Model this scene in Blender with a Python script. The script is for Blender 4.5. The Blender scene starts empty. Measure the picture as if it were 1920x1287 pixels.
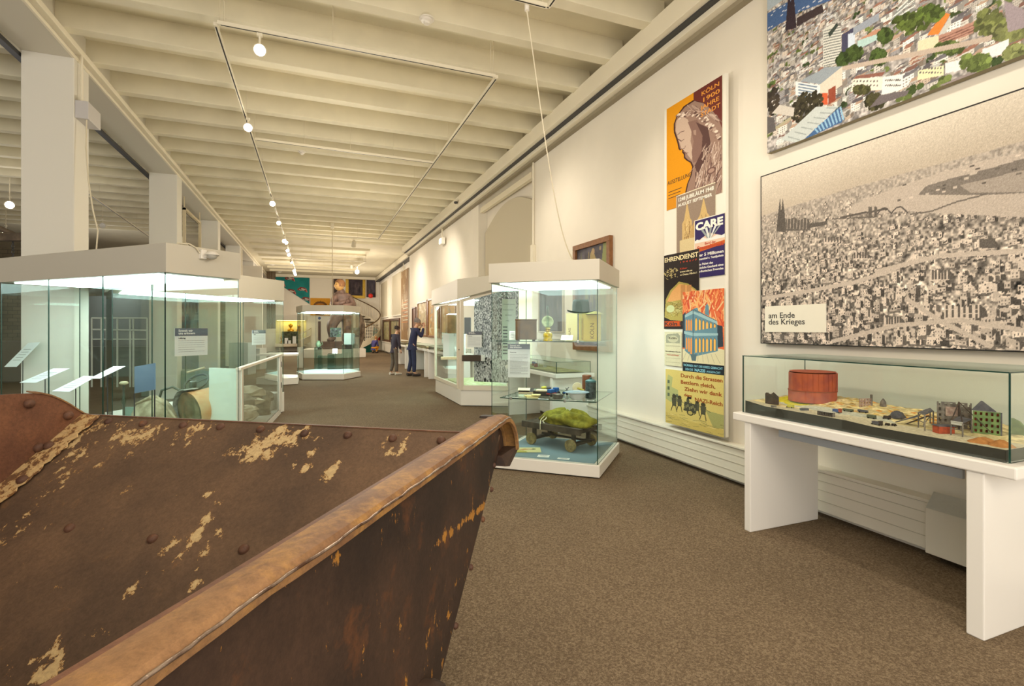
import bpy, bmesh, math, random
import numpy as np
from mathutils import Vector, Matrix
S = bpy.context.scene
C = S.collection
random.seed(7); RNG = np.random.RandomState(11)
# ---------------------------------------------------------------- camera, world, exposure
FPX, VPX, HZ, CH = 950.0, 586.0, 616.0, 1.45
TH = math.atan((960 - VPX) / FPX); CT, ST = math.cos(TH), math.sin(TH)
cam = bpy.data.objects.new('camera', bpy.data.cameras.new('camera')); C.objects.link(cam); S.camera = cam
cam.location = (0, 0, CH); cam.rotation_euler = (math.pi / 2, 0, -TH)
cam.data.sensor_fit = 'HORIZONTAL'; cam.data.sensor_width = 36.0
cam.data.lens = 36.0 * FPX / 1920; cam.data.shift_x = 0.0; cam.data.shift_y = -(643.5 - HZ) / 1920
cam.data.clip_start = 0.02; cam.data.clip_end = 200
W = bpy.data.worlds.new('world'); S.world = W; W.use_nodes = True
W.node_tree.nodes['Background'].inputs[0].default_value = (1.0, .95, .88, 1)
W.node_tree.nodes['Background'].inputs[1].default_value = 2.3
S.view_settings.view_transform = 'Standard'; S.view_settings.look = 'None'
S.view_settings.exposure = 0.36; S.view_settings.gamma = 1.0; S.view_settings.use_curve_mapping = False
S.cycles.transparent_max_bounces = 40; S.cycles.max_bounces = 8; S.cycles.diffuse_bounces = 4
S.cycles.glossy_bounces = 3; S.cycles.transmission_bounces = 4; S.cycles.caustics_reflective = False
S.cycles.caustics_refractive = False; S.cycles.use_denoising = True
S.cycles.sample_clamp_indirect = 4.0

def ray(px, py):
    a = (px - 960) / FPX; b = (HZ - py) / FPX
    return Vector((a * CT + ST, CT - a * ST, b))
def onz(px, py, z=0.0):
    r = ray(px, py); t = (z - CH) / r.z; return Vector((r.x * t, r.y * t, z))
def onx(px, py, x):
    r = ray(px, py); t = x / r.x; return Vector((x, r.y * t, CH + r.z * t))
def ony(px, py, y):
    r = ray(px, py); t = y / r.y; return Vector((r.x * t, y, CH + r.z * t))
def atd(px, d, z=None, py=None):
    r = ray(px, py if py is not None else HZ)
    return Vector((r.x * d, r.y * d, z if z is not None else CH + r.z * d))

def make_light(kind, loc, energy, color=(1, .8, .55), radius=.15, target=None, angle=100, blend=.6, parent=None, size=None):
    l = bpy.data.lights.new('light', kind); l.energy = energy; l.color = color
    if kind == 'SPOT': l.spot_size = math.radians(angle); l.spot_blend = blend; l.shadow_soft_size = radius
    if kind == 'POINT': l.shadow_soft_size = radius
    if kind == 'AREA': l.shape = 'RECTANGLE'; l.size = size[0]; l.size_y = size[1]
    o = bpy.data.objects.new('spot_fill_light', l); C.objects.link(o); o.location = loc
    if target is not None:
        o.rotation_euler = (Vector(target) - Vector(loc)).to_track_quat('-Z', 'Y').to_euler()
    return o
WARM = (1, .88, .73)
# fill points without fixtures, added down the hall to brighten it
for (x, y, e) in ((1.2, -.9, 80), (.9, 3.3, 58), (.3, 7.6, 78), (.9, 12.0, 88), (.8, 18.6, 125), (1.6, 23.8, 160), (-.9, 28.0, 170), (2.2, 30.2, 110)):
    make_light('POINT', (x, y, 2.75), e, WARM, .35)
# cooler, weaker fill points without fixtures, added for the aisle beyond the columns
for (x, y, e) in ((-6.1, 6, 45), (-6.1, 13.2, 70), (-6.9, 20.5, 70), (-5, 29, 80)):
    make_light('POINT', (x, y, 2.9), e * .8, (1, .95, .9), .3)
# spots on the picture wall
for (loc, tg, e, ang) in (((1.9, 2.2, 4.3), (3.7, 2.2, 1.6), 105, 95), ((1.9, 4.6, 4.3), (3.7, 4.0, 1.6), 85, 70), ((2.0, 7.4, 4.3), (3.7, 7.0, 2.0), 90, 80),
                     ((1.95, 13.5, 4.3), (3.7, 15, 1.7), 220, 90), ((1.95, 18.5, 4.3), (3.7, 19.0, 1.7), 200, 90), ((2.0, 25, 4.3), (4.1, 28, 1.6), 260, 90),
                     ((.9, .3, 4.3), (.6, 1.5, 1.0), 120, 60), ((1.9, 24.5, 4.3), (1.4, 26.6, 3.2), 160, 40)):
    make_light('SPOT', loc, e * .9, WARM, .12, tg, min(150, ang + 30), 1.0)

# ---------------------------------------------------------------- materials
def lin(c):
    return tuple(((v / 255.0) / 12.92 if v / 255.0 <= .04045 else ((v / 255.0 + .055) / 1.055) ** 2.4) for v in c)
MC = {}
def mat(name, rgb, rough=.6, metal=0.0, noise=None, bump=0.0, emit=0.0, spec=.4, scale=8.0, rgb2=None):
    if name in MC: return MC[name]
    m = bpy.data.materials.new(name); m.use_nodes = True; MC[name] = m
    nt = m.node_tree; p = nt.nodes['Principled BSDF']; c = lin(rgb)
    p.inputs['Base Color'].default_value = (*c, 1); p.inputs['Roughness'].default_value = rough
    p.inputs['Metallic'].default_value = metal; p.inputs['Specular IOR Level'].default_value = spec
    if noise or rgb2 or bump:
        tc = nt.nodes.new('ShaderNodeTexCoord'); n = nt.nodes.new('ShaderNodeTexNoise')
        n.inputs['Scale'].default_value = scale; n.inputs['Detail'].default_value = 6
        nt.links.new(tc.outputs['Object'], n.inputs['Vector'])
        if noise or rgb2:
            r = nt.nodes.new('ShaderNodeValToRGB'); nt.links.new(n.outputs['Fac'], r.inputs['Fac'])
            d = noise or 0
            c2 = lin(rgb2) if rgb2 else tuple(v * (1 - d) for v in c)
            r.color_ramp.elements[0].position = .38; r.color_ramp.elements[1].position = .62
            r.color_ramp.elements[0].color = (*c2, 1); r.color_ramp.elements[1].color = (*(c if rgb2 else tuple(min(1, v * (1 + d)) for v in c)), 1)
            nt.links.new(r.outputs['Color'], p.inputs['Base Color'])
        if bump:
            b = nt.nodes.new('ShaderNodeBump'); b.inputs['Strength'].default_value = bump; b.inputs['Distance'].default_value = .02
            nt.links.new(n.outputs['Fac'], b.inputs['Height']); nt.links.new(b.outputs['Normal'], p.inputs['Normal'])
    if emit:
        p.inputs['Emission Color'].default_value = (*c, 1); p.inputs['Emission Strength'].default_value = emit
    return m
def glass_mat(name, tint, facing=1.0):
    m = bpy.data.materials.new(name); m.use_nodes = True; MC[name] = m; nt = m.node_tree
    nt.nodes.clear(); o = nt.nodes.new('ShaderNodeOutputMaterial'); t = nt.nodes.new('ShaderNodeBsdfTransparent')
    g = nt.nodes.new('ShaderNodeBsdfGlossy'); g.inputs['Roughness'].default_value = .01
    f = nt.nodes.new('ShaderNodeFresnel'); ge = nt.nodes.new('ShaderNodeNewGeometry'); mr = nt.nodes.new('ShaderNodeMapRange')
    mr.inputs['To Min'].default_value = 1.38; mr.inputs['To Max'].default_value = 1 / 1.38
    nt.links.new(ge.outputs['Backfacing'], mr.inputs['Value']); nt.links.new(mr.outputs[0], f.inputs['IOR'])
    mx = nt.nodes.new('ShaderNodeMixShader'); t.inputs['Color'].default_value = (*tint, 1)
    g.inputs['Color'].default_value = (.9, 1, .96, 1)
    nt.links.new(f.outputs[0], mx.inputs[0]); nt.links.new(t.outputs[0], mx.inputs[1]); nt.links.new(g.outputs[0], mx.inputs[2])
    nt.links.new(mx.outputs[0], o.inputs['Surface']); return m
GLASS = glass_mat('clear_glass', (.968, .989, .979))
GEDGE = mat('glass_edge_green', (28, 66, 56), .15, spec=.8)
WHITE = mat('white_lacquer', (232, 226, 214), .35)
CANOPY = mat('canopy_greige', (202, 195, 178), .5)
DIFF = mat('lit_diffuser', (225, 248, 246), .5, emit=8.0)
WALLM = mat('wall_paint', (233, 226, 211), .85, noise=.02, scale=1.5)
CEILM = mat('ceiling_paint', (224, 216, 190), .8, noise=.03, scale=3)
BLACK = mat('black_paint', (28, 26, 24), .5)
DGREY = mat('dark_grey_paint', (60, 60, 60), .5)
WIRE = mat('white_cable', (214, 204, 178), .6)
CHROME = mat('brushed_metal', (190, 190, 185), .3, metal=.9)
CARDM = mat('label_card', (236, 240, 234), .6)
PAPER = mat('cream_paper', (226, 218, 180), .8, noise=.06, scale=30)
SIGNG = mat('sign_slate', (98, 104, 116), .6)
SIGNW = mat('sign_pale', (222, 228, 226), .6)
INK = mat('ink_grey', (70, 74, 78), .8)
def brick_mat(name, c1, c2, mortar, scale):
    m = bpy.data.materials.new(name); m.use_nodes = True; nt = m.node_tree; p = nt.nodes['Principled BSDF']
    b = nt.nodes.new('ShaderNodeTexBrick'); tc = nt.nodes.new('ShaderNodeTexCoord'); mp = nt.nodes.new('ShaderNodeMapping')
    mp.inputs['Rotation'].default_value = (math.pi / 2, 0, 0)
    nt.links.new(tc.outputs['Object'], mp.inputs[0]); nt.links.new(mp.outputs[0], b.inputs['Vector'])
    b.inputs['Color1'].default_value = (*lin(c1), 1); b.inputs['Color2'].default_value = (*lin(c2), 1); b.inputs['Mortar'].default_value = (*lin(mortar), 1)
    b.inputs['Scale'].default_value = scale; b.inputs['Mortar Size'].default_value = .012; p.inputs['Roughness'].default_value = .9
    nt.links.new(b.outputs['Color'], p.inputs['Base Color']); return m
def attr_mat(name, rough=.6, spec=.3):
    m = bpy.data.materials.new(name); m.use_nodes = True; nt = m.node_tree; p = nt.nodes['Principled BSDF']
    a = nt.nodes.new('ShaderNodeAttribute'); a.attribute_name = 'Col'; nt.links.new(a.outputs['Color'], p.inputs['Base Color'])
    p.inputs['Roughness'].default_value = rough; p.inputs['Specular IOR Level'].default_value = spec; return m
PRINT = attr_mat('printed_picture', .55, .15)
# ---------------------------------------------------------------- mesh helpers
def wloc(o):
    v = Vector((0, 0, 0))
    while o is not None: v += o.location; o = o.parent
    return v
class MB:
    """collects shapes in world space and links them as ONE mesh object"""
    def __init__(s): s.bm = bmesh.new(); s.mi = 0
    def face(s, pts, mi=None):
        f = s.bm.faces.new([s.bm.verts.new(Vector(p)) for p in pts]); f.material_index = s.mi if mi is None else mi; return f
    def frame(s, o, ax, ay, az, sx, sy, sz, c=True):
        """box: origin o is centre of the bottom (c) or the corner; axes unit vectors"""
        o = Vector(o); ax = Vector(ax).normalized() * sx; ay = Vector(ay).normalized() * sy; az = Vector(az).normalized() * sz
        if c: o = o - ax / 2 - ay / 2
        v = [s.bm.verts.new(o + ax * i + ay * j + az * k) for k in (0, 1) for j in (0, 1) for i in (0, 1)]
        for q in ((0, 2, 3, 1), (4, 5, 7, 6), (0, 1, 5, 4), (1, 3, 7, 5), (3, 2, 6, 7), (2, 0, 4, 6)):
            s.bm.faces.new([v[i] for i in q]).material_index = s.mi
        return s
    def box(s, x0, x1, y0, y1, z0, z1):
        return s.frame((min(x0, x1), min(y0, y1), min(z0, z1)), (1, 0, 0), (0, 1, 0), (0, 0, 1), abs(x1 - x0), abs(y1 - y0), abs(z1 - z0), False)
    def rbox(s, c, sx, sy, sz, rot=0):
        a = (math.cos(rot), math.sin(rot), 0); b = (-math.sin(rot), math.cos(rot), 0)
        return s.frame(c, a, b, (0, 0, 1), sx, sy, sz)
    def prism(s, poly, z0, z1, z1s=None, z0s=None):
        n = len(poly)
        a = sum(poly[i][0] * poly[(i + 1) % n][1] - poly[(i + 1) % n][0] * poly[i][1] for i in range(n))
        idx = list(range(n)) if a > 0 else list(range(n))[::-1]
        lo = [s.bm.verts.new((poly[i][0], poly[i][1], z0s[i] if z0s else z0)) for i in idx]
        hi = [s.bm.verts.new((poly[i][0], poly[i][1], z1s[i] if z1s else z1)) for i in idx]
        s.bm.faces.new(lo[::-1]).material_index = s.mi; s.bm.faces.new(hi).material_index = s.mi
        for i in range(n):
            s.bm.faces.new((lo[i], lo[(i + 1) % n], hi[(i + 1) % n], hi[i])).material_index = s.mi
        return s
    def slab(s, pts, nrm):
        """flat polygon with thickness: pts in order, extruded by vector nrm"""
        n = len(pts); nv = Vector(nrm)
        a = [s.bm.verts.new(Vector(p)) for p in pts]; b = [s.bm.verts.new(Vector(p) + nv) for p in pts]
        s.bm.faces.new(a[::-1]).material_index = s.mi; s.bm.faces.new(b).material_index = s.mi
        for i in range(n): s.bm.faces.new((a[i], a[(i + 1) % n], b[(i + 1) % n], b[i])).material_index = s.mi
        return s
    def rod(s, p, q, r, n=10, r2=None, cap=True):
        p = Vector(p); q = Vector(q); d = (q - p)
        if d.length < 1e-6: return s
        r2 = r if r2 is None else r2; z = d.normalized(); x = z.orthogonal().normalized(); y = z.cross(x)
        A = [s.bm.verts.new(p + (x * math.cos(t) + y * math.sin(t)) * r) for t in [2 * math.pi * i / n for i in range(n)]]
        Bv = [s.bm.verts.new(q + (x * math.cos(t) + y * math.sin(t)) * r2) for t in [2 * math.pi * i / n for i in range(n)]]
        for i in range(n): s.bm.faces.new((A[i], A[(i + 1) % n], Bv[(i + 1) % n], Bv[i])).material_index = s.mi
        if cap: s.bm.faces.new(A[::-1]).material_index = s.mi; s.bm.faces.new(Bv).material_index = s.mi
        return s
    def tube(s, pts, r, n=8, closed=False, squash=None):
        pts = [Vector(p) for p in pts]; m = len(pts); rings = []
        up = None
        for i, p in enumerate(pts):
            a = pts[(i - 1) % m] if (closed or i > 0) else p; b = pts[(i + 1) % m] if (closed or i < m - 1) else p
            t = (b - a).normalized()
            if up is None: up = t.orthogonal().normalized()
            up = (up - t * up.dot(t)).normalized(); side = t.cross(up)
            rr = r[i] if isinstance(r, (list, tuple)) else r
            rings.append([s.bm.verts.new(p + (up * math.cos(2 * math.pi * k / n) + side * math.sin(2 * math.pi * k / n)) * rr) for k in range(n)])
        for i in range(m if closed else m - 1):
            A, Bv = rings[i], rings[(i + 1) % m]
            for k in range(n): s.bm.faces.new((A[k], A[(k + 1) % n], Bv[(k + 1) % n], Bv[k])).material_index = s.mi
        if not closed: s.bm.faces.new(rings[0][::-1]).material_index = s.mi; s.bm.faces.new(rings[-1]).material_index = s.mi
        return s
    def lathe(s, o, prof, n=24, axis=(0, 0, 1), sy=1.0):
        """prof: list of (radius, height) along the axis from o"""
        o = Vector(o); z = Vector(axis).normalized(); x = Vector((1, 0, 0)) if abs(z.z) > .9 else z.orthogonal().normalized(); y = z.cross(x); rings = []
        for (r, h) in prof:
            if r < 1e-5: rings.append([s.bm.verts.new(o + z * h)])
            else: rings.append([s.bm.verts.new(o + z * h + x * r * math.cos(2 * math.pi * k / n) + y * r * sy * math.sin(2 * math.pi * k / n)) for k in range(n)])
        for A, Bv in zip(rings, rings[1:]):
            for k in range(n):
                l = (k + 1) % n
                if len(A) == 1 and len(Bv) == 1: continue
                f = (A[0], Bv[l], Bv[k]) if len(A) == 1 else ((A[k], A[l], Bv[0]) if len(Bv) == 1 else (A[k], A[l], Bv[l], Bv[k]))
                s.bm.faces.new(f).material_index = s.mi
        for R, rev in ((rings[0], True), (rings[-1], False)):
            if len(R) > 2: s.bm.faces.new(R[::-1] if rev else R).material_index = s.mi
        return s
    def ball(s, c, rx, ry=None, rz=None, n=16, m=10, jit=0.0):
        ry = rx if ry is None else ry; rz = rx if rz is None else rz; c = Vector(c)
        pr = [(math.sin(math.pi * i / m), -math.cos(math.pi * i / m)) for i in range(m + 1)]
        rings = []
        for i, (r, h) in enumerate(pr):
            if i in (0, m): rings.append([s.bm.verts.new(c + Vector((0, 0, h * rz)))])
            else:
                R = []
                for k in range(n):
                    j = 1 + random.uniform(-jit, jit)
                    R.append(s.bm.verts.new(c + Vector((r * rx * math.cos(2 * math.pi * k / n) * j, r * ry * math.sin(2 * math.pi * k / n) * j, h * rz * j))))
                rings.append(R)
        for A, Bv in zip(rings, rings[1:]):
            for k in range(n):
                l = (k + 1) % n
                f = (A[0], Bv[l], Bv[k]) if len(A) == 1 else ((A[k], A[l], Bv[0]) if len(Bv) == 1 else (A[k], A[l], Bv[l], Bv[k]))
                s.bm.faces.new(f).material_index = s.mi
        return s
    def build(s, name, m, parent=None, smooth=None, bev=0.0, sub=0, disp=None):
        bmesh.ops.recalc_face_normals(s.bm, faces=s.bm.faces)
        me = bpy.data.meshes.new(name); o = bpy.data.objects.new(name, me); C.objects.link(o)
        if parent is not None: o.parent = parent; L = wloc(parent)
        else:
            co = [v.co for v in s.bm.verts]
            L = Vector(((min(c.x for c in co) + max(c.x for c in co)) / 2, (min(c.y for c in co) + max(c.y for c in co)) / 2, min(c.z for c in co)))
            o.location = L
        bmesh.ops.translate(s.bm, verts=s.bm.verts, vec=-L)
        s.bm.to_mesh(me); s.bm.free()
        for q in (m if isinstance(m, (list, tuple)) else [m]): me.materials.append(q)
        if smooth is not None:
            me.polygons.foreach_set('use_smooth', [True] * len(me.polygons)); me.set_sharp_from_angle(angle=math.radians(smooth))
        if bev:
            b = o.modifiers.new('bevel', 'BEVEL'); b.width = bev; b.segments = 2; b.limit_method = 'ANGLE'
        if sub:
            b = o.modifiers.new('subsurf', 'SUBSURF'); b.levels = sub; b.render_levels = sub
        return o
def tag(o, label=None, cat=None, group=None, kind=None):
    if label: o['label'] = label
    if cat: o['category'] = cat
    if group: o['group'] = group
    if kind: o['kind'] = kind
    return o
def thing(name, label, cat, loc, group=None, kind=None):
    o = bpy.data.objects.new(name, None); C.objects.link(o); o.location = Vector(loc); o.empty_display_size = .1
    return tag(o, label, cat, group, kind)
def struct(o): o['kind'] = 'structure'; return o
def pane(name, p, q, z0, z1, parent, t=.008, edge=True, z1b=None, z0b=None):
    """upright sheet of glass between ground points p and q, with dark green edges"""
    p = Vector((p[0], p[1], 0)); q = Vector((q[0], q[1], 0)); d = (q - p).normalized(); n = Vector((-d.y, d.x, 0)) * t
    b = MB(); z1b = z1 if z1b is None else z1b; z0b = z0 if z0b is None else z0b
    P = [Vector((p.x, p.y, z0)), Vector((q.x, q.y, z0b)), Vector((q.x, q.y, z1b)), Vector((p.x, p.y, z1))]
    A = [b.bm.verts.new(v - n / 2) for v in P]; Bv = [b.bm.verts.new(v + n / 2) for v in P]
    b.bm.faces.new(A[::-1]); b.bm.faces.new(Bv)
    for i in range(4): b.bm.faces.new((A[i], A[(i + 1) % 4], Bv[(i + 1) % 4], Bv[i])).material_index = 1
    return b.build(name, [GLASS, GEDGE], parent)
def flat_glass(name, poly, z, parent, t=.008):
    b = MB(); n = len(poly)
    lo = [b.bm.verts.new((x, y, z)) for x, y in poly]; hi = [b.bm.verts.new((x, y, z + t)) for x, y in poly]
    b.bm.faces.new(lo[::-1]); b.bm.faces.new(hi)
    for i in range(n): b.bm.faces.new((lo[i], lo[(i + 1) % n], hi[(i + 1) % n], hi[i])).material_index = 1
    return b.build(name, [GLASS, GEDGE], parent)
def text(s, size, o, right, up, m, parent, name='lettering', wide=1.0, bold=0.0, ext=.0006, align='LEFT', lead=1.0):
    cu = bpy.data.curves.new('t', 'FONT'); cu.body = s; cu.size = size; cu.extrude = ext; cu.offset = bold; cu.align_x = align; cu.space_line = lead
    cu.resolution_u = 3
    t = bpy.data.objects.new('t', cu); C.objects.link(t); dg = bpy.context.evaluated_depsgraph_get()
    me = bpy.data.meshes.new_from_object(t.evaluated_get(dg)); bpy.data.objects.remove(t); bpy.data.curves.remove(cu)
    me.materials.clear(); me.materials.append(m)
    r = Vector(right).normalized() * wide; u = Vector(up).normalized(); n = Vector(right).normalized().cross(u)
    R = Matrix(((r.x, u.x, n.x, 0), (r.y, u.y, n.y, 0), (r.z, u.z, n.z, 0), (0, 0, 0, 1)))
    me.transform(R); L = Vector(o) - (wloc(parent) if parent else Vector((0, 0, 0)))
    me.transform(Matrix.Translation(L)); ob = bpy.data.objects.new(name, me); C.objects.link(ob); ob.parent = parent; return ob
# ---------------------------------------------------------------- printed pictures: a small painter, colours stored per point
class Cv:
    def __init__(s, w, h, rgb): s.w, s.h = w, h; s.a = np.zeros((h, w, 3)); s.a[:] = rgb
    def rect(s, x0, y0, x1, y1, c):
        X0, X1 = sorted((int(round(x0 * s.w)), int(round(x1 * s.w)))); Y0, Y1 = sorted((int(round(y0 * s.h)), int(round(y1 * s.h))))
        s.a[max(0, Y0):max(0, max(Y1, Y0 + 1)), max(0, X0):max(0, max(X1, X0 + 1))] = c
    def poly(s, pts, c, mix=1.0):
        xs = np.array([p[0] for p in pts]) * s.w; ys = np.array([p[1] for p in pts]) * s.h
        x0, x1 = max(0, int(xs.min())), min(s.w, int(xs.max()) + 2); y0, y1 = max(0, int(ys.min())), min(s.h, int(ys.max()) + 2)
        if x1 <= x0 or y1 <= y0: return
        gx, gy = np.meshgrid(np.arange(x0, x1) + .5, np.arange(y0, y1) + .5); ins = np.zeros(gx.shape, bool); j = len(xs) - 1
        for i in range(len(xs)):
            if ys[i] != ys[j]:
                ins ^= ((ys[i] > gy) != (ys[j] > gy)) & (gx < (xs[j] - xs[i]) * (gy - ys[i]) / (ys[j] - ys[i]) + xs[i])
            j = i
        v = s.a[y0:y1, x0:x1]; v[ins] = v[ins] * (1 - mix) + np.array(c) * mix
    def ell(s, cx, cy, rx, ry, c, mix=1.0, n=20):
        s.poly([(cx + rx * math.cos(2 * math.pi * i / n), cy + ry * math.sin(2 * math.pi * i / n)) for i in range(n)], c, mix)
    def line(s, x0, y0, x1, y1, t, c):
        dx, dy = (x1 - x0) * s.w, (y1 - y0) * s.h; L = math.hypot(dx, dy) or 1; nx, ny = -dy / L * t / 2, dx / L * t / 2
        s.poly([(x0 + nx / s.w, y0 + ny / s.h), (x1 + nx / s.w, y1 + ny / s.h), (x1 - nx / s.w, y1 - ny / s.h), (x0 - nx / s.w, y0 - ny / s.h)], c)
    def path(s, pts, t, c):
        for a, b in zip(pts, pts[1:]): s.line(*a, *b, t, c)
    def grain(s, amt): s.a += RNG.normal(0, amt, (s.h, s.w, 1)); return s
def smooth_noise(h, w, cell, seed=0):
    r = np.random.RandomState(seed); gh, gw = int(h / cell) + 3, int(w / cell) + 3; g = r.rand(gh, gw)
    y = np.arange(h) / cell; x = np.arange(w) / cell; yi = y.astype(int); xi = x.astype(int); fy = (y - yi)[:, None]; fx = (x - xi)[None]
    fy = fy * fy * (3 - 2 * fy); fx = fx * fx * (3 - 2 * fx)
    return (g[yi][:, xi] * (1 - fx) + g[yi][:, xi + 1] * fx) * (1 - fy) + (g[yi + 1][:, xi] * (1 - fx) + g[yi + 1][:, xi + 1] * fx) * fy
def picture(name, cv, o, right, up, wd, ht, parent=None, m=None, bulge=None):
    """grid mesh carrying the painted canvas; o is the lower left corner, canvas y runs up"""
    h, w = cv.h, cv.w; right = Vector(right).normalized(); up = Vector(up).normalized()
    X, Yy = np.meshgrid(np.linspace(0, wd, w), np.linspace(0, ht, h)); o = Vector(o); par = wloc(parent) if parent else o
    base = o - par; co = np.zeros((h * w, 3))
    for k in range(3): co[:, k] = base[k] + right[k] * X.ravel() + up[k] * Yy.ravel()
    me = bpy.data.meshes.new(name); idx = np.arange(h * w).reshape(h, w)
    q = np.stack([idx[:-1, :-1], idx[:-1, 1:], idx[1:, 1:], idx[1:, :-1]], -1).reshape(-1, 4)
    me.vertices.add(h * w); me.vertices.foreach_set('co', co.ravel()); me.loops.add(q.size); me.loops.foreach_set('vertex_index', q.ravel().astype(np.int32))
    me.polygons.add(len(q)); me.polygons.foreach_set('loop_start', np.arange(0, q.size, 4, dtype=np.int32)); me.polygons.foreach_set('loop_total', np.full(len(q), 4, dtype=np.int32))
    me.update(calc_edges=True); a = np.clip(cv.a / 255.0, 0, 1); L = np.where(a <= .04045, a / 12.92, ((a + .055) / 1.055) ** 2.4)
    at = me.color_attributes.new('Col', 'FLOAT_COLOR', 'POINT'); at.data.foreach_set('color', np.concatenate([L.reshape(-1, 3), np.ones((h * w, 1))], 1).ravel().astype(np.float32))
    me.materials.append(m or PRINT); ob = bpy.data.objects.new(name, me); C.objects.link(ob)
    if parent is not None: ob.parent = parent
    else: ob.location = o
    return ob
# ================================================================ the hall
XR, XF = 3.72, 4.15
def carpet():
    m = bpy.data.materials.new('carpet'); m.use_nodes = True; nt = m.node_tree; p = nt.nodes['Principled BSDF']; p.inputs['Roughness'].default_value = .95
    p.inputs['Specular IOR Level'].default_value = .1
    tc = nt.nodes.new('ShaderNodeTexCoord'); n1 = nt.nodes.new('ShaderNodeTexNoise'); n1.inputs['Scale'].default_value = 95; n1.inputs['Detail'].default_value = 5; n1.inputs['Roughness'].default_value = .9
    n2 = nt.nodes.new('ShaderNodeTexNoise'); n2.inputs['Scale'].default_value = 1.2
    r = nt.nodes.new('ShaderNodeValToRGB'); e = r.color_ramp.elements; e[0].position = .37; e[0].color = (*lin((84, 70, 56)), 1); e[1].position = .63; e[1].color = (*lin((160, 141, 116)), 1)
    x = e.new(.5); x.color = (*lin((120, 103, 82)), 1)
    mx = nt.nodes.new('ShaderNodeMix'); mx.data_type = 'RGBA'; mx.blend_type = 'MULTIPLY'; mx.inputs[0].default_value = .35
    nt.links.new(tc.outputs['Object'], n1.inputs['Vector']); nt.links.new(tc.outputs['Object'], n2.inputs['Vector'])
    nt.links.new(n1.outputs['Fac'], r.inputs['Fac']); nt.links.new(r.outputs['Color'], mx.inputs[6]); nt.links.new(n2.outputs['Fac'], mx.inputs[7])
    nt.links.new(mx.outputs[2], p.inputs['Base Color']); b = nt.nodes.new('ShaderNodeBump'); b.inputs['Strength'].default_value = .06; b.inputs['Distance'].default_value = .003
    nt.links.new(n1.outputs['Fac'], b.inputs['Height']); nt.links.new(b.outputs['Normal'], p.inputs['Normal']); return m
struct(MB().box(-14, 4.6, -4, 35.5, -.1, 0).build('floor', carpet()))
YB = 21.0
b = MB(); b.box(-14.2, XR + .3, -4, YB, 5.04, 5.2)
ribs = [4.64 + .807 * k for k in range(-10, 21)]
for y in ribs:
    if y < YB:
        b.frame((-5.2, y, 4.77), (1, 0, 0), (0, 1, 0), (0, 0, 1), 17.6, .15, .28)
struct(b.build('ceiling', CEILM, bev=.006))
b = MB(); b.box(-14.2, 4.5, YB, 35.2, 4.86, 5.2)
for y in (22.6, 24.2, 25.8, 27.4, 29.0, 30.6, 32.2):
    b.frame((.0, y, 4.77), (1, 0, 0), (0, 1, 0), (0, 0, 1), 4.6, .13, .1)
struct(b.build('ceiling', CEILM))
# right wall with two recessed window bays
b = MB(); bays = [(8.45, 11.65)]
y0 = -4.0
for (a, c) in bays:
    b.box(XR, XR + .3, y0, a, 0, 5.04); b.box(XR, XR + .3, a, c, 4.47, 5.04); b.box(XR, XR + .3, a, c, 0, .4); b.box(XR + .22, XR + .3, a, c, .4, 4.47); y0 = c
b.box(XR, XR + .3, y0, YB, 0, 5.04); b.box(XR + .02, XF + .3, YB - .12, YB, 0, 5.04)
b.box(XF, XF + .3, YB, 35.2, 0, 5.04)
struct(b.build('wall_right', WALLM))
for k, (a, c) in enumerate(bays):
    # shallow arched panel closing each bay, with a roller blind housing above
    t = struct(thing('window_%d' % (k + 1), None, None, ((XR + .1), (a + c) / 2, .4)))
    pts = [(XR + .16, a + .02, .42), (XR + .16, c - .02, .42)]
    n = 18
    for i in range(n + 1):
        s_ = i / n; pts.append((XR + .16, c - .02 - (c - a - .04) * s_, 3.75 + .42 * math.sin(math.pi * s_)))
    MB().slab(pts, (.04, 0, 0)).build('panel', mat('bay_panel', (206, 196, 172), .8), t)
    MB().box(XR + .03, XR + .11, a + .1, c - .05, 4.22, 4.34).build('blind_housing', mat('blind_housing', (232, 222, 196), .5), t)
for k, (a, c) in enumerate(((24.6, 28.6), (30.4, 33.9))):
    t = struct(thing('window_%d' % (k + 2), None, None, (XF - .02, (a + c) / 2, 2.15)))
    MB().box(XF - .02, XF - .004, a, c, 2.15, 4.3).build('panel', mat('bay_panel', (206, 196, 172), .8), t)
    MB().box(XF - .06, XF, a - .08, a, 2.1, 4.4).box(XF - .06, XF, c, c + .08, 2.1, 4.4).box(XF - .06, XF, a, c, 4.3, 4.4).box(XF - .06, XF, a, c, 2.1, 2.16).build('frame', mat('bay_frame', (236, 230, 214), .6), t)
struct(MB().box(-14, 4.5, 34.8, 35.1, 0, 5.04).build('wall_far', WALLM))
struct(MB().box(-14.2, -14, -4, 35.1, 0, 5.04).build('wall_left', mat('annex_wall', (140, 138, 134), .9)))
struct(MB().box(-14, -3.4, 27.0, 27.2, 0, 4.77).build('wall_annex', brick_mat('yellow_brick', (150, 138, 112), (134, 122, 98), (96, 88, 72), 1.6)))
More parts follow.
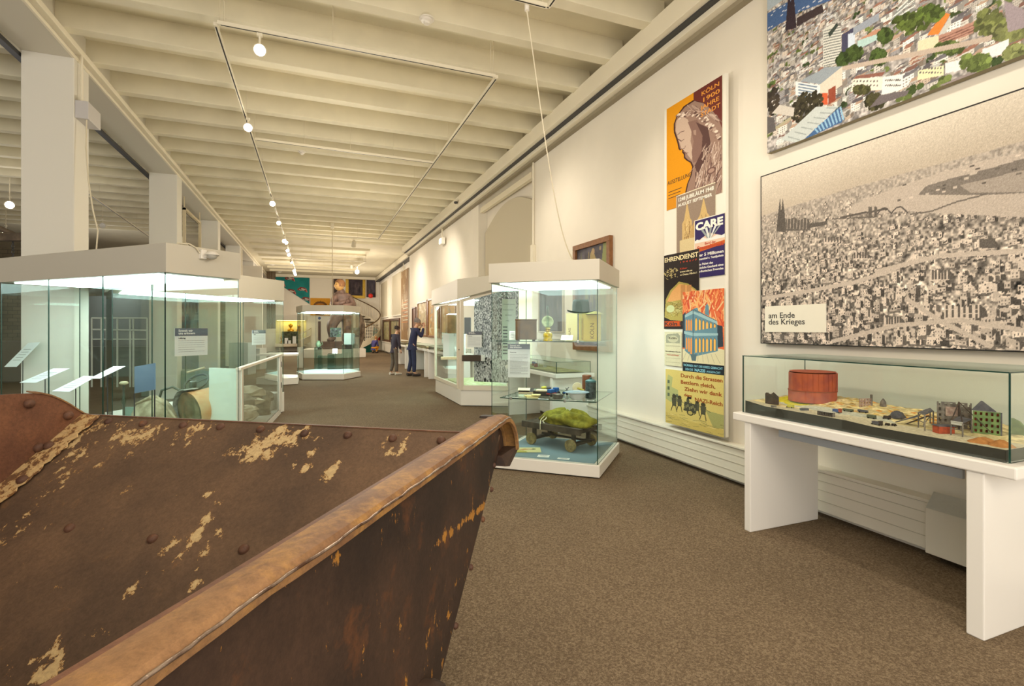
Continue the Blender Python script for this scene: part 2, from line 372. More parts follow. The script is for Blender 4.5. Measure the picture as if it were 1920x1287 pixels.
# cornice duct on the right wall and trims
def along(name, x0, x1, z0, z1, ya, yb, m, bev=.004): return struct(MB().box(x0, x1, ya, yb, z0, z1).build(name, m, bev=bev))
CORN = mat('cornice_paint', (232, 224, 202), .6)
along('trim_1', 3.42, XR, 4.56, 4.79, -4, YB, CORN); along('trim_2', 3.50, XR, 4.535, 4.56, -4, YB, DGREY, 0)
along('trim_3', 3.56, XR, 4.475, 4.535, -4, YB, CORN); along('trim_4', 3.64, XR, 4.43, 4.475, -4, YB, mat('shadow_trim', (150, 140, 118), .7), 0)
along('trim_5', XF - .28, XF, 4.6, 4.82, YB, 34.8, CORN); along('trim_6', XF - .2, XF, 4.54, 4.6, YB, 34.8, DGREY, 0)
along('trim_7', -2.6, 4.1, 4.66, 4.84, 34.55, 34.8, CORN)
# beam over the columns
b = MB(); b.box(-3.09, -2.62, -4, 34.8, 4.62, 5.04); struct(b.build('trim_8', mat('beam_paint', (206, 200, 184), .7)))
along('trim_9', -2.62, -2.55, 4.70, 4.77, -4, 34.8, CORN); along('trim_10', -2.62, -2.59, 4.62, 4.66, -4, 34.8, CORN)
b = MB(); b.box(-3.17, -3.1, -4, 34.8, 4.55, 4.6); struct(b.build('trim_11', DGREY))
COLM = mat('column_paint', (222, 218, 206), .75)
for i in range(6):
    y = 7.41 + 4.85 * (i - 1)
    struct(MB().box(-3.09, -2.6, y, y + .42, 0, 4.63).build('column', COLM, bev=.01))
# partition blocks between the rear columns
struct(MB().box(-2.78, -2.58, 22.4, 22.55, 0, 4.6).build('trim_12', CORN))
struct(MB().box(-2.9, -2.0, 24.0, 24.3, 0, 4.1).build('wall_partition', WALLM))
# slanted white stair soffit seen behind the third column
o = MB().slab([(-3.15, 14.4, 4.0), (-3.15, 21.0, 2.9), (-3.15, 21.0, 1.6), (-3.15, 14.4, 1.6)], (-.15, 0, 0)).build('wall_stairside', WALLM); struct(o)
# heating duct along the foot of the right wall
HT = mat('heater_white', (228, 222, 206), .45)
t = thing('wall_heater', 'long low white convector housing running along the foot of the picture wall', 'heater', (3.66, 3.5, .03))
MB().box(3.62, 3.72, 1.9, 8.3, .05, .345).build('casing', HT, t, bev=.004)
MB().box(3.60, 3.72, 1.9, 8.3, .352, .372).build('top_rail', HT, t, bev=.003)
MB().box(3.625, 3.72, 1.9, 8.3, .343, .353).build('slot', DGREY, t)
for z in (.13, .21, .28): MB().box(3.616, 3.622, 1.9, 8.3, z, z + .004).build('groove', mat('heater_groove', (196, 190, 172), .5), t)
t = thing('wall_heater', 'low white heater casing under the model ruin table with a silver top cover', 'heater', (3.6, 2.0, .03))
MB().box(3.56, 3.72, 1.0, 2.0, .05, .36).build('casing', HT, t, bev=.004)
MB().slab([(3.53, 1.0, .34), (3.53, 1.98, .34), (3.60, 1.98, .42), (3.60, 1.0, .42)], (.01, 0, .01)).build('cover', mat('silver_film', (196, 196, 188), .45, metal=.35, bump=.4, scale=40), t)
t = thing('wall_heater', 'white convector housing at the foot of the far stretch of wall', 'heater', (4.0, 28, .05))
MB().box(4.0, XF, 22, 34, .1, .62).build('casing', HT, t, bev=.01); MB().box(3.97, XF, 22, 34, .62, .66).build('top_rail', HT, t)

# ================================================================ rusty tipping skip in the foreground
UX, UY, VX, VY = .563, .8264, -.8264, .563
def K(u, v, z): return Vector((u * UX + v * VX, u * UY + v * VY, z))
def kplane_v(px, py, v0):   # end plate plane
    r = ray(px, py); t = v0 / (r.x * VX + r.y * VY); return (r.x * UX + r.y * UY) * t, CH + r.z * t
SA, SB = 1.66 - 1.36 * 1.02, 1.36     # sloping side plate: u = SA + SB*z
def kside(px, py):
    r = ray(px, py); ru = r.x * UX + r.y * UY; rv = r.x * VX + r.y * VY
    t = (SA + SB * CH) / (ru - SB * r.z); return rv * t, CH + r.z * t
def rust(name, base, dark, tan, thr, attr=True, streak=1.0, hi=(150, 96, 50), hi_at=.56):
    m = bpy.data.materials.new(name); m.use_nodes = True; nt = m.node_tree; p = nt.nodes['Principled BSDF']; L = nt.links.new
    tc = nt.nodes.new('ShaderNodeTexCoord')
    def noise(sc, det=6, ro=.6, vec=None):
        n = nt.nodes.new('ShaderNodeTexNoise'); n.inputs['Scale'].default_value = sc; n.inputs['Detail'].default_value = det; n.inputs['Roughness'].default_value = ro
        L(vec or tc.outputs['Object'], n.inputs['Vector']); return n
    def ramp(src, p0, c0, p1, c1):
        r = nt.nodes.new('ShaderNodeValToRGB'); r.color_ramp.elements[0].position = p0; r.color_ramp.elements[0].color = (*c0, 1)
        r.color_ramp.elements[1].position = p1; r.color_ramp.elements[1].color = (*c1, 1); L(src, r.inputs['Fac']); return r
    def mixc(f, a, c):
        x = nt.nodes.new('ShaderNodeMix'); x.data_type = 'RGBA'; L(f, x.inputs[0]); L(a, x.inputs[6]); L(c, x.inputs[7]); return x.outputs[2]
    n1 = noise(2.2); c = ramp(n1.outputs['Fac'], .40, lin(dark), .62, lin(base)).outputs['Color']
    n2 = noise(9, 8, .7); c = mixc(ramp(n2.outputs['Fac'], hi_at, (0, 0, 0), hi_at + .2, (1, 1, 1)).outputs['Color'], c, ramp(n2.outputs['Fac'], .5, lin(hi), .8, lin(hi)).outputs['Color'])
    nf = noise(75, 6, .85); mu = nt.nodes.new('ShaderNodeMix'); mu.data_type = 'RGBA'; mu.blend_type = 'OVERLAY'; mu.inputs[0].default_value = .8; L(c, mu.inputs[6]); L(nf.outputs['Fac'], mu.inputs[7]); c = mu.outputs[2]
    if tan:
        mp = nt.nodes.new('ShaderNodeMapping'); mp.inputs['Rotation'].default_value = (.5, .2, .9); mp.inputs['Scale'].default_value = (1, 1, .45 * streak); L(tc.outputs['Object'], mp.inputs[0])
        n3 = noise(26, 9, .74, mp.outputs[0]); cm = nt.nodes.new('ShaderNodeMath'); cm.operation = 'MULTIPLY_ADD'; cm.inputs[1].default_value = 1.9; cm.inputs[2].default_value = -.45; L(n3.outputs['Fac'], cm.inputs[0]); src = cm.outputs[0]
        if attr:
            a = nt.nodes.new('ShaderNodeAttribute'); a.attribute_name = 'wear'; ad = nt.nodes.new('ShaderNodeMath'); ad.operation = 'ADD'; L(src, ad.inputs[0]); L(a.outputs['Fac'], ad.inputs[1]); src = ad.outputs[0]
        halo = ramp(src, thr - .035, (0, 0, 0), thr - .01, (1, 1, 1)); c = mixc(halo.outputs['Color'], c, ramp(n2.outputs['Fac'], .3, lin((128, 82, 34)), .7, lin((176, 124, 52))).outputs['Color'])
        k = ramp(src, thr, (0, 0, 0), thr + .012, (1, 1, 1)); c = mixc(k.outputs['Color'], c, ramp(nf.outputs['Fac'], .35, lin(tuple(v * .8 for v in tan)), .65, lin(tan)).outputs['Color'])
    L(c, p.inputs['Base Color']); p.inputs['Roughness'].default_value = .62; p.inputs['Specular IOR Level'].default_value = .35
    bp = nt.nodes.new('ShaderNodeBump'); bp.inputs['Strength'].default_value = .35; bp.inputs['Distance'].default_value = .004; L(n2.outputs['Fac'], bp.inputs['Height']); L(bp.outputs['Normal'], p.inputs['Normal']); return m
RUST_IN = rust('rust_inside', (106, 82, 62), (82, 64, 50), (204, 176, 128), .86, hi=(124, 88, 54), hi_at=.62)
RUST_END = rust('rust_far_end', (118, 78, 54), (92, 60, 44), None, 1, hi=(140, 92, 60))
RUST_TOP = rust('rust_flange', (142, 106, 70), (108, 76, 52), (168, 118, 50), 1.02, False, hi=(172, 128, 66), hi_at=.46)  # lighter than the plates: light on the flange top put into the colour
RUST_OUT = rust('rust_outside', (64, 46, 35), (42, 31, 25), (176, 122, 48), .80, True, hi=(104, 62, 32))
RUST_SEAM = rust('rust_seam', (122, 88, 60), (92, 66, 46), (206, 174, 124), .46, False)
skip = thing('tipping_skip', 'large rusty riveted iron tipping skip with peeling tan paint', 'tipping skip', K(.8, 1.36, 0))
def plate_grid(name, fn, nu, nv, thick, m, wear):
    """curved or flat plate from a function of (s,t); wear(s,t) gives how worn the paint is"""
    bm = bmesh.new(); G = [[bm.verts.new(fn(i / nu, j / nv)) for j in range(nv + 1)] for i in range(nu + 1)]
    for i in range(nu):
        for j in range(nv): bm.faces.new((G[i][j], G[i + 1][j], G[i + 1][j + 1], G[i][j + 1]))
    L = wloc(skip); bmesh.ops.translate(bm, verts=bm.verts, vec=-L); me = bpy.data.meshes.new(name); bm.to_mesh(me); bm.free()
    at = me.attributes.new('wear', 'FLOAT', 'POINT'); vals = []
    for i in range(nu + 1):
        for j in range(nv + 1): vals.append(wear(i / nu, j / nv))
    at.data.foreach_set('value', vals); me.materials.append(m); o = bpy.data.objects.new(name, me); C.objects.link(o); o.parent = skip
    me.polygons.foreach_set('use_smooth', [True] * len(me.polygons))
    s_ = o.modifiers.new('thickness', 'SOLIDIFY'); s_.thickness = thick; s_.offset = 0; return o
V0, V1, ZR, ZB = .435, 2.288, 1.072, .45
patches = []   # (v, z, rv, rz, strength) on the side plate
for (px, py, rx, ry, k) in ((165, 800, 22, 16, .35), (205, 800, 26, 14, .2), (240, 815, 26, 24, .3), (275, 818, 18, 26, .3), (350, 818, 26, 16, .28), (375, 806, 18, 10, .3), (485, 846, 36, 18, .42), (530, 822, 30, 20, .42), (552, 815, 12, 12, .3),
        (575, 815, 10, 14, .3), (578, 850, 14, 22, .24), (575, 880, 9, 9, .4), (620, 888, 13, 14, .4), (725, 832, 10, 14, .33), (730, 850, 12, 10, .3), (758, 838, 8, 14, .36), (552, 870, 8, 12, .24),
        (378, 990, 9, 36, .42), (392, 930, 7, 10, .33), (362, 1020, 14, 18, .32), (382, 1032, 14, 12, .4), (318, 1028, 10, 18, .3), (410, 1000, 8, 8, .28), (415, 1006, 6, 8, .3), (252, 1102, 14, 12, .4), (272, 1078, 8, 8, .25),
        (370, 1100, 14, 12, .42), (372, 1070, 6, 16, .26), (100, 1235, 22, 34, .36), (88, 1265, 26, 22, .36), (95, 985, 10, 8, .26), (105, 1105, 20, 8, .22), (132, 1102, 8, 8, .22), (186, 1190, 10, 10, .3), (175, 1210, 8, 6, .25), (128, 1235, 12, 8, .26),
        (118, 915, 8, 8, .24), (5, 1020, 12, 12, .3), (20, 1270, 16, 12, .26), (46, 1065, 8, 6, .2), (10, 1240, 10, 10, .2), (150, 850, 26, 22, .26), (120, 890, 20, 20, .24), (92, 925, 18, 18, .22), (60, 965, 16, 16, .24), (30, 1000, 14, 16, .22), (210, 850, 10, 20, .24), (185, 880, 8, 14, .22), (240, 920, 6, 14, .2), (60, 840, 60, 50, .1), (140, 830, 16, 26, .3), (170, 850, 8, 16, .2), (300, 1095, 5, 5, .2)):
    v, z = kside(px, py); v2, _ = kside(px + rx, py); _, z2 = kside(px, py + ry)
    patches.append((v, z, abs(v2 - v) * 1.25, abs(z2 - z) * 1.25, k))
def wear_side(s, t):
    v = V0 + (V1 - V0) * s; z = ZR + (ZB - ZR) * t; w = .0
    for (pv, pz, rv, rz, k) in patches:
        d = ((v - pv) / rv) ** 2 + ((z - pz) / rz) ** 2
        if d < 6: w = max(w, (k + .06) * math.exp(-d * .7))
    return w
P_SIDE = plate_grid('side_plate', lambda s, t: K(SA + SB * (ZR + (ZB - ZR) * t), V0 + (V1 - V0) * s, ZR + (ZB - ZR) * t), 170, 90, .01, RUST_IN, wear_side)
UC = .745
plate_grid('side_plate', lambda s, t: K(2 * UC - (SA + SB * (ZR + (ZB - ZR) * t)), V0 + (V1 - V0) * s, ZR + (ZB - ZR) * t), 12, 8, .01, RUST_IN, lambda s, t: .05)
ub = SA + SB * ZB
plate_grid('bottom_plate', lambda s, t: K(2 * UC - ub + (2 * ub - 2 * UC) * t, V0 + (V1 - V0) * s, ZB - .03 * math.sin(math.pi * t)), 6, 8, .01, RUST_IN, lambda s, t: .0)
# far end plate with its raised, arched rim
arch = [kplane_v(px, py, V1) for (px, py) in ((160, 778), (148, 771), (130, 759), (113, 750), (96, 743), (78, 739), (60, 738), (30, 739), (0, 741))]
poly = [(SA + SB * ZB, ZB), (SA + SB * ZR, ZR)] + arch[:]
left = [(2 * UC - u, z) for (u, z) in poly[::-1]]
full = poly + [q for q in left if q[0] < arch[-1][0] - .05]
P_FAR = MB().slab([K(u, V1, z) for (u, z) in full], (K(0, 1, 0)) * .012).build('end_plate', RUST_END, skip)
b = MB()
rim = [(SA + SB * ZR + .015, ZR + .0)] + arch[:7]
for (a, c) in zip(rim, rim[1:]):
    b.slab([K(a[0], V1 - .004, a[1]), K(c[0], V1 - .004, c[1]), K(c[0], V1 + .03, c[1] + .004), K(a[0], V1 + .03, a[1] + .004)], (0, 0, .006))
b.build('end_rim', RUST_TOP, skip)
# riveted seam strip in the corner
b = MB(); n = 60; rng = random.Random(3)
pa = []
for i in range(n + 1):
    z = ZR - .004 + (ZB - ZR) * i / n; u = SA + SB * z
    w = .105 + rng.uniform(-.012, .012)
    pa.append((K(u - .012, V1 - .001, z + .012), K(u - .012, V1 - w, z + .012)))
for (a, c), (d, e) in zip(pa, pa[1:]): b.slab([a, d, e, c], (K(.004, 0, 0)))
P_SEAM = b.build('corner_strip', RUST_SEAM, skip)
# near end plate (outside faces the camera) with worn scratches
def out_pt(px, py, v0): return kplane_v(px, py, v0)
wl = [((810, 1025), (918, 940), .012, .5), ((742, 1130), (760, 1190), .014, .24), ((775, 1190), (815, 1150), .006, .2), ((836, 1156), (845, 1150), .008, .4), ((755, 1215), (762, 1205), .006, .3), ((500, 1120), (640, 1040), .010, .14), ((740, 1120), (748, 1165), .02, .14)]
wseg = [(out_pt(*a, V0 - .006), out_pt(*c, V0 - .006), r, k) for a, c, r, k in wl]
ZT = 1.14
def usl(z): return SA + SB * z
def wear_out(s, t):
    z = ZB + (ZT - ZB) * t; ur = usl(min(z, 1.03)); u = (2 * UC - ur) + (2 * ur - 2 * UC) * s; w = 0
    for (a, c, r, k) in wseg:
        dx, dz = c[0] - a[0], c[1] - a[1]; q = max(0, min(1, ((u - a[0]) * dx + (z - a[1]) * dz) / (dx * dx + dz * dz)))
        d = math.hypot(u - a[0] - q * dx, z - a[1] - q * dz); w = max(w, k * math.exp(-(d / r) ** 2) * (.55 + .45 * q))
    if z < .8 and u > 1.0: w = max(w, .09)
    return w
def outp(s, t):
    z = ZB + (ZT - ZB) * t; ur = usl(min(z, 1.03)); return K((2 * UC - ur) + (2 * ur - 2 * UC) * s, V0 - .002, z)
P_NEAR = plate_grid('end_plate', outp, 220, 90, .012, RUST_OUT, wear_out)
# folded top flange: inner and outer edges follow the dented iron
def onk(px, py, z): p = onz(px, py, z); return (p.x * UX + p.y * UY, p.x * VX + p.y * VY)
outer = [onk(px, py, 1.155) for (px, py) in ((255, 1286), (330, 1228), (400, 1178), (470, 1126), (520, 1088), (557, 1066), (600, 1037), (645, 1006), (720, 952), (800, 895), (880, 838), (949, 786))]
inner = [onk(px, py, 1.165) for (px, py) in ((88, 1286), (300, 1157), (500, 1035), (640, 949), (780, 863), (914, 782))]
def interp(L, u):
    L = sorted(L)
    if u <= L[0][0]: return L[0][1] + (u - L[0][0]) * 0
    for a, c in zip(L, L[1:]):
        if u <= c[0]: f = (u - a[0]) / (c[0] - a[0]); return a[1] + (c[1] - a[1]) * f
    return L[-1][1]
prof = []
us = [-.25 + i * .04 for i in range(48)]; us = [u for u in us if u < 1.60]
for u in us: prof.append((u, 1.158, 0))
for i in range(1, 15):
    a = i / 14 * math.radians(82); prof.append((1.60 + .215 * math.sin(a), 1.158 - .17 * (1 - math.cos(a)), i))
b = MB(); rings = []
for (u, z, k) in prof:
    vi = interp(inner, min(u, 1.6)); vo = interp(outer, min(u, 1.6))
    if k: vo -= .0; vi = vi + .0
    nx = 0 if not k else math.sin(k / 14 * math.radians(82)); nz = 1 if not k else math.cos(k / 14 * math.radians(82))
    cs = [(vi + .004, -.05 if not k else -.012), (vi + .002, .004), ((vi + vo) / 2, .008), (vo + .008, .004), (vo, -.004), (vo + .001, -.016), (vo + .010, -.018), (vo + .011, -.008), (vi - .008, -.006), (vi - .006, -.05 if not k else -.012)]
    rings.append([b.bm.verts.new(K(u + nx * h, v, z + nz * h)) for (v, h) in cs])
for A, D in zip(rings, rings[1:]):
    for i in range(10): b.bm.faces.new((A[i], A[(i + 1) % 10], D[(i + 1) % 10], D[i]))
b.bm.faces.new(rings[0]); b.bm.faces.new(rings[-1][::-1])
b.build('top_flange', RUST_TOP, skip, smooth=32)
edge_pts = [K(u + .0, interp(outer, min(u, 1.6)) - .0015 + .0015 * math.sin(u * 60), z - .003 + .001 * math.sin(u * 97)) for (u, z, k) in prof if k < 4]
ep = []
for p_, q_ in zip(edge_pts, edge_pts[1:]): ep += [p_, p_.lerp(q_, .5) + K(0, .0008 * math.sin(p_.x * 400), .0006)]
MB().tube(ep, .0022, 8).build('worn_glint_edge', mat('worn_iron_glint', (178, 160, 146), .28, metal=.8, rgb2=(96, 70, 56), scale=26, bump=.4), skip, smooth=60)  # bright metal tube added along the worn edge to give its glint
b = MB()
for (a_, c_) in zip(prof, prof[1:]):
    if c_[2] == 0:
        v_a, v_c = interp(inner, a_[0]), interp(inner, c_[0]); b.slab([K(a_[0], v_a + .006, 1.152), K(c_[0], v_c + .006, 1.152), K(c_[0], v_c + .020, 1.150), K(a_[0], v_a + .020, 1.150)], (0, 0, .006))
b.build('inner_lip', RUST_END, skip)
# rolled end bracket where the flange turns down over the side plate
b = MB(); R = []
for i in range(15):
    a = i / 14 * math.radians(86); R.append((1.585 + .235 * math.sin(a), 1.158 - .165 * (1 - math.cos(a))))
v_o = interp(outer, 1.6)
for (a, c) in zip(R, R[1:]):
    b.slab([K(a[0], v_o + .04, a[1]), K(c[0], v_o + .04, c[1]), K(c[0], v_o + .085, c[1] - .0), K(a[0], v_o + .085, a[1] - .0)], K(.003, 0, .006) - Vector((0, 0, 0)))
b.build('corner_bracket', RUST_OUT, skip, smooth=60)  # dark rust on bracket, web and foot paints in the hollow's shade
MB().slab([K(1.55, V0 + .004, 1.13), K(1.78, V0 + .004, 1.08), K(1.815, V0 + .004, 1.0), K(1.70, V0 + .004, .985), K(1.63, V0 + .004, 1.0)], K(0, .006, 0)).build('bracket_web', RUST_OUT, skip)
MB().slab([K(1.64, v_o + .01, .99), K(1.70, v_o + .01, .975), K(1.825, v_o + .01, 1.0), K(1.82, v_o + .01, 1.02), K(1.66, v_o + .03, 1.02)], K(0, .04, 0)).build('bracket_foot', RUST_OUT, skip)
# rolled lip on the far rim of the side plate
b = MB()
for i in range(24):
    v0, v1 = V0 + .05 + (V1 - V0 - .05) * i / 24, V0 + .05 + (V1 - V0 - .05) * (i + 1) / 24
    b.slab([K(SA + SB * ZR - .003, v0, ZR + .003), K(SA + SB * ZR - .003, v1, ZR + .003), K(SA + SB * ZR + .03, v1, ZR - .002), K(SA + SB * ZR + .03, v0, ZR - .002)], (0, 0, .004))
b.build('side_rim', RUST_END, skip)
# rivets
def rivet(p, n, r=.016, par=None):
    n = Vector(n).normalized(); MB().lathe(Vector(p), [(r * 1.0, -.002), (r * .97, r * .25), (r * .75, r * .6), (r * .4, r * .8), (0, r * .86)], 12, n).build('rivet', RUST_OUT2, par or skip, smooth=60)
RUST_OUT2 = rust('rust_rivet', (100, 68, 50), (72, 48, 36), None, 1)
nside = K(-1, 0, 0) * .592 + Vector((0, 0, .806))
for (px, py) in ((205, 793), (270, 797), (345, 800), (415, 803), (490, 808), (572, 816), (653, 819), (737, 825), (828, 829), (133, 993), (288, 1013), (459, 1033)):
    v, z = kside(px, py); rivet(K(SA + SB * z, v, z) + nside * .006, nside, .0165, P_SIDE)
for (px, py) in ((143, 786), (97, 842), (48, 906)):
    v, z = kside(px, py); rivet(K(SA + SB * z, v, z) + nside * .018, nside, .019, P_SEAM)
for (px, py) in ((128, 779), (73, 840), (12, 915), (55, 757)):
    u, z = kplane_v(px, py, V1 - .004); rivet(K(u, V1 - .004, z), K(0, -1, 0), .019, P_FAR)
for (u, z) in ((1.60, .93), (1.50, .87), (1.38, .78), (1.25, .69), (1.63, 1.0)):
    rivet(K(u - .02, V0 - .008, z), K(0, -1, 0), .009, P_NEAR)
# undercarriage the skip rests on
IRON = rust('rust_iron', (70, 52, 40), (44, 34, 28), None, 1)
MB().lathe(K(1.0, V0 - .06, .655), [(.03, 0), (.045, .008), (.05, .03), (.045, .06), (.045, .08)], 20, K(0, 1, 0)).build('pivot_boss', IRON, skip, smooth=50)
b = MB()
for u in (.35, 1.12): b.frame(K(u, (V0 + V1) / 2, .26), K(1, 0, 0), K(0, 1, 0), (0, 0, 1), .08, 1.7, .12)
for v in (.75, 1.95): b.frame(K(.735, v, .26), K(1, 0, 0), K(0, 1, 0), (0, 0, 1), .9, .08, .1)
for v in (.60, 2.12):
    b.slab([K(.3, v, .36), K(1.16, v, .36), K(1.0, v, .62), K(.47, v, .62)], K(0, .03, 0))
b.build('chassis', IRON, skip)
for u in (.32, 1.15):
    for v in (.85, 1.85): MB().lathe(K(u, v - .04, .17), [(.05, 0), (.17, .0), (.17, .06), (.19, .065), (.19, .085), (.05, .085)], 24, K(0, 1, 0)).build('wheel', IRON, skip, smooth=40)
for v in (.85, 1.85): MB().rod(K(.25, v, .17), K(1.22, v, .17), .03).rod(K(.32, v, .17), K(.32, v, .3), .02).rod(K(1.15, v, .17), K(1.15, v, .3), .02).build('axle', IRON, skip)
# ================================================================ glass showcases
def light_tray(parent, poly, z, inset=.12):
    cx = sum(p[0] for p in poly) / len(poly); cy = sum(p[1] for p in poly) / len(poly)
    q = [(p[0] + (cx - p[0]) * inset, p[1] + (cy - p[1]) * inset) for p in poly]
    return MB().prism(q, z - .012, z - .002).build('light_diffuser', DIFF, parent)
def inset(poly, d):
    cx = sum(p[0] for p in poly) / len(poly); cy = sum(p[1] for p in poly) / len(poly); out = []
    for (x, y) in poly:
        L = math.hypot(x - cx, y - cy); out.append((x + (cx - x) * d / L, y + (cy - y) * d / L))
    return out
def showcase(label, poly, zb, zc, zt, group=None, over=.03, skip_sides=(), deck=None, deckm=None, seams=True, split=None):
    cx = sum(p[0] for p in poly) / len(poly); cy = sum(p[1] for p in poly) / len(poly)
    t = thing('glass_showcase', label, 'display case', (cx, cy, 0), group)
    out = inset(poly, -over)
    MB().prism(out, 0.012, zb).build('base', WHITE, t, bev=.006)
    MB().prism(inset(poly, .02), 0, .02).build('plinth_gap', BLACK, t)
    MB().prism(out, zc, zt).build('canopy', CANOPY, t, bev=.004)
    if deckm: MB().prism(inset(poly, .05), zb, zb + .008).build('floor_panel', deckm, t)
    n = len(poly)
    for i in range(n):
        if i in skip_sides: continue
        p, q = poly[i], poly[(i + 1) % n]; k = (split or {}).get(i, 1)
        for j in range(k):
            a = (p[0] + (q[0] - p[0]) * j / k, p[1] + (q[1] - p[1]) * j / k); c = (p[0] + (q[0] - p[0]) * (j + 1) / k, p[1] + (q[1] - p[1]) * (j + 1) / k)
            d = math.hypot(c[0] - a[0], c[1] - a[1]); e = .004 / d
            a2 = (a[0] + (c[0] - a[0]) * e, a[1] + (c[1] - a[1]) * e); c2 = (c[0] - (c[0] - a[0]) * e, c[1] - (c[1] - a[1]) * e)
            pane('glass_pane', a2, c2, zb, zc, t)
    light_tray(t, poly, zc)
    return t
BLUEG = mat('case_floor_blue', (118, 142, 150), .7)
# --- near right case
RA = Vector((1.73, 4.97, 0)); RB = Vector((2.56, 4.25, 0)); RC = Vector((3.27, 5.0, 0)); RD = Vector((2.44, 5.72, 0))
polyR = [(v.x, v.y) for v in (RA, RB, RC, RD)]
caseR = showcase('tall square showcase with a hat, an oil lamp and a small handcart', polyR, .13, 1.92, 2.12, over=.035, deckm=BLUEG)
eR = (RA - RB).normalized(); fR = (RC - RB).normalized()     # eR to the left along the front, fR to the back
def inR(a, c, z=0): return RB + eR * a + fR * c + Vector((0, 0, z))
def rpoly(a0, a1, c0, c1): return [tuple(inR(a, c))[:2] for a, c in ((a0, c0), (a1, c0), (a1, c1), (a0, c1))]
shelves = [flat_glass('glass_shelf', rpoly(.02, 1.06, .02, .86), 1.312, caseR, .009), flat_glass('glass_shelf', rpoly(.02, 1.02, .03, .90), .724, caseR, .009)]
for (a, c, z) in ((.2, .03, 1.305), (.9, .03, .716), (.33, .03, .716), (.2, .85, 1.305)): MB().lathe(inR(a, c, z), [(.012, 0), (.014, .01), (.012, .03)], 14).build('shelf_clip', CHROME, shelves[0 if z > 1 else 1], smooth=40)
# --- things on the upper shelf
def flat_card(label, c, w, d, rot, name='label_card', m=None, z=None, tilt=0.0, parent=None, th=.002):
    c = Vector(c); a = Vector((math.cos(rot), math.sin(rot), 0)); b_ = Vector((-math.sin(rot) * math.cos(tilt), math.cos(rot) * math.cos(tilt), math.sin(tilt))); n = a.cross(b_)
    o = MB().frame(c, a, b_, n, w, d, th).build(name, m or CARDM, parent)
    if parent is None: tag(o, label, 'label')
    else: return o
    for k in range(4):
        q = c + b_ * (d * (.28 - .16 * k)) + n * (th + .0004)
        MB().frame(q, a, b_, n, w * (.7 - .12 * (k % 2)), d * .035, .0003).build('text_line', INK, o)
    return o
rotR = math.atan2(-eR.y, -eR.x)      # along the front face
WOOD = mat('dark_oak', (104, 82, 50), .55, rgb2=(78, 58, 34), scale=14, bump=.1)
p = atd(986, 5.24, 1.322); t = thing('wooden_box', 'small dark wooden box with a lid standing on the upper glass shelf', 'box', p)
MB().rbox(p + Vector((0, 0, .012)), .215, .16, .195, -TH).build('body', WOOD, t, bev=.003)
MB().rbox(p + Vector((0, 0, .208)), .225, .17, .014, -TH).build('lid', WOOD, t, bev=.003)
for sx in (-1, 1): MB().rbox(p + Vector((sx * .08 * CT, -sx * .08 * ST, 0)), .03, .12, .013, -TH).build('foot', BLACK, t)
BRASS = mat('old_brass', (168, 150, 70), .35, metal=.6, noise=.15); OILG = mat('amber_glass', (196, 178, 40), .15, noise=.3, scale=40)
p = atd(1027, 5.1, 1.322); t = thing('oil_lamp', 'brass oil lamp with a round glass reflector and tall chimney', 'lamp', p)
MB().lathe(p, [(.046, 0), (.048, .01), (.04, .03), (.047, .045), (.046, .07), (.036, .085), (.02, .095)], 24).build('oil_font', OILG, t, smooth=50)
MB().lathe(p + Vector((0, 0, .095)), [(.02, 0), (.026, .008), (.022, .02), (.03, .03), (.018, .042)], 20).build('burner', BRASS, t, smooth=50)
MB().lathe(p + Vector((.0, 0, .137)), [(.012, 0), (.014, .05), (.011, .09), (.010, .215), (.011, .216)], 16).build('chimney', glass_mat('chimney_glass', (.8, .86, .82)), t, smooth=60)
rd = Vector((-ST, -CT, 0)); MB().lathe(p + Vector((0, 0, .195)) + rd * -.02, [(0, -.004), (.048, -.003), (.058, .0), (.061, .006), (.056, .008), (.04, .004), (0, .0)], 28, rd).build('reflector', mat('reflector_green', (150, 170, 132), .3, metal=.3, noise=.2, scale=30), t, smooth=40)
MB().tube([p + Vector((0, 0, .12)), p + Vector((.02, .02, .16)), p + Vector((.018, .02, .2))], .003).build('bracket', BRASS, t)
# hat on a clear stand
FELT = mat('green_felt', (72, 92, 86), .95, noise=.12, scale=60)
p = atd(1089, 5.02, None, 589); p = Vector((p.x, p.y, 1.596)); t = thing('felt_hat', 'dark green felt hat with a creased crown above the yellow pamphlets', 'hat', p)
b = MB(); n = 40; rings = []
for (r, h, k) in ((.062, .004, 0), (.105, .004, .014), (.132, .008, .020), (.138, .016, .026), (.130, .014, .020), (.10, .010, .012), (.086, .014, 0), (.085, .045, 0), (.084, .085, 0), (.080, .118, 0), (.070, .138, 0), (.05, .140, 0), (.03, .128, 0), (.0, .12, 0)):
    if r == 0: rings.append([b.bm.verts.new(p + Vector((0, 0, h)))]); continue
    R_ = []
    for i in range(n):
        a = 2 * math.pi * i / n; zz = h + k * (math.cos(2 * a) * .5 + .3)
        if h > .1: zz -= .010 * abs(math.sin(a)) * (1 if r < .07 else .3)
        sx = 1.0 if h < .02 else (1.0 - .0 * h)
        v = Vector((r * math.cos(a) * 1.0, r * math.sin(a) * .88, zz)); R_.append(b.bm.verts.new(p + Vector((v.x * CT + v.y * ST, -v.x * ST + v.y * CT, v.z))))
    rings.append(R_)
for A, D in zip(rings, rings[1:]):
    for i in range(n):
        j = (i + 1) % n; b.bm.faces.new((A[i], A[j], D[0]) if len(D) == 1 else (A[i], A[j], D[j], D[i]))
b.build('hat_body', FELT, t, smooth=80)
b = MB(); R0 = []; R1 = []
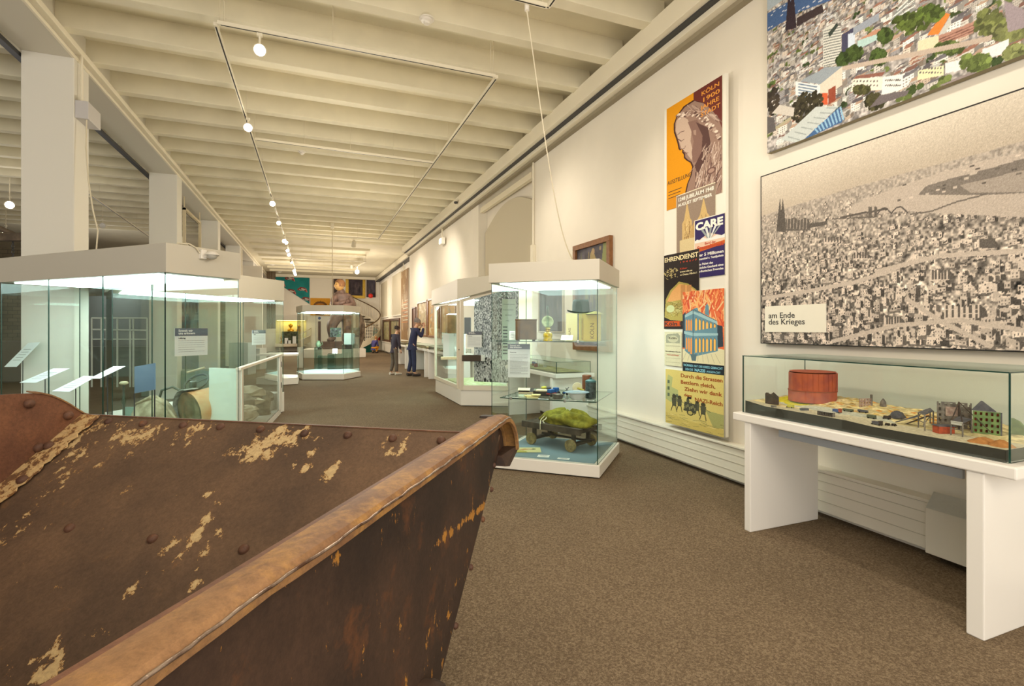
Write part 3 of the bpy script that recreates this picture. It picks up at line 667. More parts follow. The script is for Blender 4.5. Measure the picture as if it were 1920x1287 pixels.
for i in range(n):
    a = 2 * math.pi * i / n; x, y = math.cos(a) * .0845, math.sin(a) * .0745; q = Vector((x * CT + y * ST, -x * ST + y * CT, 0))
    R0.append(b.bm.verts.new(p + q + Vector((0, 0, .014)))); R1.append(b.bm.verts.new(p + q * .98 + Vector((0, 0, .036))))
for i in range(n): j = (i + 1) % n; b.bm.faces.new((R0[i], R0[j], R1[j], R1[i]))
b.build('hat_band', mat('hat_ribbon', (38, 66, 62), .5), t, smooth=80)
q = Vector((p.x, p.y, 1.322)); MB().lathe(q, [(.05, 0), (.05, .006), (.008, .008), (.008, .268), (.055, .272), (.055, .277)], 24).build('display_stand', glass_mat('acrylic', (.9, .96, .93)), None)
bpy.context.view_layer.update(); tag(bpy.data.objects['display_stand'], 'clear acrylic stand carrying the green felt hat', 'stand')
p2 = atd(1121, 5.0, None, 583); p2 = Vector((p2.x, p2.y, 1.575))
p2 = inR(.12, .36, 1.592)
o = MB().lathe(p2, [(.10, 0), (.104, .006), (.085, .014), (.06, .03), (.0, .036)], 28).build('flat_cap', mat('olive_cloth', (120, 112, 44), .95), None, smooth=60); tag(o, 'flat olive cap lying on top of the yellow pamphlets', 'cap')
# yellow pamphlets with lettering
YEL = mat('ochre_card', (206, 186, 84), .75); YELP = mat('pale_ochre_card', (226, 218, 160), .75); BRN = mat('brown_print', (120, 92, 40), .8)
for (px, w, m_, lab, tx, th_) in ((1072, .115, YELP, 'pale pamphlet standing upright under the hat brim', '', 0), (1106, .225, YEL, 'large ochre pamphlet standing on the upper shelf', '', 1)):
    c = atd(px, 5.22 if th_ else 5.26, 1.322); a = Vector((CT, -ST, 0)); nn = Vector((-ST, -CT, 0))
    o = MB().frame(c, a, -nn, (0, 0, 1), w, .012, .285).build('pamphlet', m_, None); tag(o, lab, 'pamphlet')
    for k in range(2 if w > .2 else 1):
        text(('AUSSTELLUNG', 'KÖLN')[k] if w > .2 else 'VERLAG', (.034, .06)[k] if w > .2 else .034, c + a * (-w / 2 + .045 + .11 * k) + nn * .0075 + Vector((0, 0, .01 if not k else .02)), (0, 0, 1), -a, BRN, o)
# label cards on the upper shelf
c = inR(.92, .12, 1.335); flat_card('tall white label card leaning beside the wooden box', c + Vector((0, 0, .04)), .06, .11, rotR + .3, tilt=1.0)
c = inR(.80, .14, 1.335); flat_card('short white label card against the side of the wooden box', c + Vector((0, 0, .025)), .055, .07, rotR + .5, tilt=.9)
c = inR(.34, .14, 1.335); flat_card('white label card in front of the yellow pamphlets', c + Vector((0, 0, .02)), .12, .065, rotR, tilt=.9)
c = inR(.2, .07, 1.322); flat_card('white caption lying flat near the shelf clip', c, .09, .04, rotR)
c = inR(.16, .08, 1.335); 
# --- things on the lower shelf z=.733
ZL = .7335
BLUE = mat('toy_blue', (38, 96, 160), .35); REDT = mat('toy_red', (150, 54, 46), .45); TYRE = mat('toy_tyre', (58, 60, 62), .7)
p = onz(1020, 741, ZL); p = inR(.535, .30, ZL); t = thing('toy_tractor', 'blue and red tin toy tractor on the lower glass shelf', 'toy', p)
ax = Vector((math.cos(.35), math.sin(.35), 0)); ay = Vector((-math.sin(.35), math.cos(.35), 0)); uz = Vector((0, 0, 1))
MB().frame(p + uz * .022, ax, ay, uz, .15, .05, .016).build('chassis', REDT, t, bev=.003)
MB().frame(p + uz * .038 - ax * .03, ax, ay, uz, .075, .045, .038).build('bonnet', BLUE, t, bev=.006)
MB().frame(p + uz * .038 + ax * .045, ax, ay, uz, .05, .05, .05).build('cab', BLUE, t, bev=.005)
for sx, r in ((-.055, .02), (.05, .026)):
    for sy in (-1, 1): MB().lathe(p + ax * sx + ay * (sy * .03) - ay * .008 + uz * r, [(r * .3, 0), (r, 0), (r, .014), (r * .3, .014)], 18, ay).build('wheel', TYRE, t, smooth=40)
p = inR(.43, .46, ZL); t = thing('toy_cart', 'small toy trailer with a crossed frame behind the blue tractor', 'toy', p)
MB().frame(p + uz * .02, ax, ay, uz, .08, .04, .012).build('bed', BLUE, t)
for sx in (-.025, .03):
    for sy in (-1, 1): MB().lathe(p + ax * sx + ay * (sy * .024) - ay * .005 + uz * .018, [(.005, 0), (.018, 0), (.018, .01), (.005, .01)], 16, ay).build('wheel', TYRE, t, smooth=40)
MB().rod(p + uz * .032 - ax * .03, p + uz * .08 + ax * .03, .004).rod(p + uz * .032 + ax * .03, p + uz * .075 - ax * .02, .004).build('frame', DGREY, t)
ENAM = mat('white_enamel', (232, 236, 230), .25)
p = inR(.24, .15, ZL); t = thing('enamel_bowl', 'wide white enamel bowl near the front glass corner', 'bowl', p)
MB().lathe(p, [(0, .002), (.045, .002), (.05, .0), (.065, .02), (.088, .055), (.098, .066), (.122, .072), (.122, .075), (.096, .07), (.084, .057), (.06, .022), (.045, .008), (0, .008)], 40).build('bowl_body', ENAM, t, smooth=50)
MB().lathe(p, [(.122, .072), (.125, .074), (.122, .076), (.119, .074)], 40).build('rim', mat('enamel_rim', (150, 170, 180), .3), t, smooth=50)
p = inR(.43, .12, ZL); o = MB().lathe(p, [(0, .002), (.048, .0), (.055, .02), (.06, .045), (.063, .047), (.058, .045), (.052, .02), (.045, .006), (0, .006)], 32).build('tin_pan', mat('dull_tin', (128, 128, 118), .4, metal=.6, noise=.15, scale=30), None, smooth=50); tag(o, 'small dull metal pan between the toy tractor and the bowl', 'pan')
p = inR(.30, .40, ZL); t = thing('hand_mirror', 'round pale disc on a handle standing behind the white bowl', 'mirror', p)
MB().lathe(p + uz * .09, [(0, 0), (.05, 0), (.053, .004), (.05, .008), (.035, .008), (0, .006)], 28, Vector((-.5, -.85, .1))).build('disc', PAPER, t, smooth=40); MB().rod(p + uz * .06, p + uz * .0 + fR * -.05, .008).rod(p + uz * .085 , p + uz * .06 - eR * .07, .012).build('handle', mat('yellow_handle', (190, 176, 70), .6), t)
def canister(lab, p, r, h, m_, lid=True):
    t = thing('canister', lab, 'canister', p); MB().lathe(p, [(0, 0), (r, 0), (r, h * .93), (r * .96, h * .95), (r * .9, h * .96), (0, h * .96)], 30).build('body', m_, t, smooth=40)
    if lid: MB().lathe(p + uz * h * .95, [(r * 1.03, 0), (r * 1.03, .012), (r * .7, .024), (.012, .03), (.012, .045), (0, .048)], 30).build('lid', mat('canister_lid', (70, 112, 112), .4), t, smooth=40)
    return t
canister('dark speckled canister with a knobbed lid at the shelf edge', inR(.13, .28, ZL), .055, .175, mat('dark_speckle', (56, 68, 66), .5, noise=.5, scale=50))
canister('brown tin cylinder standing behind the dark canister', inR(.235, .55, ZL), .05, .22, mat('brown_tin', (118, 70, 40), .5), False)
def book(lab, c, w, d, h, rot, m_, tilt=0.0, name='book'):
    a = Vector((math.cos(rot), math.sin(rot), 0)); bb = Vector((-math.sin(rot), math.cos(rot), 0)); n = Vector((0, 0, 1))
    if tilt: n2 = (n * math.cos(tilt) + bb * -math.sin(tilt)); bb = (bb * math.cos(tilt) + n * math.sin(tilt)); n = n2
    t = thing(name, lab, 'book', c)
    MB().frame(Vector(c) + n * .003, a, bb, n, w * .97, d * .96, h - .006).build('pages', PAPER, t)
    MB().frame(c, a, bb, n, w, d, .003).frame(Vector(c) + n * (h - .003), a, bb, n, w, d, .003).build('cover', m_, t)
    return t
book('dark box with a pale printed lid leaning at a slant', inR(.83, .30, ZL + .028), .16, .09, .03, rotR + .2, mat('black_card', (50, 44, 38), .6), .35, 'stationery_box')
o = MB().frame(inR(.845, .27, ZL + .064), (math.cos(rotR + .2), math.sin(rotR + .2), 0), (-math.sin(rotR + .2) * .94, math.cos(rotR + .2) * .94, .34), Vector((math.cos(rotR + .2), math.sin(rotR + .2), 0)).cross(Vector((-math.sin(rotR + .2) * .94, math.cos(rotR + .2) * .94, .34))), .13, .06, .002).build('printed_sheet', PAPER, None); tag(o, 'pale printed sheet on the slanted dark box', 'paper')
t = thing('stationery_box', 'open black box holding folded papers on the lower shelf', 'box', inR(.66, .32, ZL))
MB().rbox(inR(.66, .32, ZL), .17, .11, .05, rotR).build('body', mat('black_card', (50, 44, 38), .6), t)
o = MB().rbox(inR(.66, .31, ZL + .0505), .12, .09, .012, rotR + .1).build('folded_paper', PAPER, None); tag(o, 'folded cream paper lying on the open black box', 'paper')
for k, (a, c, r) in enumerate(((.66, .38, .022), (.60, .36, .02))):
    o = MB().ball(inR(a, c, ZL + .063 + r * .7), r * 1.5, r, r * .7, 12, 8, .08).build('yellow_fruit' if k == 0 else 'dark_tool', (mat('yellow_wax', (190, 184, 70), .5), DGREY)[k], None, smooth=60); tag(o, ('small yellow lump on top of the black box', 'small dark object beside the yellow lump')[k], ('object', 'object')[k])
for k, (a, c, z, w, d, r) in enumerate(((.70, .14, 0, .12, .08, .15), (.74, .15, .0105, .11, .075, .5), (.67, .15, .021, .09, .07, .1))):
    o = MB().rbox(inR(a - .0, c, ZL + z), w, d, .010, rotR + r).build('letter', mat('letter_cream', (222, 212, 150), .85), None); tag(o, ('bottom cream envelope of the small stack on the shelf', 'middle cream envelope of the stack, turned askew', 'top cream envelope of the small stack')[k], 'envelope', 'envelopes on the lower shelf')
for (a, c, w, lab) in ((.90, .06, .13, 'white caption at the far clip of the lower shelf'), (.56, .05, .11, 'white caption in front of the toy tractor'), (.28, .05, .12, 'white caption below the enamel bowl'), (.09, .10, .07, 'white caption in the corner by the dark canister')):
    flat_card(lab, inR(a, c, ZL), w, .035, rotR)
# --- handcart with sack on the case floor
CW = mat('cart_wood', (84, 74, 60), .8, rgb2=(62, 54, 44), scale=10, bump=.15); CI = mat('cart_iron', (64, 58, 48), .6); WHL = mat('cart_wheel', (128, 116, 76), .7, noise=.25, scale=30)
ZF = .139; cc = inR(.36, .50, ZF); ca = (Vector((.93, -.33, 0))).normalized(); ca = (inR(.12, .30) - inR(.85, .42)).normalized(); cb = Vector((-ca.y, ca.x, 0))
ca = Vector((.447, -.894, 0)); cb = Vector((.894, .447, 0)); cc = Vector((2.60, 5.10, ZF)); t = thing('handcart', 'low wooden handcart with four iron wheels inside the showcase', 'cart', cc)
def cp(a, b_, z): return cc + ca * a + cb * b_ + Vector((0, 0, z))
for k in range(6): MB().frame(cp(0, -.165 + .066 * k, .235), ca, cb, uz, .78, .052, .016).build('plank', CW, t, bev=.002)
b = MB()
for s_ in (-1, 1): b.frame(cp(0, s_ * .20, .188), ca, cb, uz, .80, .028, .066)
for s_ in (-1, 0, 1): b.frame(cp(s_ * .33, 0, .192), ca, cb, uz, .05, .39, .042)
b.build('frame', CW, t, bev=.002)
for s_ in (-.27, .27):
    MB().frame(cp(s_, 0, .05), ca, cb, uz, .05, .36, .03).frame(cp(s_, -.14, .08), ca, cb, uz, .04, .03, .11).frame(cp(s_, .14, .08), ca, cb, uz, .04, .03, .11).build('axle', CI, t)
    for q in (-1, 1):
        MB().lathe(cp(s_, q * .20, .066) - cb * .014, [(.012, -.006), (.02, -.006), (.02, 0), (.024, .004), (.052, .004), (.054, 0), (.065, 0), (.066, .028), (.054, .028), (.052, .022), (.024, .022), (.02, .03), (.012, .034)], 28, cb).build('wheel', WHL, t, smooth=30)
MB().rod(cp(-.27, 0, .10), cp(.27, 0, .10), .012).rod(cp(.27, 0, .1), cp(.44, .0, .12), .012).build('drawbar', CI, t)
def lumpy(name, c, ax_, ay_, rx, ry, rz, m_, amp=.1, n=40, mm=20, seed=1, parent=None, flat=.0, freq=3.0):
    rr = random.Random(seed); ph = [(rr.uniform(0, 6.28), rr.uniform(0, 6.28), rr.randint(2, 6), rr.randint(1, 5)) for _ in range(6)]; b = MB(); rings = []
    for i in range(mm + 1):
        th_ = math.pi * i / mm; R_ = []
        for k in range(n if 0 < i < mm else 1):
            f = 2 * math.pi * k / n; d = 1 + amp * sum(math.sin(a_ * f + p1) * math.sin(b_ * th_ + p2) for (p1, p2, a_, b_) in ph) / 2.2
            x = math.sin(th_) * math.cos(f) * rx * d; y = math.sin(th_) * math.sin(f) * ry * d; z = -math.cos(th_) * rz * d
            if z < -flat * rz: z = -flat * rz
            R_.append(b.bm.verts.new(Vector(c) + ax_ * x + ay_ * y + uz * z))
        rings.append(R_)
    for A, D in zip(rings, rings[1:]):
        for k in range(n):
            l = (k + 1) % n
            if len(A) == 1: b.bm.faces.new((A[0], D[l], D[k]))
            elif len(D) == 1: b.bm.faces.new((A[k], A[l], D[0]))
            else: b.bm.faces.new((A[k], A[l], D[l], D[k]))
    return b.build(name, m_, parent, smooth=60)
SACK = mat('sack_olive', (148, 140, 46), .95, rgb2=(112, 106, 30), scale=18, bump=.5)
sc_ = cp(.10, .0, .252); t = thing('canvas_sack', 'crumpled olive canvas sack lying on the handcart', 'sack', sc_)
lumpy('sack_body', sc_ + uz * .045, ca, cb, .345, .16, .10, SACK, .22, 56, 26, 5, t, .52)
MB().tube([cp(-.12, -.10, .33), cp(-.10, -.15, .30), cp(-.12, -.18, .28), cp(-.09, -.19, .26)], .006).tube([cp(-.14, -.11, .33), cp(-.16, -.16, .29), cp(-.12, -.225, .25), cp(-.12, -.225, .19)], .004).build('tie_cord', PAPER, t)
# drawing sheet and captions on the case floor
o = picture('coloured_drawing', (lambda cv: cv)(Cv(60, 40, (214, 206, 160))), inR(.80, .10, ZF + .002), Vector((.95, .3, 0)), Vector((-.3, .95, 0)), .30, .24); bpy.data.objects.remove(o)
cv = Cv(90, 70, (208, 206, 150)); cv.poly([(0, 0), (.6, 0), (.55, .3), (.2, .5), (0, .4)], (176, 170, 84)); cv.poly([(.25, .45), (.5, .75), (.75, .7), (.6, .5)], (190, 150, 96)); cv.ell(.72, .66, .14, .12, (92, 96, 70)); cv.ell(.66, .7, .1, .1, (216, 190, 150)); cv.path([(0, .5), (.3, .55), (.5, .45)], 2, (120, 116, 60)); cv.grain(4)
o = picture('coloured_drawing', cv, inR(.98, .13, ZF + .003), Vector((.93, -.36, 0)), Vector((.36, .93, 0)), .36, .22); tag(o, 'pastel drawing lying flat on the blue case floor', 'drawing')
flat_card('white caption near the drawing on the case floor', inR(.58, .12, ZF), .12, .085, rotR + .12); flat_card('white caption in front of the cart wheel', inR(.36, .085, ZF), .12, .05, rotR)
# text panel "Soweit wir uns erinnern" inside the case and on other cases
def info_panel(label, o, right, w, h, lines=14, head=.16, name='text_panel', headtext='Soweit wir\nuns erinnern', sub='Erinnerung', m_=None):
    right = Vector(right).normalized(); o = Vector(o); n = right.cross(uz); t = thing(name, label, 'text panel', o + right * w / 2)
    bd = MB().slab([o, o + right * w, o + right * w + uz * h, o + uz * h], n * -.004).build('board', m_ or SIGNW, t)
    MB().slab([o + n * .001 + uz * h * (1 - head), o + n * .001 + right * w + uz * h * (1 - head), o + n * .001 + right * w + uz * h, o + n * .001 + uz * h], n * .001).build('header', SIGNG, t); hd_ = t.children[-1]
    fs = h * head * .42; text(headtext, fs, o + n * .0025 + right * w * .1 + uz * (h * (1 - head) + h * head * .56), right, uz, mat('white_print', (240, 240, 236), .6), hd_, bold=fs * .02, lead=.8)
    text(sub, fs * .6, o + n * .0015 + right * w * .1 + uz * h * (1 - head - .1), right, uz, INK, t, bold=fs * .02)
    b = MB(); rr = random.Random(int(w * 1000))
    for k in range(lines):
        z = h * (1 - head - .17) - (h * (1 - head - .24)) * k / lines; x = .1 * w
        while x < w * (.88 if (k + 1) % 5 else .6):
            l = rr.uniform(.03, .09) * w; b.slab([o + n * .001 + right * x + uz * z, o + n * .001 + right * min(x + l, w * .9) + uz * z, o + n * .001 + right * min(x + l, w * .9) + uz * (z + h * .008), o + n * .001 + right * x + uz * (z + h * .008)], n * .0004); x += l + .012 * w
    b.build('body_text', INK, bd); return t
zt = CH + (HZ - 647) * 5.2 / FPX; zb_ = CH + (HZ - 708) * 5.2 / FPX
info_panel('tall grey text panel hung behind the glass of the hat showcase', inR(.985, .16, .93), -eR * .8 + fR * .2, .235, .355, 16)
# hanging cable to the canopy
p0 = onz(988, 20, 4.36); p1 = inR(.34, .5, 2.135)
t = thing('power_cable', 'thin white cable sagging from the ceiling track to the hat showcase', 'cable', p1)
pts = []
for i in range(31):
    s_ = i / 30; q = p0.lerp(p1, s_); q = q + Vector((0, 0, -.55 * math.sin(math.pi * s_) ** 1.0 * (0.55 + .45 * s_))); pts.append(q)
MB().tube(pts, .006, 6).build('flex', WIRE, t, smooth=60); MB().rod(p0, p0 + uz * .12, .022).build('plug', WHITE, t)

# --- wall case right, further back, white framed
R2 = [(2.60, 11.35), (2.57, 9.13), (3.38, 8.72), (3.66, 8.72), (3.66, 11.35)]
t = thing('wall_showcase', 'white-framed wall showcase with doors and a crowd photograph inside', 'display case', (3.1, 10, 0))
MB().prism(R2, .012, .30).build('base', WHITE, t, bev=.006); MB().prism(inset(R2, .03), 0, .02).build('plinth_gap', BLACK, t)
Rc = [(2.52, 11.4), (2.49, 9.08), (3.36, 8.62), (3.69, 8.62), (3.69, 11.4)]
MB().prism(Rc, 0, 0, z1s=[2.31, 2.36, 2.46, 2.46, 2.31], z0s=[1.98, 1.99, 2.25, 2.25, 1.98]).build('canopy', CANOPY, t, bev=.004)
MB().prism(inset(R2, .06), .30, .31).build('floor_panel', mat('case_floor_map', (176, 178, 140), .7, noise=.2, scale=12), t)
FR = mat('frame_cream', (224, 214, 194), .45)
def post(p, w, z0, z1, par): return MB().rbox((p[0], p[1], z0), w, w, z1 - z0).build('frame_post', FR, par, bev=.003)
post(R2[0], .05, .3, 1.98, t); post((2.585, 9.12), .06, .3, 1.99, t); post((2.585, 9.36), .06, .3, 1.98, t); post((3.36, 8.75), .04, .3, 2.24, t)
MB().frame((2.6, 9.24, .3), (0, 1, 0), (-1, 0, 0), uz, .24, .03, 1.68).build('door_stile', FR, t)
for (a, c, z0, z1) in ((R2[0], (2.585, 9.36), .3, .37), (R2[0], (2.585, 9.36), 1.93, 1.98)):
    a = Vector((*a, 0)); c = Vector((*c, 0)); d = c - a; MB().frame((a + c) / 2 + uz * z0, d, uz.cross(d), uz, d.length, .04, z1 - z0).build('door_rail', FR, t)
a = Vector((*R2[1], 0)); c = Vector((*R2[2], 0)); d = c - a; n_ = uz.cross(d).normalized()
MB().frame((a + c) / 2 + uz * .3, d, n_, uz, d.length, .04, .09).build('door_rail', FR, t)
MB().slab([a + uz * 1.93, c + uz * 2.18, c + uz * 2.25, a + uz * 1.99], n_ * .03).build('door_rail', FR, t)
pane('glass_pane', R2[0], (2.59, 9.37), .37, 1.93, t); pane('glass_pane', (2.62, 9.11), (3.35, 8.74), .39, 1.95, t, z1b=2.19)
MB().lathe((2.56, 9.2, 1.05), [(.012, 0), (.012, .012), (0, .012)], 12, (-1, 0, 0)).build('lock', DGREY, t)
light_tray(t, R2, 1.985)
flat_glass('glass_shelf', inset(R2, .08), 1.345, t, .01); flat_glass('glass_shelf', inset(R2, .08), .83, t, .01)
# crowd photograph: back wall of that case
def crowd(w, h):
    cv = Cv(w, h, (70, 78, 86)); r = random.Random(5)
    for k in range(3400):
        y = 1 - (k / 3400); s_ = .012 + .012 * (1 - y); x = r.random(); g = r.randint(20, 90); cv.poly([(x - s_, y - s_ * 2.2), (x + s_, y - s_ * 2.2), (x + s_ * .6, y), (x - s_ * .6, y)], (g, g + 4, g + 8))
        g = r.randint(150, 235); cv.ell(x, y + s_ * .5, s_ * .5, s_ * .6, (g, g, g), n=6)
    return cv.grain(10)
for tgt in (0,):
    A_ = atd(889, 9.55); D_ = atd(972, 9.25); rr_ = (D_ - A_); rr_.z = 0
    tt = thing('crowd_photograph', 'large black and white photograph of a dense crowd behind the framed case', 'photograph', (A_.x, A_.y, .45))
    A_ = Vector((A_.x, A_.y, .45)); w_ = rr_.length
    picture('print', crowd(170, 330), A_, rr_, uz, w_, 1.74, tt); nn_ = rr_.normalized().cross(uz)
    MB().slab([A_ - nn_ * .003, A_ - nn_ * .003 + rr_, A_ - nn_ * .003 + rr_ + uz * 1.74, A_ - nn_ * .003 + uz * 1.74], nn_ * -.02).build('board', FR, tt)
# newspaper poster in front of it
A_ = atd(941, 6.9, 1.02); r_ = Vector((CT, -ST, 0)); t2 = thing('newspaper_poster', 'pale newspaper price list poster with bold headline letters', 'poster', A_)
MB().slab([A_, A_ + r_ * .19, A_ + r_ * .19 + uz * .83, A_ + uz * .83], r_.cross(uz) * -.006).build('board', mat('newsprint', (190, 204, 186), .8), t2)
MB().rod(A_ + r_ * .095 - r_.cross(uz) * .012, Vector((A_.x, A_.y, 0)) + r_ * .095 - r_.cross(uz) * .012, .006, 8).build('support_rod', DGREY, t2)
nn_ = r_.cross(uz) * .002
for k, (s_, sz) in enumerate((('Kölnische Zeitung', .030), ('Stadt-Anzeiger', .034), ('KÖLN-', .03), ('1936', .026))): text(s_, sz * .78 if k < 2 else sz, A_ + r_ * (.012 if k < 2 else .05) + uz * (.75 - .075 * k) + nn_, r_, uz, INK, t2, wide=.95 if k < 2 else 1)
for k in range(9):
    MB().slab([A_ + r_ * .015 + uz * (.44 - .045 * k) + nn_, A_ + r_ * .075 + uz * (.44 - .045 * k) + nn_, A_ + r_ * .075 + uz * (.455 - .045 * k) + nn_, A_ + r_ * .015 + uz * (.455 - .045 * k) + nn_], nn_ * .2).build('text_line', INK, t2)
# contents of the framed case
for (px, d, z, w, h, lab, m_) in ((850, 10.2, 1.355, .22, .36, 'brown framed picture on the upper shelf of the framed case', mat('umber_picture', (124, 98, 62), .7, noise=.3, scale=6)), (852, 10.4, .84, .45, .5, 'white display block behind the door glass', SIGNW),
                              (877, 9.6, 1.355, .12, .3, 'black upright box on the shelf of the framed case', BLACK)):
    c = atd(px, d, z); o = MB().rbox(c, w, .12, h, -TH).build('display_block' if 'block' in lab else 'display_box', m_, None); tag(o, lab, 'display box')
info_panel('grey-headed text panel on the glass of the framed case', atd(876, 9.32, 1.10), Vector((.85, -.4, 0)), .27, .29, 8, .2)
for (px, py, w, d, lab, m_) in ((846, 660, .40, .12, 'open pale book on the lower shelf of the framed case', PAPER), (884, 657, .35, .14, 'dark open case on the lower shelf of the framed case', mat('leather_dark', (72, 60, 48), .7)), (901, 656, .16, .10, 'white booklet propped beside the dark case', CARDM)):
    q = onz(px, 673, .84); c = atd(px, 9.9 if px < 870 else 9.45, .842); o = MB().rbox(c, w, d, .05 if 'dark' not in lab else .11, -TH + .1).build('exhibit_book' if 'book' in lab else 'exhibit_case', m_, None, bev=.004); tag(o, lab, 'exhibit')
o = MB().prism([(2.8, 11.0), (2.75, 9.5), (3.3, 9.2), (3.5, 10.9)], .31, .325).build('relief_map', mat('relief_map', (150, 158, 104), .8, rgb2=(190, 190, 160), scale=9), None); tag(o, 'greenish relief map on the bottom of the framed case', 'map')

# --- left near case
Lf = [(-2.97, 6.75), (-1.15, 5.02), (-.66, 5.48), (-2.48, 7.21)]
caseL = showcase('long glass showcase with slanted label cards and wrecked vehicle parts', Lf, .25, 1.92, 2.17, over=.02, deckm=mat('case_floor_grey', (196, 200, 190), .8), split={0: 3, 2: 2})
e1 = (Vector(Lf[0]) - Vector(Lf[1])).normalized().to_3d(); f1 = (Vector(Lf[2]) - Vector(Lf[1])).normalized().to_3d()
# support rods + slanted captions
LG = mat('caption_print', (170, 176, 170), .7)
for k, (px4, lab) in enumerate(((((8, 688), (31, 688), (75, 642), (53, 643)), 'steepest slanted caption on a rod, by the showcase end'), (((36, 718), (67, 718), (131, 691), (100, 691)), 'slanted white caption, second in the row on thin rods'),
        (((97, 734), (130, 735), (180, 706), (157, 705)), 'slanted white caption, third in the row on thin rods'), (((168, 710), (187, 710), (235, 687), (213, 687)), 'small slanted caption next to the blue screen'))):
    d0 = (5.55, 5.2, 4.95, 4.75)[k]; pts = [atd(px, d0 + (0 if j < 2 else .22), None, py) for j, (px, py) in enumerate(px4)]
    t = thing('label_stand', lab, 'label', (pts[0] + pts[1]) / 2 - uz * .5)
    n_ = (pts[1] - pts[0]).cross(pts[3] - pts[0]).normalized(); n_ = n_ if n_.z > 0 else -n_
    MB().slab(pts, n_ * -.004).build('card', SIGNW, t)
    for j in range(5):
        a_ = pts[0].lerp(pts[3], .25 + .11 * j); c_ = pts[1].lerp(pts[2], .25 + .11 * j); MB().slab([a_.lerp(c_, .2), a_.lerp(c_, .8), a_.lerp(c_, .8) + (pts[3] - pts[0]) * .03, a_.lerp(c_, .2) + (pts[3] - pts[0]) * .03], n_ * .0008).build('text_line', LG, t)
    m0 = (pts[1] + pts[2]) / 2 * .5 + (pts[0] + pts[3]) / 2 * .5; MB().rod(m0 - n_ * .006, Vector((m0.x, m0.y, .258)), .005, 8).build('rod', DGREY, t)
# blue screen board
q0 = atd(252, 4.95, None, 738); q1 = atd(290, 4.72, None, 731); q0.z -= .0; o = None
t = thing('blue_board', 'pale blue screen board beside the last slanted caption', 'board', (q0 + q1) / 2)
MB().slab([q0, q1, Vector((q1.x, q1.y, atd(286, 4.72, None, 681).z)), Vector((q0.x, q0.y, atd(250, 4.95, None, 688).z))], (q1 - q0).cross(uz).normalized() * -.008).build('screen', mat('screen_blue', (126, 160, 190), .3), t)
MB().rod(Vector((q1.x, q1.y, .258)), Vector((q1.x, q1.y, q1.z)), .006).rod(Vector((q0.x, q0.y, .258)), q0, .006).build('rod', DGREY, t)
STONEP0 = mat('slab_cream', (206, 200, 178), .9, noise=.1)
# wrecked bonnet, tank drum, steering column
RUBC = mat('rubble_cream', (206, 196, 164), .95, rgb2=(160, 150, 120), scale=10, bump=.6)
c = atd(288, 5.75, .102); o = lumpy('crushed_bonnet', c + uz * .15, Vector((CT, -ST, 0)), Vector((ST, CT, 0)), .27, .19, .42, RUBC, .10, 40, 20, 9, None, .35); tag(o, 'crushed cream sheet metal bonnet on the showcase floor', 'wreck part')
o = MB().rbox(atd(396, 6.0, .102) , .50, .30, .17, -TH).build('support_slab', STONEP0, None, bev=.01); tag(o, 'pale slab carrying the dented drum in the long showcase', 'block')
MB_ = MB().tube([c + Vector((-.17, 0, .50)), c + Vector((-.02, -.07, .575)), c + Vector((.12, -.09, .50)), c + Vector((.24, -.11, .32))], [.01, .018, .02, .012], 8); o = MB_.build('bent_strip', RUBC, None, smooth=60); tag(o, 'bent pale metal strip over the crushed bonnet', 'wreck part')
c = atd(396, 6.0, .47); axd = Vector((.75, .62, .12)).normalized(); t = thing('metal_drum', 'dented drum with an orange and cream skin and ringed end', 'drum', c - uz * .19)
MB().lathe(c - axd * .2, [(0, .02), (.06, .02), (.07, 0), (.11, .0), (.12, .03), (.16, .03), (.17, 0), (.19, .0)], 36, axd).build('end_rings', mat('drum_olive', (134, 130, 96), .6, noise=.25, scale=14), t, smooth=30)
MB().lathe(c - axd * .2, [(.19, 0), (.192, .02), (.185, .15), (.19, .3), (.17, .42), (.1, .45), (0, .46)], 36, axd).build('drum_skin', mat('drum_skin', (196, 146, 96), .7, rgb2=(206, 184, 140), scale=5), t, smooth=50)
b = MB()
for i in range(26):
    a0 = -.6 + 2.3 * i / 26; a1 = -.6 + 2.3 * (i + 1) / 26; s1 = axd.cross(uz).normalized(); s2 = s1.cross(axd)
    P_ = lambda a, h, r: c - axd * (.23 - h) + (s1 * -math.cos(a) + s2 * math.sin(a)) * r
    b.slab([P_(a0, 0, .215), P_(a1, 0, .215), P_(a1, .12, .205), P_(a0, .12, .205)], (0, 0, .006))
b.build('grey_band', mat('band_grey', (150, 156, 146), .8, noise=.3, scale=30), t); t.scale = (1.25, 1.25, 1.25)
STE = mat('steering_grey', (88, 96, 84), .55, noise=.15, scale=20)
c = atd(362, 5.95, None, 718); t = thing('steering_column', 'steering wheel and bent steering column from a wrecked vehicle', 'steering wheel', c)
a1 = Vector((CT, -ST, 0)); a2 = Vector((ST * .5, CT * .5, .8)).normalized(); nn_ = a1.cross(a2)
def ringpts(c, r1, r2, a_, b_, n=32, f0=0, f1=2 * math.pi): return [c + a_ * r1 * math.cos(f0 + (f1 - f0) * i / n) + b_ * r2 * math.sin(f0 + (f1 - f0) * i / n) for i in range(n + (0 if f1 - f0 > 6.2 else 1))]
MB().tube(ringpts(c + a1 * .03, .115, .085, (a1 + uz * .25).normalized(), a2, 36), .011, 10, True).build('wheel_rim', STE, t, smooth=60); wr_ = t.children[-1]
for f in (.3, 2.4, 4.4): MB().tube([c + a1 * .03, c + a1 * .03 + (a1 + uz * .25).normalized() * .113 * math.cos(f) + a2 * .083 * math.sin(f)], .007, 8).build('spoke', STE, wr_)
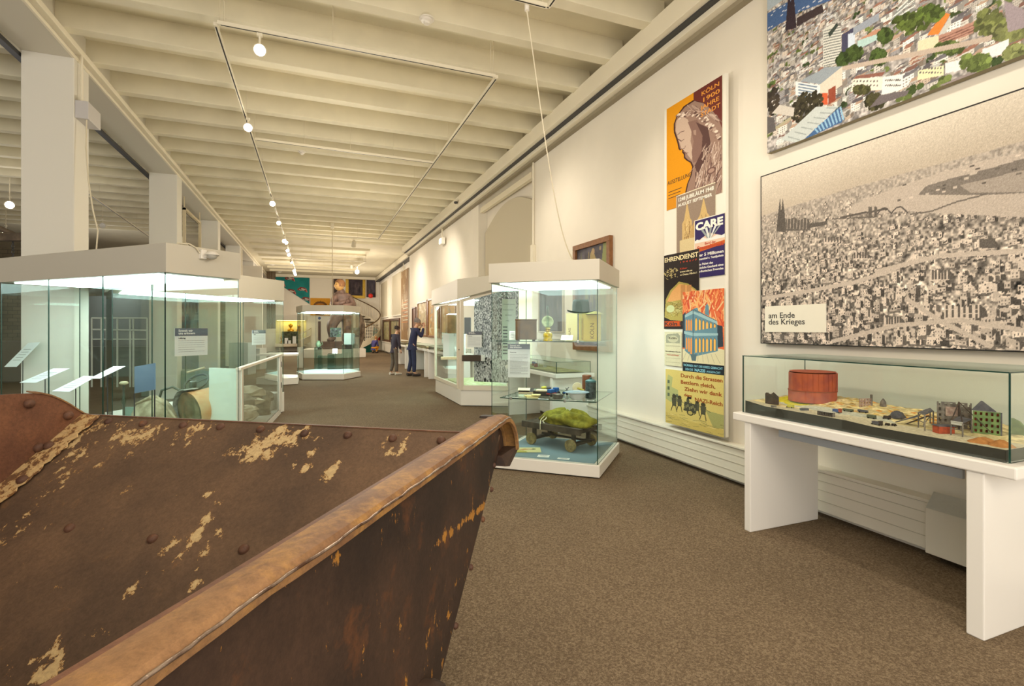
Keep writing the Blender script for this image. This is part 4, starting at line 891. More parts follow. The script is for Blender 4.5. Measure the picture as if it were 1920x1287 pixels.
MB().lathe(c - uz * .02 - nn_ * .0, [(.0, -.03), (.03, -.03), (.035, 0), (.028, .035), (0, .04)], 20, (.1, -.2, 1)).build('hub', STE, t, smooth=50)
MB().tube([c, c - uz * .06 - a1 * .01, c + Vector((-.03, .02, -.22)), c + Vector((-.05, .05, -.565))], [.02, .018, .02, .022], 10).build('column', STE, t, smooth=60)
MB().tube([c + Vector((-.05, 0, .10)), c + Vector((.10, -.02, .145))], .010, 8).build('lever', RUBC, t)
MB().tube([c + Vector((-.28, 0, -.16)), c + Vector((-.25, -.02, -.06)), c + Vector((-.16, -.03, -.03)), c + Vector((-.1, -.02, -.07)), c + Vector((0, 0, -.07))], .012, 8).build('bent_arm', STE, t, smooth=60); t.scale = (1.22, 1.22, 1.22)
c = atd(232, 5.62, None, 722); t = thing('gear_lever', 'upright lever with a worn cream knob beside the crushed bonnet', 'lever', Vector((c.x, c.y, .102)))
MB().rod((c.x, c.y, .102), c, .013, 10, .011).build('rod', STE, t); MB().ball(c + uz * .02, .045, .03, .022, 16, 10).build('knob', PAPER, t, smooth=60); MB().ball(c - uz * .17, .025, .02, .06, 12, 8).build('grip', glass_mat('pale_glass', (.8, .9, .86)), t, smooth=60)
c = atd(262, 5.98, .102); o = MB().rbox(c, .34, .02, .42, -TH).build('glass_plate', mat('glass_plate', (150, 178, 164), .3), None); tag(o, 'greenish glass plate standing behind the crushed bonnet', 'plate')
# sign on the right-hand glass face
q = atd(324, 4.52, None, 668); q2 = atd(392, 4.85, None, 667); info_panel('small sign with slate header on the end glass of the long showcase', Vector((q.x, q.y, 1.20)) + Vector((.02, -.02, 0)), f1, .30, .25, 6, .28, sub='Luftkrieg')
# motion sensor on the canopy
c = atd(385, 4.62, None, 476); nf = Vector((f1.y, -f1.x, 0)); c = Vector((-.93, 5.22, 2.10)) + nf * .03
t = thing('motion_sensor', 'white motion sensor with a dome mounted on the showcase canopy', 'sensor', c)
MB().frame(c + uz * -.035, f1, nf, uz, .05, .05, .085).build('mount', WHITE, t, bev=.006)
MB().rod(c + nf * .02 + f1 * .02, c + nf * .06 + f1 * .03 - uz * .01, .018, 14).build('joint', WHITE, t)
c2 = c + nf * .07 + f1 * .04 + uz * -.0; MB().lathe(c2, [(0, .038), (.03, .034), (.048, .018), (.058, .004), (.056, 0), (.045, .004), (0, .006)], 28).build('hood', WHITE, t, smooth=50)
MB().lathe(c2, [(.042, .002), (.042, -.012), (.032, -.028), (.014, -.036), (0, -.037)], 24).build('lens_dome', mat('sensor_grey', (176, 172, 160), .3), t, smooth=50)
MB().tube([c + f1 * -.01, c + f1 * -.06 + uz * .06, c + f1 * -.12 + uz * .085, c + f1 * -.2 - nf * .04 + uz * .08], .006, 8).build('cord', WIRE, t, smooth=60)
MB().tube([Vector((-1.02, 5.30, 2.175)) + Vector((-.05 * i, .06 * i, .05 * math.sin(i * .8))) for i in range(5)], .007, 8).build('cord', WIRE, t, smooth=60)
# --- second case behind with sloping white rail: canopy and low rubble vitrine
L2 = [(-2.15, 7.13), (-.47, 9.59), (-1.15, 10.15), (-2.52, 8.15)]
case2 = showcase('tall glass showcase with pale canopy behind the long one', L2, .35, 1.92, 2.27, over=.02, split={0: 3})
info_panel('sign with slate header on the pane of the second showcase', atd(473, 8.5, 1.17), (Vector(L2[1]) - Vector(L2[0])).to_3d(), .32, .25, 6, .22, sub='Zuflucht')
VA, VB2, VC, VD = (-.74, 6.25), (-.49, 9.2), (-1.45, 7.78), (-.96, 6.47)
VA, VB2 = (-.76, 6.33), (-.50, 9.45)
t = thing('rubble_vitrine', 'low vitrine with a white sloping rail holding rubble and roof stones', 'display case', (-.9, 7.6, 0))
pl = [VA, VB2, (-.68, 9.2), (-2.05, 7.2), (-2.1, 6.92), (-1.1, 6.1)]
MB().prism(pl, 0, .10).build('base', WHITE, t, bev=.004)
va, vb = Vector((*VA, 0)), Vector((*VB2, 0)); d = vb - va; nr = Vector((d.y, -d.x, 0)).normalized()
MB().frame((va + vb) / 2 + uz * .985 , d, nr, uz, d.length + .04, .055, .03).build('top_rail', FR, t, bev=.003)
MB().frame(va + d.normalized() * .06 + uz * .1, d, nr, uz, .12, .05, .885).build('corner_post', FR, t, bev=.003)
MB().frame(vb - d.normalized() * .12 + uz * .1, d, nr, uz, .26, .04, .885).build('corner_post', WHITE, t, bev=.003)
MB().frame(va + d.normalized() * .20 + uz * .1 - nr * .01, d, nr, uz, .03, .02, .885).build('frame_strip', BLACK, t)
ve = Vector((-1.1, 6.65, 0)); MB().slab([va + uz * .1, ve + uz * .1, ve + uz * 1.0, va + uz * 1.0], nr * .03).build('end_panel', mat('end_panel', (214, 224, 206), .5), t)
pane('glass_pane', (va + d.normalized() * .24)[:2], (vb - d.normalized() * .25)[:2], .1, .985, t)
for z in (.45, .8): MB().frame(vb - d.normalized() * .10 + uz * z + nr * .022, d, nr, uz, .05, .006, .09).build('lock', DGREY, t)
info_panel('narrow text panel inside the rubble vitrine', va + d.normalized() * .30 - nr * .12 + uz * .42, d, .30, .5, 12, .16)
STONE = mat('grey_stone', (158, 150, 128), .95, rgb2=(118, 110, 92), scale=9, bump=.5); STONEP = mat('pale_stone', (206, 198, 172), .95, rgb2=(172, 162, 134), scale=9, bump=.4)
rs = random.Random(12); n_st = 0
for (px, py, dd, rx, ry, rz, pal) in ((485, 735, 7.6, .26, .2, .10, 1), (488, 752, 7.4, .34, .26, .06, 1), (500, 762, 7.3, .34, .26, .20, 0), (470, 783, 6.6, .18, .15, .08, 1), (497, 778, 6.9, .22, .18, .10, 1), (520, 770, 8.0, .14, .14, .22, 0), (478, 768, 6.9, .16, .13, .06, 1), (512, 745, 8.3, .20, .16, .10, 0), (530, 750, 8.8, .05, .05, .1, 1), (465, 795, 6.3, .12, .1, .06, 0), (505, 795, 6.6, .16, .14, .06, 1)):
    c = atd(px - 6, dd, None, py); c.z = max(.1 + rz * .5, c.z); c.x = min(c.x, -.76 + .0833 * (c.y - 6.33) - rx - .03)
    b = MB(); b.ball(c, rx * .85, ry * .85, rz, 9, 6, .22); o = b.build('rubble_stone', STONEP if pal else STONE, None); n_st += 1
    tag(o, ('pale', 'grey')[0 if pal else 1] + ' rubble stone, %s, in the low vitrine' % ('large and flat topmost', 'wide slab under the topmost', 'biggest boulder in the middle', 'angular and low by the black strip', 'round one beside the boulder', 'upright one by the corner post', 'small slab with yellow shards', 'lump behind the boulder', 'small chip on the post', 'small lump at the bottom', 'flat lump on the bottom')[n_st - 1], 'rubble', 'rubble stones in the low vitrine')
# low vitrine L4 further back
t = thing('low_vitrine', 'small low glass vitrine on a white base beyond the rubble vitrine', 'display case', (-.9, 14.6, 0))
pl = [(-1.35, 14.6), (-.75, 14.1), (-.35, 14.3), (-.35, 15.2), (-1.1, 15.6)]
MB().prism(pl, .01, .17).build('base', WHITE, t); MB().prism(pl, .74, .78).build('top', WHITE, t)
for i in (0, 1, 2): pane('glass_pane', pl[i], pl[i + 1], .17, .74, t)
# --- middle case
Mp = [(-.24, 15.36), (.80, 14.96), (1.30, 15.76), (1.15, 16.7), (.1, 17.1), (-.42, 16.4)]
caseM = showcase('six-sided glass showcase in the middle of the hall aisle', Mp, .17, 1.92, 2.10, over=.04, deckm=mat('case_floor_mint', (196, 216, 210), .7))
BLK = glass_mat('pedestal_glass', (.62, .74, .72))
for k, (px, d, w, h, lab) in enumerate(((597, 16.0, .22, .78, 'slim grey-blue display pedestal under the jug'), (628, 15.9, .42, .58, 'wide grey-blue display pedestal with the open book'), (652, 16.2, .34, .86, 'tall grey-blue display pedestal by the far pane'), (612, 16.3, .5, .5, 'low glass-topped display pedestal in the middle case'))):
    c = atd(px, d, .178); o = MB().rbox(c, w, .3, h - .1, -.1).build('display_pedestal', BLK, None, bev=.003); tag(o, lab, 'pedestal', 'pedestals in the middle showcase')
c = atd(601, 15.6, 1.03 - .21 + .02)
c = atd(597, 16.0, .178 + .68); t = thing('stoneware_jug', 'pale green jug with a handle in the middle showcase', 'jug', c); MB().lathe(c, [(0, 0), (.05, 0), (.075, .05), (.07, .12), (.04, .17), (.045, .2), (0, .2)], 20).build('body', mat('jug_green', (150, 176, 140), .3), t, smooth=50); MB().tube(ringpts(c + Vector((.08, 0, .11)), .04, .05, Vector((1, 0, 0)), uz, 12, -1.5, 1.5), .009, 6).build('handle', mat('jug_green', (150, 176, 140), .3), t, smooth=50)
c = atd(628, 15.9, .178 + .48); flat_card('open booklet propped on a pedestal in the middle case', c + Vector((0, 0, .08)), .15, .18, -.1, tilt=1.0)
c = atd(652, 16.2, .178 + .76); o = MB().rbox(c, .22, .04, .36, -.2).build('white_tablet', mat('pale_tablet', (206, 214, 206), .6), None); tag(o, 'white upright tablet on the tall pedestal', 'tablet')
c = atd(626, 16.4, 1.12)
cv = Cv(40, 30, (96, 116, 92)); [cv.ell(random.random(), random.random(), .1, .12, (random.randint(40, 150),) * 3) for _ in range(40)]
o = picture('small_photograph', cv, atd(619, 16.5, 1.17), (CT, -ST, 0), uz, .36, .30); sr = o; tag(o, 'greenish group photograph hanging in the middle showcase', 'photograph')

q_ = sr.location + Vector((.17, -.02, 0)); MB().rod((q_.x, q_.y, .178), (q_.x, q_.y, q_.z + .05), .008).build('support_rod', DGREY, sr)
# ================================================================ pictures on the right wall
def pic2(px, py, X, y1, y0, z0, z1):   # photo point on the wall plane -> canvas fractions (x grows towards the camera)
    p = onx(px, py, X); return ((y1 - p.y) / (y1 - y0), (p.z - z0) / (z1 - z0))
# --- ruined city, sepia print
Y1, Y0, Z0, Z1, XP = 3.33, -.25, 1.325, 2.775, 3.66
CW_, CH_ = 900, 300
def ruins():
    cv = Cv(CW_, CH_, (222, 208, 184)); f = lambda px, py: pic2(px, py, XP, Y1, Y0, Z0, Z1); H, Wd = CH_, CW_
    yy = np.linspace(0, 1, H)[:, None]; xx = np.linspace(0, 1, Wd)[None]
    hz = lambda x: np.interp(x, [0, .1, .25, .49, .7, 1], [.765, .78, .795, .80, .79, .78])
    HZN = hz(xx)
    sky = np.clip((yy - HZN) / .22, 0, 1)[..., None]; n0 = smooth_noise(H, Wd, 60, 3)[..., None]
    base = np.array((198, 184, 164)) * (1 - sky) + np.array((222, 212, 194)) * sky; cv.a = base + (n0 - .5) * 10
    # ground tones: streets and rubble, finer towards the horizon
    gr = (yy < HZN) * 1.0
    t1 = smooth_noise(H, Wd, 3, 1); t2 = smooth_noise(H, Wd, 7, 2); t3 = smooth_noise(H, Wd, 26, 4)
    dep = np.clip(1 - yy / .8, 0, 1)
    val = 160 + (t1 - .5) * 190 + (t2 - .5) * 150 + (t3 - .5) * 60
    far = 178 + (t1 - .5) * 60
    k = np.clip(dep * 1.7, 0, 1); val = far * (1 - k) + val * k
    g = np.stack([val, val * .935, val * .86], -1); cv.a = cv.a * (1 - gr[..., None]) + g * gr[..., None]
    r = random.Random(21)
    def tone(v): return (v, v * .93, v * .855)
    # rows of ruined blocks with empty windows and long shadows
    rows = 46
    for j in range(rows):
        y = .74 * (1 - j / rows) ** 1.15; s_ = .006 + .028 * (j / rows) ** 1.1
        for _ in range(int(62 * (1 - .5 * j / rows))):
            x = r.random(); w = s_ * r.uniform(.4, 1.6) * .42; h = s_ * r.uniform(.5, 1.9); yb = y + r.uniform(-.01, .01); sl = r.uniform(-.3, .5) * w
            lt = r.uniform(190, 250); dk = r.uniform(62, 112); tp = [(x, yb), (x + w, yb + sl), (x + w, yb + sl + h * r.uniform(.5, 1)), (x + w * .5, yb + h * r.uniform(.6, 1.1)), (x, yb + h)]
            cv.poly([(x + w, yb + sl), (x + w * 1.6, yb + sl - .004), (x + w * 1.6, yb + sl + h * .7), (x + w, yb + sl + h * .85)], tone(dk))
            cv.poly([(x, yb), (x + w, yb + sl), (x + w * 1.1, yb + sl - h * .3), (x - w * .1, yb - h * .3)], tone(dk + 20), .8)
            cv.poly(tp, tone(lt))
            if s_ > .011:
                nw, nh = max(2, int(w / .0042)), max(1, int(h / .016))
                for a in range(nw):
                    for c in range(nh):
                        if r.random() < .8: u0 = x + w * (a + .3) / nw; v0 = yb + sl * (a + .3) / nw + h * .72 * (c + .3) / nh; cv.rect(u0, v0, u0 + w * .35 / nw, v0 + h * .34 / nh, tone(dk))
    for _ in range(420):   # rubble specks
        x = r.random(); y = r.random() ** 1.5 * .62; s_ = .002 + .006 * (1 - y); cv.poly([(x, y), (x + s_, y + s_ * r.uniform(-1, 1)), (x + s_ * .5, y + s_ * 2)], tone(r.choice((60, 90, 225, 238))))
    # river with its bend, island and far bank
    P = lambda L: [f(*q) for q in L]
    riv = P([(1590, 400), (1600, 384), (1680, 352), (1770, 322), (1850, 300), (1925, 284)]) + [(1, .80), (1, .50)] + P([(1925, 408), (1840, 404), (1760, 400), (1700, 396), (1640, 402)])
    cv.poly(riv, tone(196))
    n = smooth_noise(H, Wd, 5, 8)[..., None]
    isl = P([(1722, 366), (1735, 350), (1780, 336), (1850, 318), (1925, 296)]) + [(1, .76), (1, .64)] + P([(1925, 362), (1850, 366), (1790, 366)])
    cv.poly(isl, tone(126)); cv.poly(P([(1800, 348), (1925, 318)]) + [(1, .72), (1, .645)] + P([(1925, 360), (1820, 362)]), tone(170))
    for _ in range(260):
        x = r.uniform(.24, 1); y = r.uniform(.62, .76)
        cv.rect(x, y, x + .006, y + .008, tone(r.choice((90, 110, 200, 220)))) if y < .75 and x > .3 and r.random() < .5 and y > .66 else None
    cv.path(P([(1575, 408), (1640, 396), (1665, 392)]), 3, tone(90))
    # arched bridge and embankment
    cv.path(P([(1560, 411), (1640, 407)]), 2, tone(100)); cv.path(P([(1706, 402), (1745, 397), (1790, 380), (1850, 364)]), 2, tone(110))
    for (a, c) in ((1645, 1672), (1672, 1702)):
        cv.path([f(a + (c - a) * i / 8, 402 - 12 * math.sin(math.pi * i / 8) - (a - 1645) * .08) for i in range(9)], 2, tone(80))
    for px in (1632, 1642): cv.poly(P([(px - 3, 408), (px + 3, 408), (px + 3, 388), (px - 3, 388)]), tone(96))
    # cathedral with its two spires
    dk = tone(84)
    cv.poly(P([(1456, 434), (1474, 436), (1472, 402), (1468, 372), (1465, 398), (1463, 370), (1459, 402)]), dk)
    cv.poly(P([(1470, 434), (1520, 432), (1518, 412), (1508, 408), (1500, 414), (1490, 408), (1474, 412)]), tone(96))
    for px in range(1476, 1518, 6): cv.line(*f(px, 430), *f(px + 1, 410), 1.5, tone(170))
    cv.poly(P([(1518, 428), (1552, 421), (1552, 414), (1518, 420)]), tone(92))
    # pale ruin blocks in the lower part
    for (px, py, w, h) in ((1745, 528, 36, 20), (1770, 600, 66, 30), (1835, 470, 30, 20), (1660, 612, 30, 16), (1600, 488, 30, 10), (1545, 458, 34, 8)):
        cv.poly(P([(px, py), (px + w, py - 4), (px + w, py - h), (px + w * .6, py - h * .8), (px, py - h)]), tone(222))
        for a in range(6):
            for c in range(3): q = f(px + w * (a + .3) / 6, py - 3 - h * .8 * (c + .2) / 3); cv.rect(q[0], q[1], q[0] + .0035, q[1] + .016, tone(96))
        cv.poly(P([(px + w, py - 4), (px + w * 1.25, py - 6), (px + w * 1.2, py - h * .7), (px + w, py - h)]), tone(88))
    for L in ([(1430, 560), (1520, 545), (1600, 530), (1680, 505)], [(1560, 640), (1680, 610), (1800, 600), (1925, 620)], [(1700, 560), (1760, 600), (1860, 650)], [(1640, 510), (1760, 480), (1925, 470)]): cv.path(P(L), 6, tone(204))
    cv.a = 168 + (cv.a - 168) * .9; return cv.grain(8)
def framed_print(name, label, cv, X, ya, yb, z0, z1, fr, fw=.0, depth=.05, cat='photograph'):
    """ya far edge, yb near edge; picture faces -X"""
    t = thing(name, label, cat, (X, (ya + yb) / 2, z0))
    picture('print', cv, (X, ya, z0), (0, -1, 0), uz, ya - yb, z1 - z0, t)
    MB().box(X + .002, X + depth, yb - .001, ya + .001, z0 - .001, z1 + .001).build('panel', fr, t)
    return t
t = framed_print('ruined_city_photograph', 'huge sepia aerial photograph of the bombed ruined city', ruins(), XP, Y1, Y0, Z0, Z1, BLACK)
b = MB(); e_ = .008
b.box(XP - .002, XP + .05, Y0 - e_, Y1 + e_, Z1, Z1 + e_).box(XP - .002, XP + .05, Y0 - e_, Y1 + e_, Z0 - e_, Z0).box(XP - .002, XP + .05, Y1, Y1 + e_, Z0, Z1); b.build('frame', BLACK, t)
a0 = onx(1436, 623, XP); a1 = onx(1550, 570, XP)
cp_ = thing('caption_plate', 'cream caption plate on the ruined city photograph', 'sign', (XP - .01, (a0.y + a1.y) / 2, a0.z))
MB().box(XP - .012, XP - .002, a1.y, a0.y, a0.z, onx(1436, 575, XP).z).build('plate', mat('caption_cream', (236, 232, 214), .6), cp_)
text('am Ende\ndes Krieges', .066, (XP - .013, onx(1443, 596, XP).y, onx(1443, 597, XP).z), (0, -1, 0), uz, mat('caption_ink', (62, 62, 60), .7), cp_, bold=.0005, lead=.82, wide=1.12)
# --- present-day city, colour print
CY1, CY0, CZ0, CZ1 = 3.27, -.25, 2.965, 4.42
def modern():
    W2, H2 = 900, 330; cv = Cv(W2, H2, (190, 184, 176)); f = lambda px, py: pic2(px, py, XP, CY1, CY0, CZ0, CZ1); P = lambda L: [f(*q) for q in L]; r = random.Random(8)
    t1 = smooth_noise(H2, W2, 4, 1); t2 = smooth_noise(H2, W2, 14, 2); v = 165 + (t1 - .5) * 120 + (t2 - .5) * 60
    cv.a = np.stack([v, v * .97, v * .95], -1)
    pal = [(232, 228, 220), (210, 206, 198), (240, 238, 232), (186, 180, 172), (204, 186, 168), (222, 210, 196), (160, 158, 160)]; roofs = [(150, 108, 92), (124, 92, 82), (150, 146, 142), (112, 110, 114), (178, 152, 132), (96, 92, 96), (190, 190, 186)]
    trees = [(74, 92, 48), (92, 108, 54), (58, 74, 42), (104, 118, 66)]
    rows = 54
    for j in range(rows):
        y = .93 * (1 - j / rows); s_ = .008 + .032 * (j / rows)
        for _ in range(int(80 - 46 * j / rows)):
            x = r.random(); w = s_ * r.uniform(.5, 1.3) * .55; h = s_ * r.uniform(.5, 1.4); sl = w * r.uniform(-.2, .5); yb = y + r.uniform(-.01, .012)
            c = r.choice(pal); rf = r.choice(roofs); d = .62
            cv.poly([(x + w, yb + sl), (x + w * 1.5, yb + sl + .006), (x + w * 1.5, yb + sl + h), (x + w, yb + sl + h * .9)], tuple(q * d for q in c))
            cv.poly([(x, yb), (x + w, yb + sl), (x + w, yb + sl + h * .9), (x, yb + h * .9)], c)
            cv.poly([(x, yb + h * .85), (x + w, yb + sl + h * .85), (x + w * 1.5, yb + sl + h * 1.15), (x + w * .4, yb + h * 1.25)], rf)
            if s_ > .018:
                for a in range(5):
                    for cc_ in range(3): u0 = x + w * (a + .25) / 5; v0 = yb + sl * a / 5 + h * .8 * (cc_ + .3) / 3; cv.rect(u0, v0, u0 + w * .1, v0 + h * .1, tuple(q * .55 for q in c))
        for _ in range(9 if j > 8 else 3):
            x = r.random(); tc_ = r.choice(trees)
            for q in range(5):
                vf = r.uniform(.75, 1.2); cv.ell(x + r.uniform(-1, 1) * s_ * .35, y + r.uniform(-1, 1) * s_ * .4, s_ * .18, s_ * .4, tuple(k * vf for k in tc_), n=8)
    # horizon, blue distance
    cv.poly(P([(1438, 60), (1438, 26), (1470, 8), (1500, -10), (1540, -40), (1925, -260), (1925, -130), (1560, 0), (1500, 22)]), (76, 104, 150)); cv.poly([(0, 1), (0, .86), f(1440, 20), f(1475, -4), (.35, 1)], (176, 190, 200))
    r2 = random.Random(4)
    for _ in range(140):
        q = f(r2.uniform(1440, 1560), r2.uniform(-20, 60)); cv.rect(q[0], q[1], q[0] + .006, q[1] + .006, (206, 212, 222), )if r2.random() < .4 else None
    # cathedral
    cv.poly(P([(1473, 58), (1494, 52), (1492, 30), (1487, -30), (1483, 6), (1480, -30), (1475, 30)]), (58, 48, 56)); cv.poly(P([(1494, 50), (1545, 22), (1542, 8), (1494, 34)]), (66, 56, 58))
    def blob(px, py, rx, ry, c):
        for _ in range(70):
            a = r.uniform(0, 6.28); k = r.random() ** .5; q = f(px + rx * k * math.cos(a), py + ry * k * math.sin(a)); vf = r.uniform(.62, 1.15); cv.ell(q[0], q[1], .005, .013, tuple(v_ * vf for v_ in c), n=8)
    # striped tower
    cv.poly(P([(1543, 126), (1578, 118), (1578, 50), (1562, 44), (1543, 56)]), (214, 214, 206))
    for k in range(14): cv.path(P([(1544, 124 - k * 5), (1558, 120 - k * 5), (1577, 116 - k * 5)]), 1.6, (106, 112, 110))
    cv.poly(P([(1553, 62), (1570, 42), (1572, 48), (1556, 70)]), (60, 70, 64)); cv.poly(P([(1579, 112), (1600, 104), (1600, 52), (1579, 64)]), (72, 72, 96)); cv.poly(P([(1590, 96), (1603, 90), (1603, 60), (1590, 64)]), (204, 216, 232))
    cv.poly(P([(1600, 66), (1648, 38), (1648, 24), (1600, 52)]), (150, 158, 170)); cv.poly(P([(1608, 92), (1655, 70), (1655, 52), (1608, 76)]), (176, 206, 202)); cv.poly(P([(1608, 76), (1640, 56), (1670, 50), (1650, 62)]), (186, 140, 116))
    # orange roof, teal slab buildings, terraces
    cv.poly(P([(1738, 66), (1760, 64), (1782, 26), (1770, 24)]), (240, 130, 56)); cv.poly(P([(1760, 66), (1782, 28), (1784, 44), (1766, 72)]), (196, 196, 190))
    for k in range(6): cv.path(P([(1662 + 4 * k, 50 - 6 * k), (1716, 16 - 6 * k)]), 2, (218, 224, 220) if k % 2 else (130, 138, 136))
    blob(1712, 40, 36, 16, (88, 104, 48)); blob(1745, 24, 26, 14, (92, 112, 50)); blob(1660, 66, 12, 12, (72, 90, 44)); blob(1648, 108, 14, 16, (70, 88, 44)); blob(1602, 100, 14, 14, (74, 92, 46)); blob(1580, 112, 10, 12, (64, 82, 42))
    for k in range(5): cv.poly(P([(1760 + 24 * k, 88 - 10 * k), (1784 + 24 * k, 78 - 10 * k), (1784 + 24 * k, 58 - 10 * k), (1760 + 24 * k, 66 - 10 * k)]), (176, 134, 118)); [cv.path(P([(1760 + 24 * k, 84 - 10 * k - 5 * q), (1784 + 24 * k, 74 - 10 * k - 5 * q)]), 1.4, (120, 84, 74)) for q in range(3)]
    cv.poly(P([(1720, 100), (1760, 88), (1760, 66), (1722, 76)]), (224, 212, 180)); blob(1780, 90, 26, 10, (96, 112, 58)); blob(1855, 44, 26, 26, (120, 128, 74)); blob(1890, 60, 30, 14, (128, 134, 84))
    # roads
    for L, c in (([(1890, 60), (1925, 50), (1925, 20), (1882, 0)], (156, 144, 150)),): cv.poly(P(L), c)
    cv.path(P([(1560, 132), (1680, 108), (1800, 84), (1860, 70)]), 7, (188, 172, 158)); cv.path(P([(1440, 250), (1500, 210), (1530, 196)]), 6, (176, 168, 140))
    # white office block with banded windows
    cv.poly(P([(1492, 178), (1538, 190), (1538, 160), (1492, 152)]), (226, 230, 232)); cv.poly(P([(1538, 190), (1580, 158), (1580, 124), (1538, 158)]), (216, 208, 192)); cv.poly(P([(1500, 152), (1538, 158), (1580, 124), (1548, 126)]), (150, 160, 168))
    for k in range(5): cv.path(P([(1497, 157 + 5.5 * k), (1532, 163 + 5.5 * k)]), 2, (98, 124, 150))
    cv.poly(P([(1542, 196), (1552, 196), (1552, 174), (1542, 174)]), (206, 96, 60)); cv.poly(P([(1553, 196), (1567, 188), (1567, 160), (1553, 168)]), (146, 74, 54))
    cv.poly(P([(1595, 172), (1655, 168), (1655, 144), (1600, 148)]), (238, 230, 214)); cv.poly(P([(1600, 148), (1655, 142), (1660, 134), (1606, 142)]), (140, 96, 84)); cv.poly(P([(1653, 178), (1690, 168), (1694, 138), (1656, 144)]), (236, 236, 230)); cv.poly(P([(1720, 150), (1770, 140), (1770, 122), (1722, 132)]), (236, 228, 186))
    for (x0_, x1_, y_) in ((1600, 1650, 166), (1600, 1650, 158), (1660, 1690, 166), (1660, 1690, 156), (1724, 1768, 142), (1724, 1768, 134)):
        for q in range(8): u_ = f(x0_ + (x1_ - x0_) * q / 8, y_ - 4); cv.rect(u_[0], u_[1], u_[0] + .003, u_[1] + .008, (110, 106, 104))
    cv.poly(P([(1772, 138), (1830, 122), (1830, 106), (1772, 118)]), (232, 232, 230)); cv.poly(P([(1840, 112), (1892, 98), (1892, 72), (1842, 92)]), (230, 230, 232)); cv.poly(P([(1760, 160), (1836, 128), (1840, 134), (1790, 160)]), (150, 138, 136))
    blob(1830, 116, 28, 16, (120, 138, 74)); blob(1905, 100, 22, 14, (134, 142, 90)); blob(1640, 190, 16, 14, (72, 70, 46)); blob(1520, 190, 24, 20, (66, 62, 44)); blob(1500, 210, 18, 18, (62, 58, 42)); blob(1450, 190, 12, 24, (66, 58, 48)); blob(1615, 168, 14, 6, (96, 96, 60))
    cv.poly(P([(1448, 212), (1488, 218), (1490, 202), (1462, 196)]), (206, 200, 190)); cv.poly(P([(1438, 252), (1455, 244), (1452, 220), (1438, 218)]), (96, 92, 92))
    # glazed roof station in the corner
    cv.poly(P([(1464, 262), (1500, 268), (1574, 198), (1530, 200)]), (196, 204, 202)); cv.poly(P([(1500, 268), (1528, 252), (1580, 228), (1574, 200)]), (70, 104, 150))
    for k in range(9): cv.path(P([(1528 + 6 * k, 240 - 5 * k), (1534 + 6 * k, 248 - 3 * k)]), 3, (148, 190, 218))
    for k in range(7): cv.path(P([(1478 + 12 * k, 256 - 9 * k), (1500 + 12 * k, 262 - 10 * k)]), 1.6, (150, 160, 160))
    cv.poly(P([(1630, 202), (1700, 178), (1706, 168), (1650, 178)]), (112, 104, 106))
    cv.poly(P([(1438, 286), (1925, 107), (1925, 125), (1438, 300)]), (140, 132, 112), .0)
    return cv.grain(5)
t = framed_print('city_aerial_photograph', 'huge colour aerial photograph of the rebuilt city above the sepia one', modern(), XP, CY1, CY0, CZ0, CZ1, mat('print_edge', (150, 140, 110), .6))

# --- tall poster board with six posters
BX = 3.62; pb = thing('poster_board', 'tall white board carrying overlapping historical posters', 'board', (3.67, 4.14, .42))
by1, by0 = 4.60, 3.70
MB().box(BX, BX + .035, by0, by1, .42, 3.86).build('board', mat('board_white', (234, 230, 216), .5), pb, bev=.003)
MB().box(BX + .035, XR, by0 + .1, by1 - .1, .6, 3.7).build('batten', FR, pb)
_lay = [0]
def poster(label, corners, cv, pid):
    (xa, ya), (xb, yb) = corners; _lay[0] += 1; X = BX - .0025 * _lay[0] - .002
    # corners are photo points: upper left, lower right
    pa, pc = onx(xa, ya, X), onx(xb, yb, X); t = thing('poster', label, 'poster', (X, (pa.y + pc.y) / 2, min(pa.z, pc.z)), 'posters on the tall board')
    picture('print', cv, (X, pa.y, pc.z), (0, -1, 0), uz, pa.y - pc.y, pa.z - pc.z, t)
    MB().box(X + .0004, X + .0018, pc.y, pa.y, pc.z, pa.z).build('sheet', PAPER, t)
    return t, X, pa, pc
def tx(t, X, pa, pc, s, u, v, hfrac, m_, wfrac=None, bold=.0):
    """text at canvas fraction (u,v), cap height as a fraction of the poster height"""
    size = (pa.z - pc.z) * hfrac / .7; o = text(s, size, (X - .001, pa.y - (pa.y - pc.y) * u, pc.z + (pa.z - pc.z) * v), (0, -1, 0), uz, m_, t, bold=bold * size)
    if wfrac:
        ys = [c.co.y for c in o.data.vertices]; cur = max(ys) - min(ys); y0_ = max(ys); k = (pa.y - pc.y) * wfrac / cur
        for c in o.data.vertices: c.co.y = y0_ + (c.co.y - y0_) * k
    return o
INKB = mat('poster_black', (44, 36, 34), .6); CRM = mat('poster_cream', (240, 226, 178), .6); ORG = mat('poster_orange', (226, 150, 50), .6); RED = mat('poster_red', (190, 64, 34), .6); WHT = mat('poster_white', (240, 238, 226), .6); BRW = mat('poster_brown', (150, 70, 30), .6)
